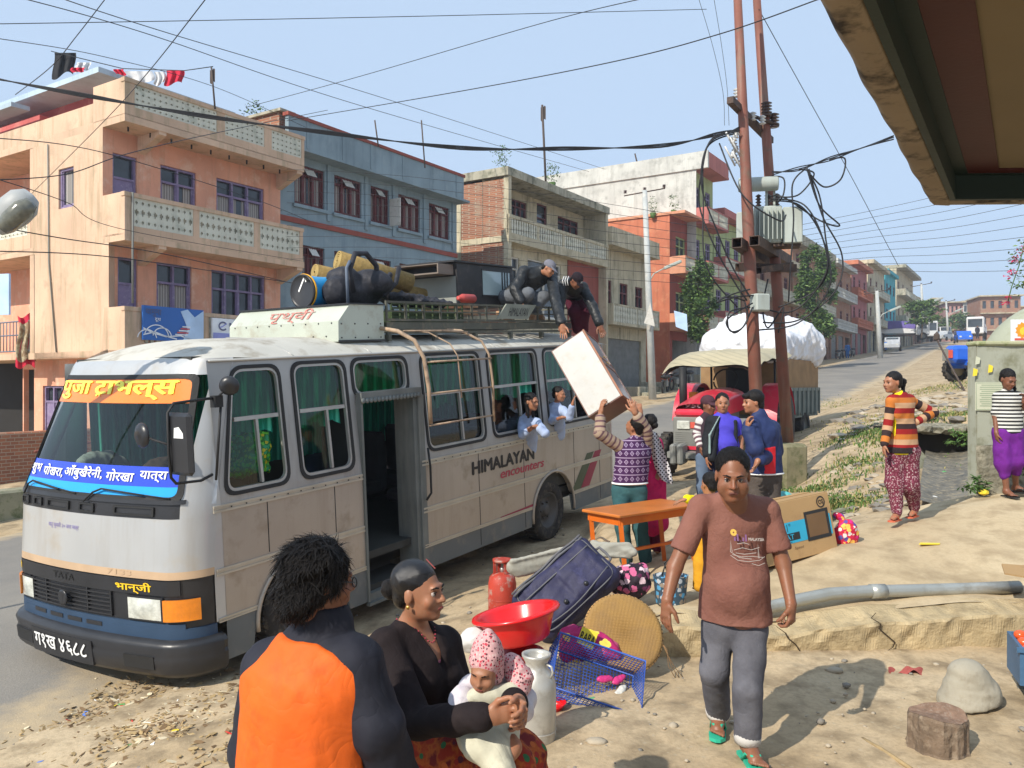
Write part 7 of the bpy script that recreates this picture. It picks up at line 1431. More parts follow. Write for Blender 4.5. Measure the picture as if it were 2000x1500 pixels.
M_case=mat('navy suitcase nylon',(.022,.022,.06),.6,wrk=.4,wks=5,var=.12,vs=4,bump=.3,bs=150,col2=(.045,.045,.11),amt=.3);M_zip=mat('grey webbing',(.12,.12,.13),.7,bump=.2,bs=90)
c=P(1106,1152,6.85);T=axes(c,(.70,.25,.56),z=(-.12,-.80,.56))
t=thing('suitcase','large navy wheeled suitcase leaning over the luggage pile','suitcase',c-Vector((0,0,.3)))
def case(b,e=0):b.bbox(-.40-e,.40+e,-.25-e,.25+e,-.15,.10,.055,None,T)
def rotm(T):return np.array(T.to_3x3())
o=sdf('shell',[rbx(c,(.42,.26,.15),.10,rot=rotm(T)),rbx(T@Vector((.02,0,.13)),(.34,.20,.045),.04,.03,rotm(T)),rbx(T@Vector((.16,.0,.16)),(.17,.17,.03),.03,.02,rotm(T))],M_case,t,.01,wr=.009,wfreq=9)
part('zip',M_zip,t,lambda b:(b.tube([T@Vector((.37*math.copysign(abs(math.cos(a))**.25,math.cos(a)),.225*math.copysign(abs(math.sin(a))**.25,math.sin(a)),.145))for a in np.linspace(0,6.28,60)],.006,5),b.tube([T@Vector((-.35+.7*k/10,-.17-.03*math.sin(k*.4),.185))for k in range(11)],.006,5),b.tube([T@Vector((-.35+.7*k/10,.10,.188))for k in range(11)],.007,5)))
part('handle',M_zip,t,lambda b:b.tube([T@Vector(v)for v in[(.41,-.08,.02),(.45,-.07,.03),(.455,0,.035),(.45,.07,.03),(.41,.08,.02)]],.012,8))
part('side_webbing',M_zip,t,lambda b:[b.tube([T@Vector((-.38+.76*k/12,yy,.165+.02*math.sin(k)))for k in range(13)],.012,4)for yy in(.20,.225)])
for k,(xx,yy)in enumerate([(-.1,-.262),(.12,-.262)]):part('foot_stud',M_bblk,t,lambda b:b.ico(T@Vector((xx,yy+.13,.19)),.022,0,2,0,(1,1,1),True))
c=P(1218,1236,5.98);T=axes(c,(1,.12,-.05),z=(-.22,-.80,.56))
def weave_fn(nt,L,tc):
 v=tc.outputs['Object'];w1=_n(nt,"ShaderNodeTexWave");w1.inputs['Scale'].default_value=30;w1.inputs['Distortion'].default_value=1.2;L(v,w1.inputs['Vector']);w2=_n(nt,"ShaderNodeTexWave",bands_direction='Z');w2.inputs['Scale'].default_value=34;w2.inputs['Distortion'].default_value=1.5;L(v,w2.inputs['Vector'])
 m_=n_math(nt,L,'MULTIPLY',w1.outputs['Fac'],w2.outputs['Fac']);a=n_noise(nt,L,v,5,6,.6);c_=n_mix(nt,L,n_ramp(nt,L,a,[(.4,(0,0,0)),(.65,(1,1,1))]),(.46,.27,.085),(.36,.22,.09));return n_mix(nt,L,n_ramp(nt,L,m_,[(.0,(.4,)*3),(.5,(0,0,0))]),c_,(.2,.11,.035)),m_
M_weave=pmat('woven bamboo',weave_fn,.75,.25,.6)
t=thing('winnowing_tray','round woven bamboo tray propped against the concrete ledge','tray',c-Vector((0,0,.29)))
part('woven_disc',M_weave,t,lambda b:b.lathe([(0,.012),(.15,.016),(.26,.018),(.285,.01),(.29,-.01),(.28,-.03),(.26,-.005),(0,-.006)],60,T))
part('rim',mat('bamboo rim',(.38,.22,.08),.7,var=.2,vs=30),t,lambda b:([b.tube([T@Vector((.289*math.cos(a),.289*math.sin(a),-.008+.004*math.sin(a*40)))for a in np.linspace(0,6.2832,121)[:-1]],.009,6,closed=True)]))
part('rim_binding',M_btx,t,lambda b:[b.tube([T@Vector(((.289+.013*math.cos(q))*math.cos(a),(.289+.013*math.cos(q))*math.sin(a),-.008+.013*math.sin(q)))for q in(0,1,2,3)],.0018,4)for a in np.linspace(0,6.2832,70)])
part('twine',mat('twine',(.22,.13,.06),.9),t,lambda b:[b.tube([T@Vector((.28,-.06,-.01)),T@Vector((.31,-.12-.02*k,.0)),T@Vector((.32+.02*k,-.22,-.05)),T@Vector((.36+.03*k,-.30,-.06))],.003,4)for k in range(3)])
c=P(1160,1330,5.5);T=axes(c,(.93,.05,-.33),z=(-.12,-.62,.75));M_crt=mat('blue plastic mesh',(.035,.10,.42),.4,var=.1,bump=0)
t=thing('plastic_crate','blue mesh plastic crate lying tipped in front of the tray','crate',c-Vector((0,0,.2)))
def mesh_panel(b,o,u_,v_,lu,lv,nu,nv_,r=.0026,diag=False):
 o,u_,v_=Vector(o),Vector(u_),Vector(v_)
 for i in range(nu+1):b.tube([T@(o+u_*lu*i/nu),T@(o+u_*lu*i/nu+v_*lv)],r,4)
 for i in range(nv_+1):b.tube([T@(o+v_*lv*i/nv_),T@(o+v_*lv*i/nv_+u_*lu)],r,4)
hx,hy,hz=.31,.20,.11
for nm,a in(('bottom',((-hx,-hy,-hz),(1,0,0),(0,1,0),2*hx,2*hy,26,17)),('long_side',((-hx,-hy,-hz),(1,0,0),(0,0,1),2*hx,2*hz,26,8)),('long_side',((-hx,hy,-hz),(1,0,0),(0,0,1),2*hx,2*hz,26,8)),('end_side',((-hx,-hy,-hz),(0,1,0),(0,0,1),2*hy,2*hz,17,8)),('end_side',((hx,-hy,-hz),(0,1,0),(0,0,1),2*hy,2*hz,17,8))):part(nm,M_crt,t,lambda b:mesh_panel(b,*a))
part('rim',M_crt,t,lambda b:[b.tube([T@Vector(v)for v in[(-hx,-hy,z),(hx,-hy,z),(hx,hy,z),(-hx,hy,z)]],.009,6,closed=True)for z in(hz,-hz)])
M_pk=[mat('yellow packet',(.7,.6,.08),.4,bump=.2),mat('pink packet',(.6,.04,.2),.4,bump=.2),mat('white packet',(.6,.6,.55),.4,bump=.2),mat('green packet',(.12,.35,.15),.4,bump=.2)]
for k,(xx,yy,m_,a)in enumerate([(.17,-.05,0,.9),(.22,.04,2,1.0),(.10,.09,1,.4),(.05,-.09,3,.2),(.2,.12,1,.8)]):
 tag(sdf('snack_packet',[ell(T@Vector((xx,yy,-hz+.03)),(.065,.026,.018),rot=rotm(T@Matrix.Rotation(a,4,'Z')))],M_pk[m_],None,.006,wr=.003,wfreq=50),['yellow packet inside the blue crate, nearest its corner','white packet inside the blue crate beside the yellow one','upper left pink packet inside the blue crate','green packet low in the middle of the blue crate','pink packet at the far right rim of the blue crate'][k],'packet')
c=P(1070,1345,5.35);one('ladle_bowl',M_redp,'small red plastic bowl on the ground beside the milk can','bowl',lambda b:b.lathe([(0,0),(.05,0),(.085,.06),(.09,.062),(.05,.008),(0,.008)],24,frame((c.x+.03,5.3,gz(c.x,5.3)))))
def flor(bg,cs,sc,thr):return pmat('printed fabric',dots_fn(bg,cs,sc,thr),.7)
M_flb=flor((.02,.012,.02),[(.55,.12,.25),(.62,.45,.5),(.03,.02,.03),(.1,.02,.06)],16,.5);M_pkb=flor((.40,.02,.12),[(.75,.6,.1),(.15,.01,.05),(.6,.1,.2)],10,.4)
bag_blob('cloth_bundle','black cloth bundle with pink flowers behind the round tray','bundle',P(1232,1135,7.0),(.17,.14,.15),M_flb,5)
bag_blob('cloth_bundle','pink flowered cloth bundle showing between cylinder and suitcase','bundle',P(1030,1170,7.2),(.10,.1,.14),flor((.5,.15,.2),[(.65,.6,.6),(.5,.02,.08)],14,.4),6)
o=bag_blob('snack_bag','crimson and yellow printed sack lying between suitcase and blue crate','sack',P(1150,1258,5.95),(.24,.12,.11),M_pkb,8,-.5)
cc=P(1145,1245,5.80);Tt=axes(cc,(1,0,-.45),z=(0,-.9,.4));b=MB();b.box(-.05,.07,-.06,.06,-.01,.003,0,Tt);put_text(b,'RARA',lambda x,h:Tt@Vector((-.045+x,-.03+h,.006)),.11,.06,1,.02);b.build('printed_label',[mat('yellow print',(.8,.65,.05),.5,bump=0),M_btx],o)
M_tarp=mat('grey canvas',(.34,.33,.28),.85,var=.12,vs=4,bump=.35,bs=24,col2=(.26,.25,.21),amt=.3,bdist=.01)
tag(sdf('folded_canvas',[cap(P(1002,1108,7.2),P(1130,1080,7.2),.055,.05,w=(0,0,1),wf=1.3),cap(P(1000,1095,7.15),P(1120,1068,7.15),.02,.02),cap(P(1010,1120,7.2),P(1120,1098,7.2),.035,.03)],M_tarp,None,.012,wr=.008,wfreq=16,wdir=(0,1,1)),'grey green folded canvas under the upper end of the suitcase','canvas')
tag(sdf('folded_canvas',[cap(P(1150,1078,7.35),P(1225,1070,7.35),.06,.05,w=(0,0,1),wf=1.1),cap(P(1160,1062,7.4),P(1238,1078,7.3),.03,.035),cap(P(1165,1082,7.3),P(1230,1088,7.3),.03,.02)],M_tarp,None,.012,wr=.012,wfreq=18,wdir=(0,1,1)),'crumpled grey canvas behind the suitcase beside the table leg','canvas')
one('paper',M_swht,'loose white paper lying on the grey canvas','paper',lambda b:b.grid(lambda u,v:P(1165+28*u,1052+8*v,7.45)+Vector((0,.1*v,.02*math.sin(u*5))),8,4))
x,y=P(1310,1165,6.95).x,6.95;z=float(Hhi(x,y));F0=frame((x,y,z));M_shb=flor((.05,.09,.13),[(.10,.35,.60),(.5,.55,.6),(.05,.08,.12),(.3,.25,.2)],24,.5)
t=thing('shopping_bag','blue and black patterned shopping bag with wire handle on the terrace edge','bag',(x,y,z))
part('bag_body',M_shb,t,lambda b:b.lathe([(0,0),(.115,0),(.125,.02),(.15,.24),(.155,.25),(.147,.25),(.12,.03),(0,.02)],14,F0@Matrix.Diagonal((1,.7,1,1))))
part('handle',M_rub,t,lambda b:[b.tube([F0@Vector((-.05+.03*q,.03*q,.25)),F0@Vector((-.05,.02*q,.34)),F0@Vector((0,.01,.375+.02*q)),F0@Vector((.05,.02*q,.33)),F0@Vector((.06,0,.25))],.006,6)for q in(-1,1)])
M_otab=mat('orange varnish',(.60,.13,.012),.4,var=.15,vs=4,bump=.08,bs=20,coat=.15);M_otop=mat('orange table top',(.52,.16,.03),.45,var=.15,vs=3,bump=.1,coat=.1)
a,c_=P(1208,1003,7.9),P(1350,985,8.6);a.z=c_.z=(a.z+c_.z)/2;dx=(c_-a).normalized();T=axes(a,dx,z=(0,0,1));Lt=(c_-a).length
t=thing('table','low orange wooden table on the terrace beside the luggage','table',a-Vector((0,0,.5)));zt=gz(a.x,a.y)
part('table_top',M_otop,t,lambda b:b.bbox(-.05,Lt+.05,-.06,.46,-.03,0,.008,None,T));part('apron',M_otab,t,lambda b:(b.box(.0,Lt,-.02,0,-.11,-.031,None,T),b.box(0,Lt,.4,.42,-.11,-.031,None,T),b.box(0,.02,.002,.398,-.11,-.031,None,T)))
for(lx,ly)in((.02,.0),(.02,.4),(Lt-.05,0),(Lt-.05,.4)):
 p=T@Vector((lx,ly,-.031));q=p+Vector((.06,-.02,0));q.z=max(gz(p.x,p.y),float(Hhi(p.x,p.y)))-.01;part('leg',M_otab,t,lambda b:b.tube([p,q],.03,4,sm=False))
part('stretcher',M_otab,t,lambda b:b.box(.05,Lt,.18,.21,-.44,-.41,None,T))
a,c_=P(1500,1108,7.65),P(1637,1072,8.05);dx=(c_-a).normalized();T=axes(a,dx,z=(0,.16,1));W_,Hh=(c_-a).length,.56
M_card=mat('corrugated cardboard',(.42,.265,.12),.85,var=.06,vs=3,bump=.1,bs=40,col2=(.36,.22,.10),amt=.3);M_cy=mat('cyan print',(.03,.36,.55),.5,bump=0);M_cbk=mat('black print',(.02,.02,.02),.5,bump=0);M_cdk=mat('brown print',(.16,.09,.04),.6,bump=0)
t=thing('television_carton','cardboard television carton printed 21 FLAT standing on the terrace','carton',T@Vector((W_/2,.22,0)))
part('box',M_card,t,lambda b:b.bbox(0,W_,0,.34,0,Hh,.004,None,T));part('flap',M_card,t,lambda b:(b.box(-.02,W_,-.01,.2,Hh+.002,Hh+.007,None,T@Matrix.Rotation(-.03,4,'X')),b.box(0,W_,.24,.35,Hh+.002,Hh+.007,None,T)))
q=lambda x,h,d=0:T@Vector((x,-.003-d,h));b=MB()
rc=lambda x0,x1,z0,z1,m,d=0:b.face([q(x0,z0,d),q(x1,z0,d),q(x1,z1,d),q(x0,z1,d)],m)
rc(.0,W_-.03,.16,.36,0);rc(W_*.60,W_-.05,.14,.42,1,.001);rc(W_*.63,W_-.085,.175,.39,2,.002);rc(W_*.20,W_*.50,.185,.255,1,.0015)
for k in range(14):rc(W_*.2+.012*k,W_*.2+.012*k+.006,.165,.176,1,.001)
put_text(b,'21"',lambda x,h:q(W_*.28+x,.27+h,.001),.10,.075,1,0);put_text(b,'FLAT',lambda x,h:q(W_*.22+x,.195+h,.003),.18,.05,0,.02)
stroke(b,[(W_-.12+.05*math.cos(a),Hh-.075+.05*math.sin(a))for a in np.linspace(0,6.3,24)],.012,lambda x,h:q(x,h,.001),1);put_text(b,'CG',lambda x,h:q(W_-.152+x,Hh-.095+h,.001),.065,.042,1,.03)
stroke(b,[(W_*.2+.04*math.cos(a),.47+.02*math.sin(a))for a in np.linspace(.3,2.8,8)],.014,lambda x,h:q(x,h,.001),3);put_text(b,'Speed',lambda x,h:q(W_*.4+x,.09+h,.001),.11,.03,3,0)
b.build('printed_artwork',[M_cy,M_cbk,M_cdk,M_cdk],t)
o=bag_blob('rice_sack','shiny red and pink printed sack leaning on the television carton','sack',P(1650,1045,8.25),(.12,.08,.15),flor((.55,.02,.06),[(.85,.5,.1),(.75,.7,.65),(.1,.08,.3),(.6,.02,.2)],20,.5),11,0,.01,.01,[ell(P(1638,1008,8.25),(.06,.04,.04),k=.04)])
bag_blob('plastic_bag','teal polythene bag lying beside the pole footing','bag',P(1532,974,10.6),(.13,.1,.08),mat('teal polythene',(.10,.45,.45),.35,var=.2,bump=.4,bs=20),12)
M_pipe=mat('galvanised pipe',(.40,.41,.38),.38,var=.15,vs=2,bump=.05,metal=.5,col2=(.3,.29,.25),amt=.3)
pts=[P(px,py,D)for px,py,D in((1440,1196,6.62),(1505,1186,6.66),(1560,1172,6.7),(1620,1160,6.74),(1700,1155,6.8),(1800,1153,6.86),(1900,1150,6.92),(1990,1146,6.98))]
t=thing('water_pipe','long grey metal pipe lying along the top of the ledge','pipe',pts[0]);part('pipe_run',M_pipe,t,lambda b:b.tube(pts,.052,16));part('coupling',M_pipe,t,lambda b:b.tube([mid(A3(pts[5]),A3(pts[4]),.72),mid(A3(pts[5]),A3(pts[4]),1.0)],.06,16))
M_bark=mat('grey wood bark',(.18,.13,.09),.95,var=.3,vs=9,bump=.9,bs=26,col2=(.28,.22,.16),amt=.4,bdist=.02);M_cut=mat('weathered cut wood',(.24,.15,.10),.9,var=.25,vs=22,bump=.5,bs=60,col2=(.34,.26,.2),amt=.3)
x,y=P(1832,1475,4.72).x,4.72;z=gz(x,y);t=thing('tree_stump','weathered wooden chopping stump on the bare dirt','stump',(x,y,z))
def stump(b):
 n=40
 for(z0,z1)in((0,.02),(.02,.1),(.1,.19),(.19,.205)):
  for k in range(n):
   def pt(kk,zz):a=6.2832*kk/n;r=.158*(1+.05*math.sin(3*a+1)+.035*math.sin(9*a)+(.03*math.sin(17*a+zz*9)))*(1-.06*(zz>.2)+.05*(zz<.01));return(x+r*math.cos(a),y+r*math.sin(a),z+zz+.015*math.sin(2*a)*(zz>.1))
   b.face([pt(k,z0),pt(k+1,z0),pt(k+1,z1),pt(k,z1)],0)
part('bark',M_bark,t,stump)
part('cut_face',M_cut,t,lambda b:b.add([(x,y,z+.2)]+[(x+.15*(1+.05*math.sin(3*a+1)+.03*math.sin(9*a))*math.cos(a),y+.15*(1+.05*math.sin(3*a+1)+.03*math.sin(9*a))*math.sin(a),z+.206+.015*math.sin(2*a))for a in np.linspace(0,6.2832,41)[:-1]],[(0,i+1,(i+1)%40+1)for i in range(40)]))
x,y=P(1890,1375,5.35).x,5.35;z=gz(x,y)
tag(sdf('cement_lump',[cap((x-.02,y,z+.02),(x,y,z+.17),.165,.125,k=.03),ell((x+.06,y,z+.08),(.15,.14,.12),k=.05),pln((x,y,z+.01),(.1,.0,-1))],mat('hardened cement',(.36,.33,.26),.92,var=.12,vs=4,bump=.6,bs=26,col2=(.28,.25,.19),amt=.4),None,.01,wr=.006,wfreq=14,wdir=(0,0,2)),'hat shaped lump of hardened grey cement near the stump','cement lump')
one('stick',mat('dry bamboo',(.34,.25,.13),.8,var=.2,vs=20),'split bamboo stick lying on the dirt left of the stump','stick',lambda b:b.tube([P(1684,1443,4.86)+Vector((0,0,.0)),P(1720,1462,4.72),P(1780,1502,4.47)],.012,6))
one('rag',mat('faded red rag',(.45,.10,.08),.9,var=.2,bump=.6,bs=30),'faded red rag trodden into the dirt below the ledge','rag',lambda b:b.grid(lambda u,v:P(1735+95*u,1308+10*v+6*u+4*math.sin(u*9),6.02-.12*v)+Vector((0,0,.02+.012*math.sin(u*21+v*3))),24,6))
for k,(px,py,D,m_,lb)in enumerate([(1165,1450,4.78,0,'flat pale stone lying in front of the milk can'),(1630,1312,5.95,0,'thin pale slate at the foot of the ledge')]):
 p=P(px,py,D);p.z=gz(p.x,p.y);one('stone',M_peb[m_],lb,'stone',lambda b:b.ico(p+Vector((0,0,.01)),.06,0,2,.12,(1.1,.7,.35),True))
one('wrapper',M_leaf[7],'yellow wrapper lying on the terrace in front of the girls','wrapper',lambda b:b.prism([(-.11,-.03),(.09,-.05),(.13,0),(-.05,.04)],0,.006,'z',None,frame(P(1812,1052,8.0)*1+Vector((0,0,float(Hhi(P(1812,1052,8.0).x,8.0))-P(1812,1052,8.0).z+.012)),.1)))
a=P(1992,1345,5.35);T=frame((a.x,a.y,a.z+.02),-.35);z0=gz(a.x+.2,a.y)
t=thing('tomato_crate','blue crate of tomatoes cut by the right edge of the view','crate',(a.x+.2,a.y+.1,z0))
part('crate_body',mat('blue grey crate plastic',(.06,.14,.25),.5),t,lambda b:(b.box(0,.5,0,.02,0,.25,None,T),b.box(0,.02,.02,.38,0,.25,None,T),b.box(.02,.5,.36,.38,0,.25,None,T),b.box(.02,.5,.02,.36,0,.02,None,T),b.box(-.02,.52,-.02,.0,.22,.25,None,T)))
for k in range(11):tag(one('tomato',mat('tomato skin',(.75,.10,.02),.25,var=.2,vs=6,coat=.4)if k==0 else bpy.data.materials['tomato skin'],'ripe tomato heaped with others in the blue crate at the right edge','tomato',lambda b:b.ico(T@Vector((.06+.1*(k%4),.08+.1*(k//4),.215+.02*(k%3))),.042,0,2,.02,(1,1,.85),True)),group='tomatoes in the blue crate')
part('support_legs',M_dgr,t,lambda b:[b.box(xx,xx+.04,yy,yy+.04,z0-a.z-.02,0,None,T)for xx,yy in((.05,.05),(.44,.05),(.05,.3),(.44,.3))])
a=P(1962,1122,6.6);one('cardboard',M_card,'torn piece of cardboard jutting in at the right edge above the pipe','cardboard',lambda b:b.prism([(0,0),(.5,-.12),(.6,.3),(.12,.25)],0,.012,'z',None,Matrix.Translation(a)@Euler((R(8),R(6),0)).to_matrix().to_4x4()))
one('cardboard_prop',M_brick,'small stack of bricks under the torn cardboard','bricks',lambda b:b.bbox(.3,.55,.0,.2,-.3,-.015,.005,None,Matrix.Translation(a)))
O=P(1138,644,9.15);A_,B_,C_=P(1076,686,9.25)-O,P(1203,780,8.8)-O,P(1186,668,9.75)-O
B_=B_-A_*(A_.dot(B_)/A_.length_squared);C_=A_.cross(B_).normalized()*C_.length*(1 if A_.cross(B_).dot(C_)>0 else-1);C_=C_.normalized()*.5
la,lb_,lc=A_.length,B_.length,C_.length;T=Matrix(((*[A_.normalized()[0],B_.normalized()[0],C_.normalized()[0]],O[0]),(*[A_.normalized()[1],B_.normalized()[1],C_.normalized()[1]],O[1]),(*[A_.normalized()[2],B_.normalized()[2],C_.normalized()[2]],O[2]),(0,0,0,1)))
M_lam=mat('white laminate',(.44,.43,.40),.4,var=.08,vs=4,bump=.03,col2=(.40,.37,.31),amt=.3);M_cbr=mat('brown cabinet wood',(.15,.06,.04),.45,var=.2,vs=5,bump=.06);M_cedge=mat('bare brown edge',(.30,.13,.07),.6,var=.2)
t=thing('cabinet','white sided brown cabinet being hoisted up the side of the bus','cabinet',O+A_/2+B_+C_/2)
part('carcass',M_cbr,t,lambda b:b.box(0.006,la,0,lb_,.006,lc,None,T));part('side_panel',M_lam,t,lambda b:b.box(.012,la-.012,.012,lb_-.012,0,.005,None,T))
part('edge_strip',M_cedge,t,lambda b:(b.box(-.012,.005,-.002,lb_+.002,.0,.016,None,T),b.box(-.012,.005,0,lb_,lc-.016,lc,None,T),[b.box(-.012,.005,yy,yy+.016,.016,lc-.016,None,T)for yy in(0,lb_*.4,lb_*.5,lb_-.016)]))
for y0,y1 in((.03,lb_*.4-.01),(lb_*.5+.02,lb_-.03)):part('door',mat('dark brown door',(.10,.04,.03),.3,var=.2,coat=.2)if y0<.1 else bpy.data.materials['dark brown door'],t,lambda b:(b.box(-.006,.004,y0,y1,.03,lc-.03,None,T),b.box(-.012,-.006,y0,y1,.03,.05,None,T),b.box(-.012,-.006,y0,y1,lc-.05,lc-.03,None,T)))
part('drawer',bpy.data.materials['dark brown door'],t,lambda b:b.box(-.008,.004,lb_*.4+.02,lb_*.5-.004,.02,lc-.02,None,T));part('handle',M_gold,t,lambda b:[b.tube([T@Vector((-.02,yy,lc*.4)),T@Vector((-.02,yy,lc*.55))],.006,6)for yy in(lb_*.45,lb_*.36)])
T=axes(B(2.28,1.22,3.555),N,z=-UB)@Matrix.Scale(.82,4)
M_dlid=mat('black drum lid',(.03,.03,.032),.35,var=.15,bump=.05);M_dblu=mat('blue drum plastic',(.02,.30,.62),.35,var=.05,bump=.03);M_dyel=mat('yellow clamp',(.85,.42,.02),.4,bump=0)
t=thing('plastic_drum','blue plastic drum with black lid and yellow ring lying on the bus roof','drum',B(2.5,1.42,3.38))
part('drum_body',M_dblu,t,lambda b:b.lathe([(0,-.72),(.19,-.72),(.215,-.68),(.225,-.5),(.22,-.3),(.225,-.12),(.235,-.06),(.23,-.03),(0,-.03)],40,T));part('clamp_ring',M_dyel,t,lambda b:b.lathe([(.225,-.055),(.25,-.05),(.252,-.03),(.235,-.02)],40,T,cap=False))
part('lid',M_dlid,t,lambda b:(b.lathe([(.235,-.045),(.245,-.02),(.242,0),(.225,.012),(.215,.0),(.205,-.006),(0,-.006)],40,T),));part('painted_tick',M_wtx,t,lambda b:stroke(b,[(.07,-.13),(.035,-.19),(-.10,.0)],.03,lambda x,y:T@Vector((-x*.9-.02,-y-.02 if 0 else y,.0)),0))
part('carry_handle',M_rub,t,lambda b:b.tube([T@Vector((-.16,-.14,.0)),T@Vector((-.16,-.14,.03)),T@Vector((-.06,-.2,.03)),T@Vector((-.06,-.2,.0))],.008,6))
M_straw=mat('golden straw matting',(.24,.165,.06),.9,var=.25,vs=20,bump=.8,bs=70,col2=(.22,.15,.04),amt=.4)
def roll(name,label,a,c_,r):
 a,c_=Vector(a),Vector(c_);t=thing(name,label,'rolled mat',(a+c_)/2-Vector((0,0,r)));d=(c_-a).normalized();T=axes(a,d.orthogonal(),z=d);Ln=(c_-a).length
 part('mat_roll',M_straw,t,lambda b:(b.lathe([(r*.86,0.01),(r,0),(r*.99,Ln*.5),(r,Ln),(0,Ln)],30,T,cap=False),b.lathe([(0,.03),(r*.87,.02)],30,T,cap=False)))
 part('spiral_edge',mat('straw edge',(.42,.30,.11),.9,bump=.5,bs=90)if 'straw edge' not in bpy.data.materials else bpy.data.materials['straw edge'],t,lambda b:b.tube([T@Vector(((.015+(r-.02)*k/90)*math.cos(k*.32),(.015+(r-.02)*k/90)*math.sin(k*.32),.004))for k in range(91)],.0085,5))
roll('rolled_mat','golden rolled straw mat pointing up behind the blue drum',B(3.0,1.35,3.97),B(3.9,.95,3.7),.125);roll('rolled_mat','longer straw mat roll sloping down behind the black backpack',B(3.0,1.75,3.86),B(4.6,1.3,3.58),.10)
M_pack=mat('black rucksack nylon',(.022,.022,.028),.6,var=.25,vs=6,bump=.4,bs=40,col2=(.05,.05,.06),amt=.3);M_strap=mat('blue grey strap',(.12,.15,.20),.7,bump=.2)
pk=lambda x,y,z:A3(B(x,y,z));t=thing('backpack','big black rucksack with a looped strap lying beside the blue drum','backpack',B(2.9,.9,3.38))
sdf('pack_body',[cap(pk(2.55,.95,3.55),pk(3.1,.95,3.56),.16,.17,w=(0,0,1),wf=1.1,k=.06),ell(pk(3.05,.85,3.66),(.26,.2,.17),k=.06),ell(pk(2.72,1.0,3.72),(.2,.15,.13),k=.05),cap(pk(3.25,.9,3.6),pk(3.45,.9,3.78),.05,.04,k=.04)],M_pack,t,.012,wr=.01,wfreq=9)
part('shoulder_strap',M_pack,t,lambda b:(b.tube([B(2.6,.72,3.52),B(2.55,.72,3.78),B(2.68,.75,3.98),B(2.9,.78,4.0),B(3.05,.76,3.86),B(3.0,.7,3.6)],.032,8),b.tube([B(3.1,.7,3.5),B(3.3,.68,3.66),B(3.42,.72,3.86)],.03,8)));part('frame_strap',M_strap,t,lambda b:b.tube([B(2.5,.72,3.4),B(2.48,.7,3.8),B(2.56,.72,3.88)],.02,6))
M_dk=mat('dark painted plywood',(.035,.034,.034),.45,var=.2,vs=3,bump=.08,bs=20,col2=(.07,.06,.055),amt=.3);M_dgrn=mat('pale plywood',(.26,.27,.24),.6,var=.12);M_mir=mat('window film',(.40,.50,.50),.12,var=.1,vs=1.5,bump=.2,bs=4,spec=.8,coat=.6)
t=thing('cupboard','dark glazed cupboard lying across the bus roof rack','cupboard',B(5.5,1.4,3.43))
part('carcass',M_dk,t,lambda b:(b.box(4.86,6.3,.9,1.9,3.43,4.03,0),),BM);part('front_board',M_dgrn,t,lambda b:b.box(4.848,4.858,.92,1.88,3.44,3.84),BM)
part('upper_tray',mat('brown grey ply edge',(.2,.16,.13),.7),t,lambda b:(b.box(4.5,4.845,.95,1.95,3.86,3.88),b.box(4.5,4.845,.95,1.95,3.99,4.0),b.box(4.5,4.845,1.93,1.95,3.881,3.99),b.box(4.5,4.845,.95,.97,3.881,3.99)),BM);part('top_board',M_dk,t,lambda b:b.box(4.75,6.34,.86,1.94,4.032,4.055),BM)
part('glass_pane',M_mir,t,lambda b:b.box(5.48,6.2,.893,.899,3.6,3.95),BM);part('glazing_bars',M_dk,t,lambda b:([b.box(x,x+.02,.884,.892,3.6,3.95)for x in(5.98,6.05,6.12)],b.box(5.45,6.22,.884,.892,3.951,3.975),b.box(5.45,6.22,.884,.892,3.575,3.599)),BM)
bag_blob('folded_umbrella','tangle of black umbrellas and bags beside the mats','umbrellas',B(3.85,.9,3.47),(.5,.2,.07),M_pack,21,TH,.016,.02)
M_metal=mat('scuffed metal',(.35,.34,.32),.35,metal=.7)
one('thermos',mat('faded red thermos',(.45,.07,.06),.45,var=.2),'faded red flask lying beside the dark cupboard','flask',lambda b:b.lathe([(0,0),(.05,0),(.06,.02),(.06,.26),(.045,.30),(.03,.31),(.03,.36),(0,.36)],20,axes(B(4.75,.55,3.5),ZB,z=-UB)))
for k in range(6):one('timber_piece',mat('split timber',(.42,.24,.13),.8,var=.3,vs=8,bump=.3)if k==0 else bpy.data.materials['split timber'],['light timber offcut on the rack under the squatting man, longest piece','short square timber block in the rack below the squatting man','reddish timber batten along the rack left of the name plate','timber batten just left of the rack name plate, lying higher','timber offcut slanting behind the rack name plate','small timber block beside the squatting man foot'][k],'timber',lambda b:b.bbox(0,(.7,.3,1.1,.9,.5,.25)[k],0,.08,0,(.05,.09,.06,.05,.05,.08)[k],.004,None,BM@Matrix.Translation(((6.0,6.15,3.7,4.1,5.4,6.5)[k],(.5,.45,.55,.62,.55,.5)[k],(3.26,3.22,3.3,3.36,3.3,3.24)[k]))@Euler((0,(-.15,0,.02,-.03,.3,.2)[k],(.2,.3,-.02,.04,.1,.4)[k])).to_matrix().to_4x4()))
b=MB(BM)
def netc():
 b=MB(BM)
 for x in np.linspace(2.9,4.3,10):b.box(x,x+.015,.42,.44,3.12,3.38);b.box(x,x+.015,1.2,1.22,3.12,3.38)
 for z in np.linspace(3.12,3.38,6):b.box(2.9,4.31,.415,.42,z,z+.02)
 b.box(2.92,4.3,.46,1.18,3.12,3.3);return b
tag(netc().build('crate',mat('dark green crate',(.05,.075,.03),.6,var=.3)),'dark green slatted crate inside the front of the roof rack','crate')
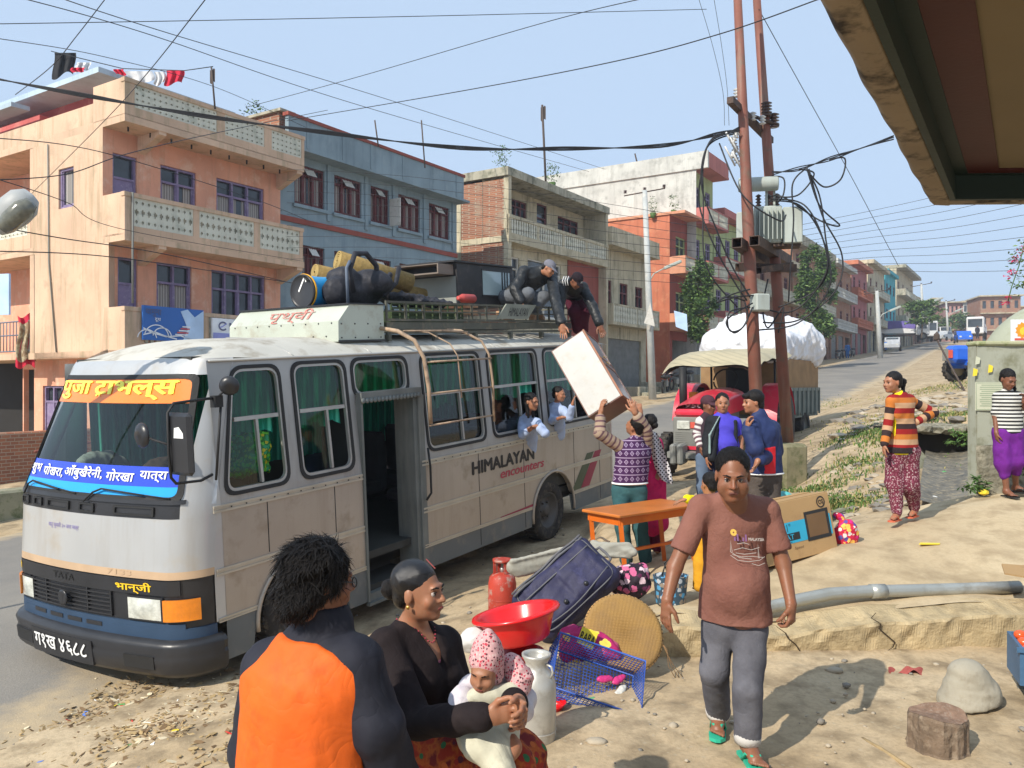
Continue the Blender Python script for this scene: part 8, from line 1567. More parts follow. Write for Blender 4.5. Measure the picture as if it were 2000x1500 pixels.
bag_blob('travel_bag','pale grey bag behind the left of the windscreen','bag',B(.12,1.75,1.80),(.10,.34,.16),mat('pale grey nylon',(.40,.44,.38),.7,var=.2,vs=5,bump=.4,bs=12),31,TH-.9,.014,.01);bag_blob('travel_bag','brown holdall behind the right of the windscreen','bag',B(.12,.85,1.80),(.10,.25,.14),mat('brown holdall canvas',(.13,.085,.06),.8,var=.2),33,TH-.9,.014,.01)
tag(sdf('reflection_sheet',[rbx(B(.55,.16,1.95),(.25,.02,.2),.02,rot=rotm(BM))],pmat('painted foliage reflection',dots_fn((.02,.16,.03),[(.12,.45,.04),(.45,.40,.02),(.03,.28,.12)],30,.55),.3),None,.02,wr=.02,wfreq=22),'added green sheet imitating foliage reflected in the driver side window','cloth')  # added sheet; its green and gold blotches imitate foliage reflected in the window
M_pole=mat('red brown pole paint',(.21,.08,.055),.6,var=.2,vs=2.5,bump=.12,bs=30,col2=(.15,.10,.07),amt=.35,streak=.4,sc=(.36,.32,.25));M_cable=mat('black cable',(.018,.018,.02),.5,bump=0);M_trf=mat('transformer grey',(.40,.44,.40),.5,var=.08,vs=3,bump=.05,streak=.4,sc=(.22,.2,.15));M_porc=mat('brown porcelain',(.06,.03,.025),.2,bump=0,coat=.5);M_pwh=mat('white porcelain',(.6,.6,.58),.2,bump=0);M_beam=mat('rusty dark channel',(.07,.045,.035),.7,var=.3,vs=5,col2=(.18,.10,.06),amt=.3)
P1a,P1b=P(1438,-60,12.6),P(1484,935,12.35);P2a,P2b=P(1474,-60,13.4),P(1545,955,13.1)
def on(a,c_,py):t=(a.z-(ZC-(py-750)/F_PX*12.9))/(a.z-c_.z);return a+(c_-a)*t
p1=tag(one('utility_pole',M_pole,'nearer red brown steel pole of the transformer pair','utility pole',lambda b:b.tube([P1a,on(P1a,P1b,240),on(P1a,P1b,500),P1b],.1,16,rad=[.06,.075,.09,.10])))
p2=tag(one('utility_pole',M_pole,'farther leaning brown steel pole set in the concrete footing','utility pole',lambda b:b.tube([P2a,on(P2a,P2b,240),on(P2a,P2b,500),P2b],.1,16,rad=[.06,.075,.085,.095])))
one('pole_footing',mat('mossy concrete',(.22,.20,.12),.95,var=.25,vs=3,bump=.6,bs=20,col2=(.10,.11,.05),amt=.45),'mossy concrete footing block around the farther pole','footing',lambda b:b.bbox(-.22,.24,-.22,.22,0,.78,.05,None,frame(P(1538,962,12.95),.3)))
def ins(b,p,r=.07,n=4,up=(0,0,1),m=0):
 T=axes(p,Vector(up).orthogonal(),z=up);pr=[(0,0)]
 for k in range(n):pr+=[(r*.5,k*.05),(r,k*.05+.015),(r*.5,k*.05+.035)]
 b.lathe(pr+[(0,n*.05)],12,T,m)
t=thing('transformer','pale grey finned transformer mounted between the two brown poles','transformer',P(1490,480,13));c=P(1497,442,12.95);T=frame(c,-.25);s_=1
part('tank',M_trf,t,lambda b:b.bbox(-.20,.22,-.22,.22,-.30,.28,.02,None,T));part('cooling_fins',M_trf,t,lambda b:([b.box(x,x+.012,-.34,-.223,-.26,.22,None,T)for x in np.linspace(-.19,.2,7)],b.bbox(-.46,-.24,-.24,.2,-.30,.20,.015,None,T),b.bbox(.23,.52,-.26,.2,-.32,.24,.015,None,T)))
part('conservator',M_trf,t,lambda b:(b.lathe([(0,-.3),(.10,-.3),(.112,-.28),(.112,.28),(.10,.3),(0,.3)],24,axes(c+Vector((-.16,-.1,.64)),(0,0,1),z=(.97,-.2,.12))),b.box(-.02,.02,-.05,-.01,.28,.55,None,T),b.box(.1,.13,-.05,-.01,.28,.55,None,T)))
part('bushings',M_porc,t,lambda b:[ins(b,T@Vector((x,.05,.28)),.05,5)for x in(-.12,.02,.16)]);part('terminal_box',M_beam,t,lambda b:b.bbox(-.36,.5,-.2,.1,-.36,-.31,.01,None,T))
t=thing('pole_platform','dark steel channel platform carrying the transformer','platform',P(1500,520,13));q_=[]
for(a,c_,w_)in((P(1439,474,12.1),P(1500,515,13.9),.075),(P(1473,470,12.1),P(1535,508,13.9),.075),(P(1440,522,12.9),P(1552,524,13.2),.06),(P(1482,528,12.7),P(1545,518,13.3),.05)):
 d=(c_-a);Tt=axes(a,d,z=(0,0,1));part('channel',M_beam,t,lambda b:(b.box(0,d.length,-w_,w_,w_-.012,w_,None,Tt),b.box(0,d.length,-w_,w_,-w_,-w_+.012,None,Tt),b.box(0,d.length,w_-.012,w_,-w_+.012,w_-.012,None,Tt),b.box(0,d.length,-w_,-w_+.012,-w_+.012,w_-.012,None,Tt)))
t=thing('cross_arm','dark steel cross arm with insulators between the brown poles','cross arm',P(1470,240,13));a,c_=P(1426,195,12.2),P(1505,275,13.8);d=c_-a;Tt=axes(a,d,z=(0,0,1))
part('arm',M_beam,t,lambda b:b.box(0,d.length,-.05,.05,-.05,.05,None,Tt));part('arm',M_beam,t,lambda b:b.tube([P(1440,215,12.9),P(1520,245,13.3)],.03,6))
for px,py,D,r,n_,m_ in((1441,190,12.6,.07,3,1),(1497,228,13.2,.09,5,0),(1511,250,13.3,.09,5,0),(1470,236,12.9,.06,3,1),(1489,243,13,.06,3,1)):part('insulator',M_pwh if m_ else M_porc,t,lambda b:ins(b,P(px,py,D),r,n_))
t=thing('fuse_cutouts','cluster of pale fuse cutouts hanging left of the nearer pole','fuses',P(1440,290,12.6))
for k,(px,py)in enumerate(((1430,262),(1438,272),(1428,290),(1442,300))):part('cutout',M_pwh,t,lambda b:(ins(b,P(px,py+18,12.45+.1*k),.05,4,(.5*(-1)**k,0,1)),b.tube([P(px-12,py-4,12.4),P(px+8,py+34,12.5)],.015,5)))
part('meter_box',M_trf,t,lambda b:b.bbox(-.12,.12,-.1,.1,-.14,.12,.02,None,frame(P(1484,590,12.3),.3)))
0 and one('rope_tie',mat('pale rope',(.42,.36,.24),.9),'pale rope looped around the farther pole','rope',lambda b:b.tube([P(1552,745,12.9),P(1545,790,12.9),P(1536,815,12.9),P(1548,832,12.9),P(1562,850,12.9)],.012,5))
def wire(label,pts,r,n=14,par=None,name='cable'):
 V_=[P(*p)for p in pts];out=[]
 for i in range(len(V_)-1):
  p0_,p1_,p2_,p3_=V_[max(i-1,0)],V_[i],V_[i+1],V_[min(i+2,len(V_)-1)]
  for k in range(n):t=k/n;out.append(.5*((2*p1_)+(p2_-p0_)*t+(2*p0_-5*p1_+4*p2_-p3_)*t*t+(3*p1_-p0_-3*p2_+p3_)*t**3))
 out.append(V_[-1]);b=MB();b.tube(out,r,5);o=b.build(name,M_cable,par);return o if par else tag(o,label,'cable')
t=thing('cable_bundle','thick twisted black cable bundle crossing the whole street to the poles','cable',P(900,290,12))
for k,(dy,dz)in enumerate(((0,0),(2.5,.1),(-2.5,-.1),(4,.2))):wire('',[(-60,143+dy,10.5),(160,186-dy,10.7),(400,226+dy,11),(640,260-dy,11.3),(900,288+dy,11.7),(1100,291-dy,12),(1290,284+dy,12.3),(1400,263-dy,12.45),(1445,250+dy,12.5)],.009,10,t,'strand')
W_=[('thin dark wire sloping from the top centre down to the peach roof',[(1260,-4,10),(1060,45,12),(700,150,15),(480,210,18)],.008),('long dark wire from the top right edge sloping to the blue building',[(1600,-2,10.5),(1410,65,11.5),(1200,120,13),(900,178,16),(560,236,22)],.012),('nearly level wire across the top of the sky',[(-20,47,9),(400,40,10),(900,30,11),(1380,18,12.8)],.007),('faint wire from top left passing over the blue roof',[(20,-10,14),(300,70,18),(700,205,26),(1150,335,42)],.013),('second faint wire parallel over the blue roof',[(100,-10,14),(330,65,18),(760,195,27),(1180,330,42)],.013),('wire bending down from the upper left corner',[(208,-5,7),(150,70,7.5),(100,130,8),(30,185,9)],.006),('steep wire from the top down to the peach parapet',[(404,-5,8),(290,140,10),(200,240,13),(60,380,17)],.008),('wire over the laundry line on the left roof',[(-10,74,12),(200,110,15),(420,170,19),(600,250,23)],.009),('guy wire running down right of the brown poles',[(1482,18,13.3),(1530,105,14),(1580,195,15),(1660,340,17),(1755,520,19)],.009),('pair wire dropping onto the nearer pole, left strand',[(1364,-5,12),(1392,90,12.3),(1412,180,12.5),(1415,245,12.6)],.005),('pair wire dropping onto the nearer pole, right strand',[(1394,-5,12),(1408,80,12.3),(1420,170,12.5),(1424,245,12.6)],.005),('wire sagging across the peach facade at its second balcony',[(-20,268,9),(210,300,12),(500,390,17),(600,430,20)],.009),('dark wire crossing below the peach second balcony',[(-20,440,9),(120,465,10),(340,500,13),(600,560,18)],.010),('wire crossing the peach first floor windows',[(-20,490,8),(200,500,10),(420,530,13),(620,560,16)],.009),('pale wire looping under the peach roof slab',[(-20,352,9),(130,340,10),(250,300,11),(420,260,14),(640,215,20)],.009),('wire draped in front of the small peach window',[(-20,345,8),(130,395,10),(250,450,13),(590,510,20)],.007)]
for k in range(9):W_.append((f'thin wire {["low over", "just above", "brushing", "high over", "across", "skirting", "in front of", "beside", "past"][k]} the upper windows of the blue building',[(560,330+22*k,20),(800,345+20*k,19),(1100,385+19*k,17),(1445,440+15*k,13)],.006))
for k in range(10):W_.append((f'thin far wire fanning right from the poles, {["topmost", "second from top", "third from top", "fourth from top", "fifth from top", "sixth from top", "fourth from bottom", "third from bottom", "second from bottom", "lowest"][k]}',[(1560,440+11*k,20),(1700,412+13*k,22),(1850,378+17*k,20),(2010,330+22*k,17)],.007))
for lb,pts,r in W_:wire(lb,pts,r*.72)
t=thing('cable_bundle','black cable bundle running right from the poles to the roof overhang','cable',P(1620,300,12))
for dy in(0,4,-3):wire('',[(1508,338+dy,12.9),(1560,330-dy,12.5),(1620,310+dy,11.8),(1680,290,11),(1745,268+dy,10)],.009,10,t,'strand')
t=thing('cable_tangle','tangle of looping black cables hanging from the transformer poles','cables',P(1540,600,12.6))
LP=[[(1575,325,12.2),(1600,400,12.2),(1640,440,12.3),(1600,430,12.4),(1530,385,12.7),(1500,385,12.9)],[(1505,392,12.8),(1560,400,12.5),(1600,450,12.4),(1618,520,12.3),(1590,570,12.4),(1520,600,12.6)],[(1505,388,12.8),(1570,400,12.4),(1608,470,12.3),(1610,540,12.3),(1540,610,12.5),(1430,580,12.5),(1400,590,12.5)],[(1575,330,12.2),(1600,380,12.2),(1612,460,12.2),(1620,560,12.2),(1560,630,12.4),(1480,645,12.5)],[(1580,330,12.3),(1606,420,12.2),(1645,500,12.2),(1630,570,12.2),(1560,625,12.4),(1490,630,12.4)],[(1445,252,12.5),(1390,272,12.4),(1372,330,12.4),(1366,400,12.5),(1395,480,12.4),(1440,560,12.4),(1470,600,12.4)],[(1445,255,12.4),(1385,280,12.3),(1370,360,12.3),(1400,450,12.3),(1430,520,12.3),(1465,580,12.3)],[(1445,258,12.5),(1380,290,12.5),(1374,400,12.5),(1380,520,12.4),(1440,600,12.4)],[(1465,565,12.2),(1430,575,12.2),(1400,590,12.2),(1440,580,12.2),(1500,575,12.3)],[(1465,600,12.2),(1425,610,12.1),(1425,645,12.1),(1450,640,12.1),(1470,600,12.2)],[(1470,592,12.2),(1420,625,12.1),(1435,650,12.1),(1460,625,12.1),(1455,590,12.1)],[(1620,312,11.9),(1650,310,11.9),(1642,350,11.9),(1610,365,12),(1582,340,12)],[(1572,330,12.3),(1548,360,12.3),(1550,430,12.3),(1544,520,12.3),(1540,590,12.4)],[(1500,345,12.8),(1530,348,12.7),(1530,380,12.6),(1515,400,12.7)],[(1405,280,12.5),(1450,380,12.2),(1520,430,12.1),(1535,420,12.4)],[(1560,330,12.3),(1590,340,12.3),(1560,380,12.4),(1520,385,12.6)],[(1500,545,12.8),(1490,600,12.6),(1500,640,12.5),(1530,600,12.5),(1520,650,12.5)]]
for q in LP:wire('',q,.0125,10,t,'loop')
M_cpol=mat('pale concrete pole',(.42,.44,.43),.8,var=.1,vs=2,bump=.2,col2=(.55,.53,.48),amt=.35)
def street_pole(px,pyb,pyt,D,label,r=.16,s=1):
 a,c_=P(px+300/D,pyb,D),P(px-300/D,pyt,D);t=thing('street_lamp',label,'street lamp',a)
 part('pole',M_cpol,t,lambda b:b.tube([a,c_],r*s,14,rad=[r*1.15*s,r*.7*s]));part('cross_bar',M_beam,t,lambda b:b.tube([c_+Vector((-.95,0,-.25))*s,c_+Vector((.95,0,.1))*s],.03*s,5))
 for k in(-.9,0,.9):part('insulator',M_porc,t,lambda b:ins(b,c_+Vector((k,0,.0+k*.15))*s,.09*s,3))
 p=a+(c_-a)*.56;part('lamp_arm',M_trf,t,lambda b:b.tube([p,p+Vector((.25,-.1,.45))*s,p+Vector((.75,-.2,.7))*s],.03*s,6));part('lamp_head',M_trf,t,lambda b:b.bbox(0,.85*s,-.14*s,.14*s,-.06*s,.08*s,.03,None,axes(p+Vector((.7,-.2,.66))*s,(1,-.1,.42),z=(-.4,0,1))))
street_pole(1267,785,372,38,'concrete street pole with lamp arm standing before the cream house')
street_pole(1716,700,568,84,'farther concrete street pole with curved lamp arm beside the parked car',.17,1.4)
street_pole(1802,668,555,118,'thin far street pole with insulators by the white lorries',.13,1.6);street_pole(1850,664,588,140,'thin distant street pole on the road crest',.12,1.6)
one('direction_plate',M_white,'white triangular plate fixed to the nearer concrete pole','plate',lambda b:b.prism([(-.24,-.45),(.26,-.6),(.05,.5)],0,.03,'y',None,frame(P(1268,612,37.5))))
t=thing('street_lamp','close grey street lamp head at the left edge seen from below','street lamp',P(-60,500,6.4));
part('lamp_head',mat('lamp housing',(.36,.37,.36),.5,bump=.05),t,lambda b:b.lathe([(0,-.17),(.05,-.16),(.075,-.1),(.09,0),(.085,.08),(.05,.14),(0,.155)],24,axes(P(28,412,6.4),(0,1,0),z=(.62,-.1,.55))@Matrix.Diagonal((1.3,1.5,1.25,1))))
part('lens',mat('dusty lamp lens',(.14,.14,.11),.2,var=.3,vs=20,coat=.4),t,lambda b:b.lathe([(0,-.13),(.045,-.12),(.066,-.05),(.07,.05),(.04,.11),(0,.12)],20,axes(P(34,420,6.33),(0,1,0),z=(.62,-.1,.55))@Matrix.Diagonal((1.2,1.2,1.3,1))));part('lamp_arm',M_trf,t,lambda b:b.tube([P(8,428,6.4),P(-70,480,6.4),P(-800,520,6.5),P(-1100,560,6.5),P(-1110,1300,6.6)],.035,8))
M_eave=mat('stained eave render',(.27,.21,.14),.9,var=.15,vs=2.5,bump=.4,bs=14,col2=(.04,.032,.025),amt=.42);M_eg=mat('dark green soffit paint',(.012,.026,.02),.6,var=.2,vs=2,bump=.1);M_er=mat('oxide red soffit paint',(.062,.010,.008),.6,var=.15,vs=2,bump=.1);M_ec=mat('cream soffit',(.20,.155,.09),.85,var=.07,vs=2,bump=.15,col2=(.20,.15,.08),amt=.3)
t=thing('roof_overhang','painted concrete roof overhang above the camera at the upper right','overhang',(3,2,2.9));ct=Vector((2.11,4.12,3.0));e1=(Vector((.72,1.92,3.0))-ct).normalized();e2=Vector((1,-.035,0)).normalized();
def EV(a,c_,z):return ct+e1*a+e2*c_+Vector((0,0,z))
def eslab(b,a0,a1,c0,c1,z0,z1):
 p=[EV(a,c_,z)for a in(a0,a1)for c_ in(c0,c1)for z in(z0,z1)];b.add(p,[(0,1,3,2),(4,6,7,5),(0,4,5,1),(2,3,7,6),(0,2,6,4),(1,5,7,3)])
def rim(u,v):
 L_=7.5*u;k=int(round(v*5));w_=.003*math.sin(L_*6)+.003*math.sin(L_*15+1);pr=[(.10,.12),(.10,.004),(.085,-.004),(.01+w_,.0),(-.012+w_,.02),(-.012+w_,.3)][k];return EV(L_,pr[0],pr[1])
part('rim',M_eave,t,lambda b:(b.grid(rim,160,6),b.grid(lambda u,v:(lambda k,x:EV([.115,.10,.09,.0,-.015,-.015][k],x,[.11,.003,-.004,0,.02,.3][k]))(int(round(v*5)),.02+6*u),40,6,flip=True)))
part('beam',M_eg,t,lambda b:(eslab(b,.115,7.5,.1,.13,.0,.16),eslab(b,.115,.15,.13,6,.0,.16)));part('green_band',M_eg,t,lambda b:(eslab(b,.15,7.5,.13,.19,.115,.2),eslab(b,.15,.175,.19,6,.115,.2)));part('red_band',M_er,t,lambda b:(eslab(b,.175,7.5,.19,.34,.12,.2),eslab(b,.175,.24,.34,6,.12,.2)));part('soffit',M_ec,t,lambda b:eslab(b,.24,7.5,.34,6,.13,.2));part('roof_slab',M_slabc,t,lambda b:eslab(b,0,7.5,0,6,.201,.32))
M_wall=mat('grey green cement wall',(.34,.35,.28),.92,var=.12,vs=1.3,bump=.35,bs=14,col2=(.20,.20,.13),amt=.45,streak=.6,sc=(.14,.13,.08));M_rubble=mat('rubble masonry',(.26,.24,.18),.95,var=.3,vs=6,bump=1,bs=9,col2=(.13,.12,.08),amt=.5,bdist=.05)
wx,wy=P(1908,700,9.9).x,9.9;t=thing('wall','grey cement wall with posters and mossy rubble base behind the striped girl','wall',(wx+1.5,wy+.3,.7));zb=.55
part('plaster_face',M_wall,t,lambda b:b.grid(lambda u,v:(wx+3.2*u,wy-.01*math.sin(u*30+v*7),1.35+v*(2.58-1.35)+.015*math.sin(u*25)),40,12));part('wall_core',M_wall,t,lambda b:b.box(wx,wx+3.2,wy+.02,wy+.2,.3,2.56));part('rubble_base',M_rubble,t,lambda b:b.grid(lambda u,v:(wx-.03+3.2*u,wy-.03-.05*abs(math.sin(u*37+3*math.sin(v*9)))*math.sin(v*3.1),.3+1.06*v),60,24))
part('coping',mat('lichen coping',(.36,.36,.22),.9,col2=(.2,.24,.08),amt=.4,bump=.5),t,lambda b:b.bbox(wx-.02,wx+3.2,wy-.04,wy+.22,2.56,2.62,.02))
tag(sdf('domed_tank',[ell((wx+1.9,wy+1.3,2.1),(1.12,.8,1.15),k=.02),pln((0,0,2.5),(0,0,-1))],mat('pale green cement dome',(.36,.38,.29),.9,var=.08,vs=1.5,bump=.3,bs=20,col2=(.28,.29,.2),amt=.35),None,.04),'rounded grey green cement tank rising behind the poster wall','tank')
M_pap=mat('faded poster paper',(.55,.56,.42),.8,bump=0,var=.08);q=lambda x,h,d=0:(P(1900,900,wy).x+x,wy-.022-d,P(1900,850,wy).z+h)
t=thing('notice_poster','pale framed notice poster pasted on the wall left of the striped girl','poster',q(.25,0));part('paper',M_pap,t,lambda b:b.box(q(.02,0)[0],q(.50,0)[0],wy-.024,wy-.014,q(0,.30)[2],q(0,.64)[2]))
b=MB();
for k in range(11):x0=.07+.02*(k%3==0);b.add([q(x0,.60-.025*k,.004),q(.45-.05*(k%4==1),.60-.025*k,.004),q(.45-.05*(k%4==1),.61-.025*k,.004),q(x0,.61-.025*k,.004)],[(0,1,2,3)])
stroke(b,[(.03,.31),(.49,.31),(.49,.63),(.03,.63),(.03,.31)],.008,lambda x,h:q(x,h,.004));b.build('print',mat('pale green print',(.30,.36,.24),.8,bump=0),t)
T=frame(P(1973,668,wy),0);t=thing('deity_poster','small white poster with a round orange sunburst design on top of the wall','poster',P(1985,668,wy));part('paper',M_swht,t,lambda b:b.box(0,.30,-.02,-.005,0,.27,None,T))
part('sunburst',[mat('orange print',(.8,.3,.03),.6,bump=0),mat('yellow print block',(.8,.55,.05),.6,bump=0),M_sred],t,lambda b:(b.add([T@Vector((.15+r*math.cos(a),-.022,.14+r*math.sin(a)))for a,r in[(k*.2618,.105 if k%2 else .085)for k in range(24)]],[tuple(range(24))],0),b.add([T@Vector((.15+.05*math.cos(a),-.024,.13+.05*math.sin(a)))for a in np.linspace(0,6,14)],[tuple(range(14))],1),b.box(.04,.26,-.024,-.021,.02,.045,2,T)))
for k,(px,py)in enumerate(((1905,712),(1930,728),(1900,735))):one('paper_scrap',M_leaf[7]if k else M_pap,['torn pale paper scrap high on the cement wall corner','torn yellow scrap right of another on the cement wall','lower torn yellow scrap near the wall left edge'][k],'paper',lambda b:b.prism([(0,0),(.05,.01),(.06,.08),(.01,.1)],0,.004,'y',None,frame(P(px,py,wy-.03))))
M_moss=mat('mossy drain concrete',(.27,.26,.18),.92,var=.2,vs=2,bump=.5,bs=16,col2=(.12,.14,.06),amt=.45)
t=thing('drain_culvert','open concrete drain mouth with slanting side slab beside the wall','culvert',P(1840,900,14))
part('lintel',M_rubble,t,lambda b:[b.ico(P(1795+22*k,836+(k%2)*3,14.1+.1*(k%3)),.2,0,2,.16,(1.1,1.2,.45),False)for k in range(6)]+[b.bbox(-.45,.75,-.02,1.4,-.02,.05,.02,None,frame(P(1838,838,14.2),.1))]);part('tunnel',M_dark,t,lambda b:b.box(-.5,.7,.1,1.4,-.75,-.002,None,frame(P(1838,838,14.2),.1)));part('side_slab',M_moss,t,lambda b:b.add([P(1702,905,12.0),P(1790,868,13.9),P(1835,925,13.2),P(1775,1000,10.3),P(1702,925,12.0),P(1790,888,13.9),P(1835,940,13.2),P(1775,1012,10.3)],[(0,1,2,3),(0,3,7,4),(3,2,6,7),(1,0,4,5)]))
part('side_slab',M_moss,t,lambda b:b.bbox(0,1.1,-.05,.05,-.3,.06,.02,None,frame(P(1618,1012,10.0),.9)))
tag(one('drain_bed',mat('grey drain silt',(.15,.14,.115),.6,var=.35,vs=5,bump=.9,bs=14,col2=(.32,.27,.18),amt=.4,bdist=.03),'silty grey drain bed','drain',lambda b:b.grid(lambda u,v:(lambda p:(p.x+(u-.5)*.75,p.y,p.z+.0+.25*abs(u-.5)**2))(CH[0]*(1-v)+CH[1]*v),6,20)),kind='structure')
for px,py,D,r,m_,lb in((1860,942,12,.05,2,'white litter scrap in the drain bed'),(1843,925,12.6,.05,4,'green litter scrap in the drain bed'),(1825,975,10.8,.07,5,'cream litter scrap at the drain end'),(1922,965,9.7,.07,7,'yellow wrapper at the foot of the wall')):one('litter_scrap',M_leaf[m_],lb,'litter',lambda b:b.ico(P(px,py,D)+Vector((0,0,.02)),r,0,1,.3,(1,.8,.5)))
M_lf=[mat('leaf green',(.075,.14,.03),.6,bump=0,var=.3),mat('pale leaf',(.14,.22,.06),.6,bump=0,var=.2),mat('dark leaf',(.04,.085,.025),.7,bump=0,var=.3),mat('magenta bloom',(.55,.02,.10),.6,bump=0)]  # green, pale and dark leaf tones, mixed at random
def leaves(b,c,rad,n,ls,seed,ms=(0,1,2),w=(5,3,3),clump=9):
 rs=random.Random(seed);cl=[Vector((rs.gauss(0,.5),rs.gauss(0,.5),rs.uniform(-1,1)))for _ in range(clump*5)];cl=[q if q.length<1.1 else q.normalized()for q in cl]
 for k in range(n):
  q=rs.choice(cl);d=Vector((rs.gauss(0,.13),rs.gauss(0,.13),rs.gauss(0,.07)))+q;p=Vector(c)+Vector([d[i]*rad[i]for i in range(3)]);T=Matrix.Translation(p)@Euler((rs.uniform(-1.2,1.2),rs.uniform(-.8,.8),rs.uniform(0,6.3))).to_matrix().to_4x4();l=ls*rs.uniform(.6,1.3)
  b.add([T@Vector(v)for v in((0,0,0),(l*.5,l*.2,0),(l,0,-l*.15),(l*.5,-l*.2,0))],[(0,1,2,3)],rs.choices(ms,w)[0])
def tree(name,label,px,py0,py1,D,rx,n,ls,seed,lift=.2):
 a,c_=P(px,py0,D),P(px,py1,D);h=c_.z-a.z;t=thing(name,label,'tree',a)
 part('trunk',M_bark,t,lambda b:(b.tube([a,a+Vector((.1,0,h*.4)),a+Vector((0,0,h*.85))],.1,8,rad=[h*.022,h*.016,h*.006]),[b.tube([a+Vector((0,0,h*z)),a+Vector((rx*.6*math.cos(z*40),rx*.5*math.sin(z*40),h*(z+.12)))],.02,5)for z in np.linspace(.2,.8,9)]))
 part('crown',M_lf,t,lambda b:leaves(b,a+Vector((0,0,h*(.5+lift/2))),(rx,rx,h*(.5-lift/2)),n,ls,seed))
tree('slim_tree','tall narrow leafy tree in front of the pistachio house',1368,668,508,47,.85,9000,.24,1,.05);tree('leafy_tree','broad leafy tree in front of the dark red brick house',1594,690,488,64,1.25,12000,.34,2,.05)
tree('street_tree','dusty tree right of the far white lorries',1880,660,612,170,2.5,900,.7,7,.4);tree('street_tree','tiny dusty tree beside the farthest pole',1845,662,622,160,2,700,.6,8,.4)
tree('street_tree','small dusty tree among the far houses near the purple truck',1800,660,588,110,2.2,1800,.5,3,.4)
one('bougainvillea',M_lf,'magenta flowering branch tips at the right edge','plant',lambda b:(leaves(b,P(1992,520,9),(.12,.15,.3),160,.05,5),[leaves(b,P(px,py,9),(.05,.05,.05),26,.04,9+px,(3,),(1,),2)for px,py in((1984,508),(1972,536),(1968,588),(1996,490))],b.tube([P(2010,440,9),P(1990,520,9),P(1976,560,9),P(1969,588,9)],.006,5)))
tag(one('weeds',M_grass,'broad leaved weeds at the foot of the poster wall and drain','weeds',lambda b:[leaves(b,P(px,py,D),(r,r*.6,r*.5),150,.07,px,(2,0),(3,1),4)for px,py,D,r in((1905,945,9.75,.16),(1995,915,9.6,.2),(1880,855,11.6,.22),(1545,968,12.4,.25))]),kind='stuff')
for px,py,D,lb in((980,305,34,'green shoot growing on the brick building roof edge'),(1078,335,37,'leafy weed sprouting on the mould stained roof slab'),(1316,395,50,'potted creeper on the orange house roof'),(1275,400,50,'row of potted flowers on the orange house roof edge'),(497,224,27,'small potted palm on the peach roof parapet')):one('potted_plant',M_lf,lb,'plant',lambda b:(leaves(b,P(px,py,D),(.35,.35,.5),160,.12,px),b.lathe([(0,-.8),(.14,-.8),(.18,-.5),(0,-.5)],8,Matrix.Translation(P(px,py,D)))))
M_lau=[mat('black laundry',(.02,.02,.022),.9,bump=.2),mat('white laundry',(.62,.62,.62),.9,bump=.2),mat('red laundry',(.55,.02,.05),.9,bump=.2)]
def clothp(label,px0,px1,py0,py1,D,m_,seed=0,name='laundry'):return one(name,m_,label,'laundry',lambda b:b.grid(lambda u,v:P(px0+(px1-px0)*u+3*math.sin(v*4+seed),py0+(py1-py0)*v*(1+.18*math.sin(u*5+seed)),D+.05*math.sin(u*14+seed)),14,8))
clothp('black garment on the left roof washing line',104,146,103,148,22,M_lau[0],1);clothp('white cloth beside the black garment on the roof line',148,176,122,140,22,M_lau[1],2);clothp('red cloth sagging near the roof slab corner',140,166,132,142,21.9,M_lau[2],3);clothp('red scrap on the washing line left of the white towels',224,244,135,146,21,M_lau[2],4);clothp('white towels on the roof washing line',246,300,139,158,21,M_lau[1],5);clothp('plain white sheet next to the red and white cloth',301,322,140,164,21,M_lau[1],6);clothp('red and white cloth at the end of the washing line',323,358,138,164,21,M_lau[2],7)
one('washing_line',M_cable,'washing line strung over the peach roof','line',lambda b:b.tube([P(100,100,22),P(240,134,21.4),P(360,138,21),P(416,130,20.8)],.012,5))
M_rod=mat('rusty rod',(.08,.06,.05),.8)
for px,p0,p1,D,lb in((416,205,132,20.8,'thin pole with a dark rag on the peach roof'),(826,320,235,28,'thin steel rod above the blue parapet, right one'),(735,278,235,27,'short steel rod above the blue parapet'),(1062,350,205,36,'tall bamboo flag pole on the mould stained roof'),(1243,320,300,55,'antenna rod above the grey rendered flank')):one('roof_rod',M_rod,lb,'rod',lambda b:(b.tube([P(px+4,p0+8,D),P(px-3,p1,D)],.025 if D<30 else .05,6),b.grid(lambda u,v:P(px-6+10*u,p1+4+26*v+3*math.sin(u*6),D+.02),5,6)if px in(416,1062)else None))
tag(one('hanging_clothes',[M_lau[2],mat('brown print cloth',(.25,.16,.09),.9,col2=(.5,.45,.3)),M_lau[1]],'red and brown clothes hanging over the left balcony railing','clothes',lambda b:[b.grid(lambda u,v:P(34+38*u+4*math.sin(v*5+k),616+12*k+(75+25*(k==0))*v+5*math.sin(u*7),21.5-.08*k-.05*math.sin(u*15+k)),14,10,k)for k in(0,1)]))
one('wall_sign',M_smilk,'pale blue sign board cut by the left edge','sign',lambda b:b.box(-.6,.22,0,.05,-.9,0,None,frame(P(2,535,18),-.3)))
one('shop_sign',M_smilk,'faded pale blue shop sign under the orange house balcony','sign',lambda b:b.prism([(-.36,.5),(.3,.3),(.34,-.6),(-.26,-.35)],0,.08,'y',None,frame(P(1330,625,43),-.2)))
M_stone=pmat('old stone blocks',brick_fn,.95,.1,.8);M_rail=mat('rusty red pipe rail',(.22,.06,.04),.6,var=.2)
a=P(-30,985,14.9);t=thing('pipe_railing','rusty red pipe railing at the left roadside','railing',a)
for s_ in(4.6,6.4):part('post',M_rail,t,lambda b:b.tube([S(s_,10.4+(s_-4.6)*.3,float(plane_z(s_))+.05),S(s_,10.4+(s_-4.6)*.3,float(plane_z(s_))+1.15)],.03,8))
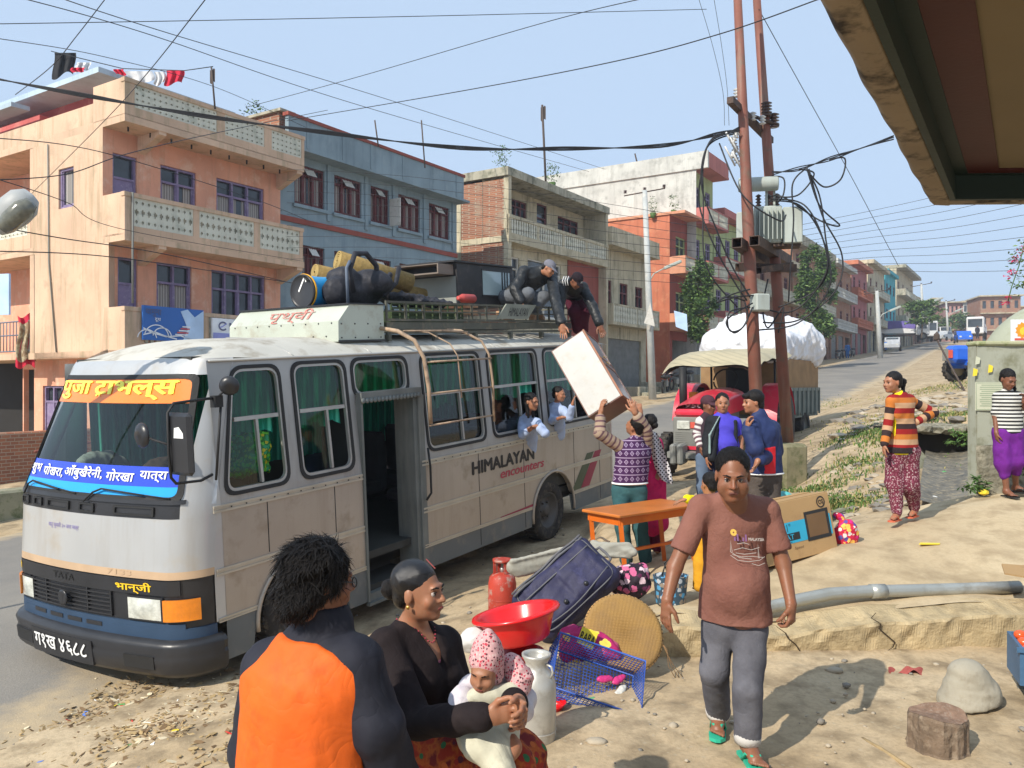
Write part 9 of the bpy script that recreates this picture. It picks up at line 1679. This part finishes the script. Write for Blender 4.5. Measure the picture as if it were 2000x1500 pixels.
for z in(.15,.5,.82,1.12):part('rail',M_rail,t,lambda b:b.tube([S(3.6,10.1,float(plane_z(3.6))+z),S(6.6,10.98,float(plane_z(6.6))+z)],.025,8))
tag(one('stone_wall',M_stone,'old stone block wall below the peach building door','wall',lambda b:b.bbox(4.2,6.9,13.6,14.0,-.4,1.0,.03),M=SM));tag(one('kerb_wall',M_moss,'low dark mossy wall along the far side of the road','wall',lambda b:b.bbox(-2,3.6,9.3,9.75,-.6,.22,.04),M=SM))
for k,s_ in enumerate(np.arange(8,60,4.0)):
 if k in(2,3,6,7,9):tag(one('roadside_step',M_slabc,['','','low concrete step before the blue building','low step at the blue building end','','','concrete step before the cream house','stepped slab behind the concrete street pole','','stepped slab before the red parapet house'][k],'step',lambda b:(b.bbox(s_,s_+3.4,10.3,12.0,float(plane_z(s_)),float(plane_z(s_))+.55,.02),b.bbox(s_+.2,s_+3.2,9.9,10.3,float(plane_z(s_)),float(plane_z(s_))+.28,.02)),M=SM))
M_tred=mat('tractor red',(.62,.03,.06),.35,var=.08,vs=2,bump=.03,coat=.25,col2=(.5,.12,.1),amt=.25);M_tgr=mat('tractor grey',(.22,.22,.20),.55,var=.12);M_canv=mat('faded canvas canopy',(.42,.37,.25),.9,var=.1,vs=2,bump=.3)
o=P(1356,0,16.4);o.z=Hs(o.x,o.y);zt_=o.z;TT=axes(Vector((o.x+.05,16.4,zt_)),(U.x*.93-N.x*.0,U.y,.06),z=(0,0,1))@Matrix.Scale(1.2,4)
t=thing('tractor','red tractor with cream canvas canopy parked behind the group of men','tractor',Vector((o.x,17.4,zt_)))
part('hood',M_tred,t,lambda b:b.grid(lambda u,v:(lambda x,a:TT@Vector((x,.36*(1-.12*(u<.1))*math.copysign(min(1,abs(math.cos(a))*1.25),math.cos(a)),1.02+(.24+.16*min(1,u*1.6))*math.sin(a)**.6 if math.sin(a)>0 else 1.02)))(-.05+1.75*u,math.pi*(1-v)),16,17));part('nose',M_tred,t,lambda b:b.bbox(-.1,.5,-.345,.345,1.03,1.17,.05,None,TT));part('side_panel',M_tgr,t,lambda b:b.box(.1,1.6,-.28,.28,.55,1.03,None,TT))
g=part('grille',M_tgr,t,lambda b:(b.bbox(-.08,.1,-.37,.37,.50,1.04,.02,None,TT),[b.box(-.09,-.08,-.33,.33,z,z+.012,None,TT)for z in np.linspace(.55,.78,8)]))
for y in(-.27,.07):part('headlight',M_lens,g,lambda b:b.bbox(-.11,-.08,y,y+.22,.84,.98,.01,None,TT))
part('stripe',M_tred,g,lambda b:b.box(-.095,-.082,-.35,.35,.50,.56,None,TT));part('badge',M_sred,g,lambda b:b.box(-.1,-.08,-.03,.06,.86,.96,None,TT));part('hood_lettering',M_wtx,t,lambda b:put_text(b,'9500',lambda x,h:TT@Vector((.02+h*1.0,.2-x,1.19+h*1.15)),.42,.06,0,.02))
part('weights',M_tgr,t,lambda b:([b.bbox(-.42,-.12,y,y+.10,.28,.62,.03,None,TT)for y in(-.5,-.38,.1,.22)],b.box(-.3,.2,-.5,.4,.38,.48,None,TT)));part('exhaust',M_rub,t,lambda b:b.tube([TT@Vector((.55,.40,.95)),TT@Vector((.55,.40,1.85))],.075,12));part('steering_wheel',M_rub,t,lambda b:b.tube([TT@Vector((1.75+.1*math.sin(a),.22*math.cos(a),1.55+.2*math.sin(a)))for a in np.linspace(0,6.1,20)],.018,6))
part('seat',M_rub,t,lambda b:(b.bbox(2.3,2.75,-.28,.28,1.1,1.25,.05,None,TT),b.bbox(2.68,2.8,-.28,.28,1.2,1.75,.06,None,TT)))
for y in(-.95,.62):part('fender',M_tred,t,lambda b:b.grid(lambda u,v:TT@Vector((2.35+.78*math.cos(math.pi*(.05+.9*u)),y+.36*v,.68+.78*math.sin(math.pi*(.05+.9*u)))),14,3));
part('turn_signal',M_amb,t,lambda b:b.bbox(1.62,1.72,.5,.66,1.2,1.34,.01,None,TT));[part('post',M_rub,t,lambda b:b.tube([TT@Vector((x,y,.9)),TT@Vector((x,y,2.0))],.025,6))for x in(1.35,2.9)for y in(-.62,.62)]
part('canopy',M_canv,t,lambda b:b.grid(lambda u,v:TT@Vector((.75+2.6*u,-.85+1.7*v,2.08-.16*abs(2*v-1)**6-.22*max(0,1-u*5)**2+.02*math.sin(u*20+v*9))),24,14));part('canopy_lining',M_beam,t,lambda b:b.grid(lambda u,v:TT@Vector((.8+2.5*u,-.83+1.66*v,2.05-.16*abs(2*v-1)**6-.22*max(0,1-u*5)**2)),12,8))
def wheel(par,c,ax,r,w_,rimc=None,name='wheel'):
 T=axes(c,Vector(ax).orthogonal(),z=ax);ty=part(name,M_tyre,par,lambda b:(b.lathe([(r*.55,-w_),(r*.9,-w_),(r,-w_*.7),(r,w_*.7),(r*.9,w_),(r*.55,w_)],28,T,cap=False),[b.box(r*.95,r*1.04,-.03,.03,-w_*.8,w_*.8,None,T@Matrix.Rotation(6.2832*k/20,4,'Z'))for k in range(20)]));part('rim',rimc or M_tgr,ty,lambda b:b.lathe([(0,w_*.5),(r*.2,w_*.5),(r*.5,w_*.3),(r*.58,w_*.9),(r*.58,-w_*.9),(0,-w_*.5)],22,T));return ty
for x,y,r,w_ in((.35,.62,.36,.09),(.35,-.62,.36,.09),(2.35,.80,.68,.17),(2.35,-.80,.68,.17)):wheel(t,TT@Vector((x,y,r)),TT.to_3x3()@Vector((0,-1,0)),r*1.2,w_*1.2)
M_ply=mat('brown plywood side',(.26,.16,.075),.8,var=.2,vs=3,bump=.2);M_tside=mat('grey green trailer steel',(.13,.16,.15),.6,var=.2,streak=.4);zz=float(plane_z(17))
t=thing('trailer','steel sided trailer with plywood front board behind the tractor','trailer',S(17,.25,zz));s0,s1,f0,f1=15.4,18.7,-.85,1.25
part('bed',M_tside,t,lambda b:b.box(s0,s1,f0,f1,zz+.75,zz+.85),SM);part('front_board',M_ply,t,lambda b:b.box(s0-.03,s0,f0-.02,f1,zz+.85,zz+2.25),SM);part('side_board',M_tside,t,lambda b:(b.box(s0,s1,f0-.03,f0,zz+.86,zz+1.45),[b.box(x,x+.07,f0-.07,f0-.03,zz+.8,zz+1.5)for x in np.linspace(s0,s1-.08,8)],b.box(s0,s1,f0-.06,f0-.031,zz+1.42,zz+1.5)),SM);part('upper_board',M_ply,t,lambda b:b.box(s0,s1,f0-.01,f0+.02,zz+1.5,zz+2.2),SM);part('side_board',M_tside,t,lambda b:b.box(s0,s1,f1,f1+.03,zz+.86,zz+2.2),SM)
for s_,f_ in((17.3,-.75),(17.3,1.1)):wheel(t,S(s_,f_,zz+.48),-N,.46,.12)
cc=S(17.0,.2,zz+2.5);rr_=np.array([[U.x,N.x,0],[U.y,N.y,0],[0,0,1]])
tag(sdf('wrapped_load',[rbx(cc,(1.75,1.1,.42),.3,rot=rr_,k=.2),ell(S(16.3,.3,zz+2.95),(.8,.8,.45),rot=rr_,k=.35),ell(S(17.9,-.05,zz+2.9),(.75,.9,.5),rot=rr_,k=.35),ell(S(18.4,-.7,zz+2.5),(.4,.4,.5),rot=rr_,k=.25)],mat('white woven plastic sheet',(.66,.67,.70),.45,var=.05,vs=3,bump=.4,bs=6,bdist=.05,col2=(.55,.58,.64),amt=.3,wrk=.9,wks=1.6),None,.04,wr=.045,wfreq=5.5),'load wrapped in white plastic sheeting heaped on the trailer','load')
def moto(label,p,rz):
 T=frame(p,rz);t=thing('motorcycle',label,'motorcycle',p,'motorcycles parked before the houses')
 for x in(-.62,.62):ty=part('wheel',M_rub,t,lambda b:b.tube([T@Vector((x+.28*math.cos(a),0,.3+.28*math.sin(a)))for a in np.linspace(0,6.283,21)[:-1]],.045,6,closed=True))
 part('tank',M_bblk,t,lambda b:b.ico(T@Vector((.15,0,.82)),.2,0,2,0,(1.3,.6,.65),True));part('seat',M_rub,t,lambda b:b.bbox(-.62,-.02,-.12,.12,.74,.84,.03,None,T));part('engine',M_tgr,t,lambda b:b.bbox(-.2,.25,-.13,.13,.3,.62,.04,None,T));part('handlebar',M_metal,t,lambda b:(b.tube([T@Vector(v)for v in((.35,-.33,1.0),(.45,-.1,.96),(.45,.1,.96),(.35,.33,1.0))],.016,6),b.tube([T@Vector((.44,0,.96)),T@Vector((.62,0,.3))],.03,6)));part('headlight',M_lens,t,lambda b:b.ico(T@Vector((.56,0,.86)),.09,0,2,0,(1,1,1),True));part('mudguard',M_bblk,t,lambda b:b.tube([T@Vector((-.62+.34*math.cos(a),0,.3+.34*math.sin(a)))for a in(.6,1.2,1.9,2.5)],.05,5));return t
def gs(s,f):return S(s,f,float(plane_z(s))+.1)
m0=moto('dark motorcycle parked left of the concrete street pole',gs(34.5,10.0),1.2);lbm=['motorcycle half hidden right of the concrete street pole','motorcycle further back behind the street pole','first motorcycle in the row before the brick houses','second motorcycle in the row before the brick houses','third motorcycle in the row before the brick houses','last motorcycle in the row before the magenta house']
for(s_,f_,r_),lb in zip(((36.5,10.2,1.0),(39,10.4,1.3),(84,11.4,.9),(87,11.5,1.1),(90,11.5,.8),(93,11.6,1.0)),lbm):r=dup(m0,gs(s_,f_)+Vector((0,0,.0)),r_-1.2,lb)
M_vw=mat('white vehicle paint',(.62,.62,.62),.3,coat=.4,bump=0,var=.05);M_vs=mat('silver vehicle paint',(.38,.40,.42),.3,coat=.4,bump=0);M_vb=mat('bright blue vehicle paint',(.02,.12,.60),.35,coat=.3,bump=0);M_tpur=mat('purple tarpaulin',(.10,.07,.26),.6,var=.2,vs=1,bump=.3,bs=4)
def car(label,p,rz,m_,L_=3.8,W_=1.6,H_=1.45,cat='car',name='parked_car'):
 T=frame(p,rz);t=thing(name,label,cat,p);k=L_/3.8
 pr=[(0,.35),(0,.75),(.15,.9),(.9*k,1.0),(1.35*k,H_),(L_-.5,H_),(L_-.1,.95),(L_,.8),(L_,.35)]
 part('body',m_,t,lambda b:b.prism(pr,0,W_,'y',None,T));part('windscreen',M_pane,t,lambda b:b.add([T@Vector(v)for v in((.93*k,.12,1.03),(.93*k,W_-.12,1.03),(1.3*k,W_-.18,H_-.06),(1.3*k,.18,H_-.06))],[(0,3,2,1)]));
 for y in(-.004,W_+.004):part('side_window',M_pane,t,lambda b:b.add([T@Vector(v)for v in((1.2*k,y,1.02),(1.5*k,y,H_-.08),(L_-.6,y,H_-.08),(L_-.3,y,1.02))],[(0,1,2,3)]))
 for x in(.7*k,L_-.7):
  for y in(0,W_):wheel(t,T@Vector((x,y,.3)),T.to_3x3()@Vector((0,1 if y else-1,0)),.3,.1)
 for y in(.15,W_-.4):part('headlight',M_lens,t,lambda b:b.box(-.01,.02,y,y+.25,.62,.78,None,T))
 return t
AZ=math.atan2(U.y,U.x);HD=math.atan2(U.y,U.x)
def lorry(label,p,rz,cabm,loadm,L_=6,H_=2.6,load=True):
 T=frame(p,rz);t=thing('lorry',label,'lorry',p);W_=2.1
 cb=part('cab',cabm,t,lambda b:b.bbox(0,1.7,0,W_,.6,H_-.1,.12,None,T));part('windscreen',M_pane,cb,lambda b:b.box(-.01,.01,.2,W_-.2,1.5,H_-.4,None,T));
 for y in(-.01,W_-.01):part('cab_window',M_pane,cb,lambda b:b.box(.35,1.3,y,y+.02,1.5,H_-.4,None,T))
 part('chassis',M_beam,t,lambda b:b.box(.3,L_,.3,W_-.3,.55,.75,None,T));part('load_bed',cabm,t,lambda b:b.box(1.8,L_,-.05,W_+.05,.9,1.6,None,T))
 if load:part('tarpaulin',loadm,t,lambda b:b.grid(lambda u,v:T@Vector((1.8+(L_-1.8)*u,-.08+(W_+.16)*v,1.55+1.15*(1-abs(2*v-1)**4)+.06*math.sin(u*9+v*5))),14,13))
 for x in(.8,L_-1.4):
  for y in(.05,W_-.05):wheel(t,T@Vector((x,y,.48)),T.to_3x3()@Vector((0,1 if y>1 else-1,0)),.48,.14)
 return t
def on_road(px,py):
 r=Vector(((px-1000)/F_PX,1,-(py-750)/F_PX));nn_v=UB.cross(N);tt=(P0-Vector((0,0,ZC))).dot(nn_v)/r.dot(nn_v);q=Vector((0,0,ZC))+r*tt;return q
q=P(1757,684,96);car('silver hatchback parked behind the farther street pole',q,HD+.1,M_vs,3.8,1.65,1.6)
q=S(142,13.2,float(plane_z(142)));lorry('white lorry with a sagging purple tarpaulin parked across the verge',P(1812,664,116),math.pi+.45 if 0 else math.pi-.35,M_vw,M_tpur,7.5,3.0)
lorry('white lorry facing down the street on the road crest',P(1832,664,128),HD+.25,M_vw,M_grey,7,3.1,False);car('white van beyond the lorries',P(1862,662,140),HD+.3,M_vw,4.5,1.8,2.2,'van','parked_van');lorry('cream tanker lorry half hidden by the domed tank',P(1922,660,110),HD,M_vw,M_vw,6,3.0)
for k,(px,py,D,m_)in enumerate([(1846,665,122,M_vs),(1885,664,130,M_vw),(1900,668,100,M_vb)]):car(['silver car between the lorries and the van','white car right of the far van','small blue car near the domed tank','white car parked under the purple tarpaulin'][k],P(px,py,D),HD+.2*(k-1),m_)
p=P(1866,746,27);T=frame(p,.12);t=thing('blue_tractor','bright blue tractor with cream wheels half hidden by the poster wall','tractor',p)
part('hood',M_vb,t,lambda b:(b.bbox(-.25,1.7,-.3,.3,.62,1.2,.12,None,T),b.bbox(.2,1.6,-.62,.62,.45,.75,.1,None,T)));part('tail_light',M_sred,t,lambda b:b.bbox(-.29,-.25,-.24,-.05,.78,1.05,.01,None,T));part('grille',M_tgr,t,lambda b:b.bbox(-.28,-.25,-.02,.28,.7,1.1,.01,None,T))
for x,y,r in((.45,-.62,.42),(.45,.62,.42),(1.9,-.7,.6)):wheel(t,T@Vector((x,y,r)),(0,-1 if y<0 else 1,0),r,.12,M_canv)
one('leaning_pole',M_rod,'thin pole with a red rag leaning by the blue tractor','pole',lambda b:(b.tube([P(1830,664,26),P(1857,715,25),P(1890,775,24)],.03,6),b.ico(P(1830,658,26),.12,0,1,.3,(.8,.5,1.2))))
for px,py,D,h,top,lb in((1655,700,88,1.65,(.02,.12,.35),'distant passer by in blue by the motorcycles'),(1909,662,105,1.7,(.03,.03,.04),'distant rider in dark clothes on the road crest'),(1887,662,120,1.7,(.05,.04,.05),'distant dark figure left of the rider'),(1730,683,97,1.0,(.02,.15,.5),'distant child in blue in front of the parked car')):
 f=Fig(lb,dict(shL=(px-2.4,0,D),shR=(px+2.4,0,D),elL=(px,0,D),wrL=(px,0,D),elR=(px,0,D),wrR=(px,0,D),hpL=(px,0,D),hpR=(px,0,D),knL=(px,0,D),anL=(px,0,D),knR=(px,0,D),anR=(px,0,D)),D,SK2,dict(c=(px,py-h*.93*1600/D,D),h=.235*h/1.7,f=(0,-1,0)),h/1.7,.03);z0=P(px,py,D);k=h/1.7
 for nm,dx,z in(('shL',-.19,1.4),('shR',.19,1.4),('elL',-.25,1.12),('elR',.25,1.12),('wrL',-.24,.86),('wrR',.24,.86),('hpL',-.09,.9),('hpR',.09,.9),('knL',-.1,.48),('knR',.1,.48),('anL',-.1,.08),('anR',.12,.08)):f.J[nm]=A3(z0+Vector((dx*k,0,z*k)))
 f.pel=mid(f.J['hpL'],f.J['hpR']);f.ch=mid(f.J['shL'],f.J['shR']);f.w=nv(f.J['shR']-f.J['shL']);f.wp=f.w;f.up=A3((0,0,1));f.fw=A3((0,-1,0));f.t.location=z0
 f.add(f.torso(),f.neck(),f.head(False),f.arm('L',to=2),f.arm('R',to=2),f.leg('L'),f.leg('R'));f.build_body();f.part('clothes',f.torso(.03)+f.arm('L',.03,1.8)+f.arm('R',.03,1.8)+f.leg('L',.03)+f.leg('R',.03),mat('far clothes',top,.9,bump=0));f.hair('short')
hz_=MB();hz_.box(-195,450,-130,545,-3,36)
def haze_mat():
 m=bpy.data.materials.new('thin haze');m.use_nodes=True;nt=m.node_tree;nt.nodes.remove(nt.nodes["Principled BSDF"]);v=_n(nt,"ShaderNodeVolumePrincipled");v.inputs['Color'].default_value=(.86,.91,1,1);v.inputs['Density'].default_value=.0011;v.inputs['Anisotropy'].default_value=.3
 nt.links.new(v.outputs[0],nt.nodes["Material Output"].inputs['Volume']);return m
tag(hz_.build('haze',haze_mat()),kind='stuff')
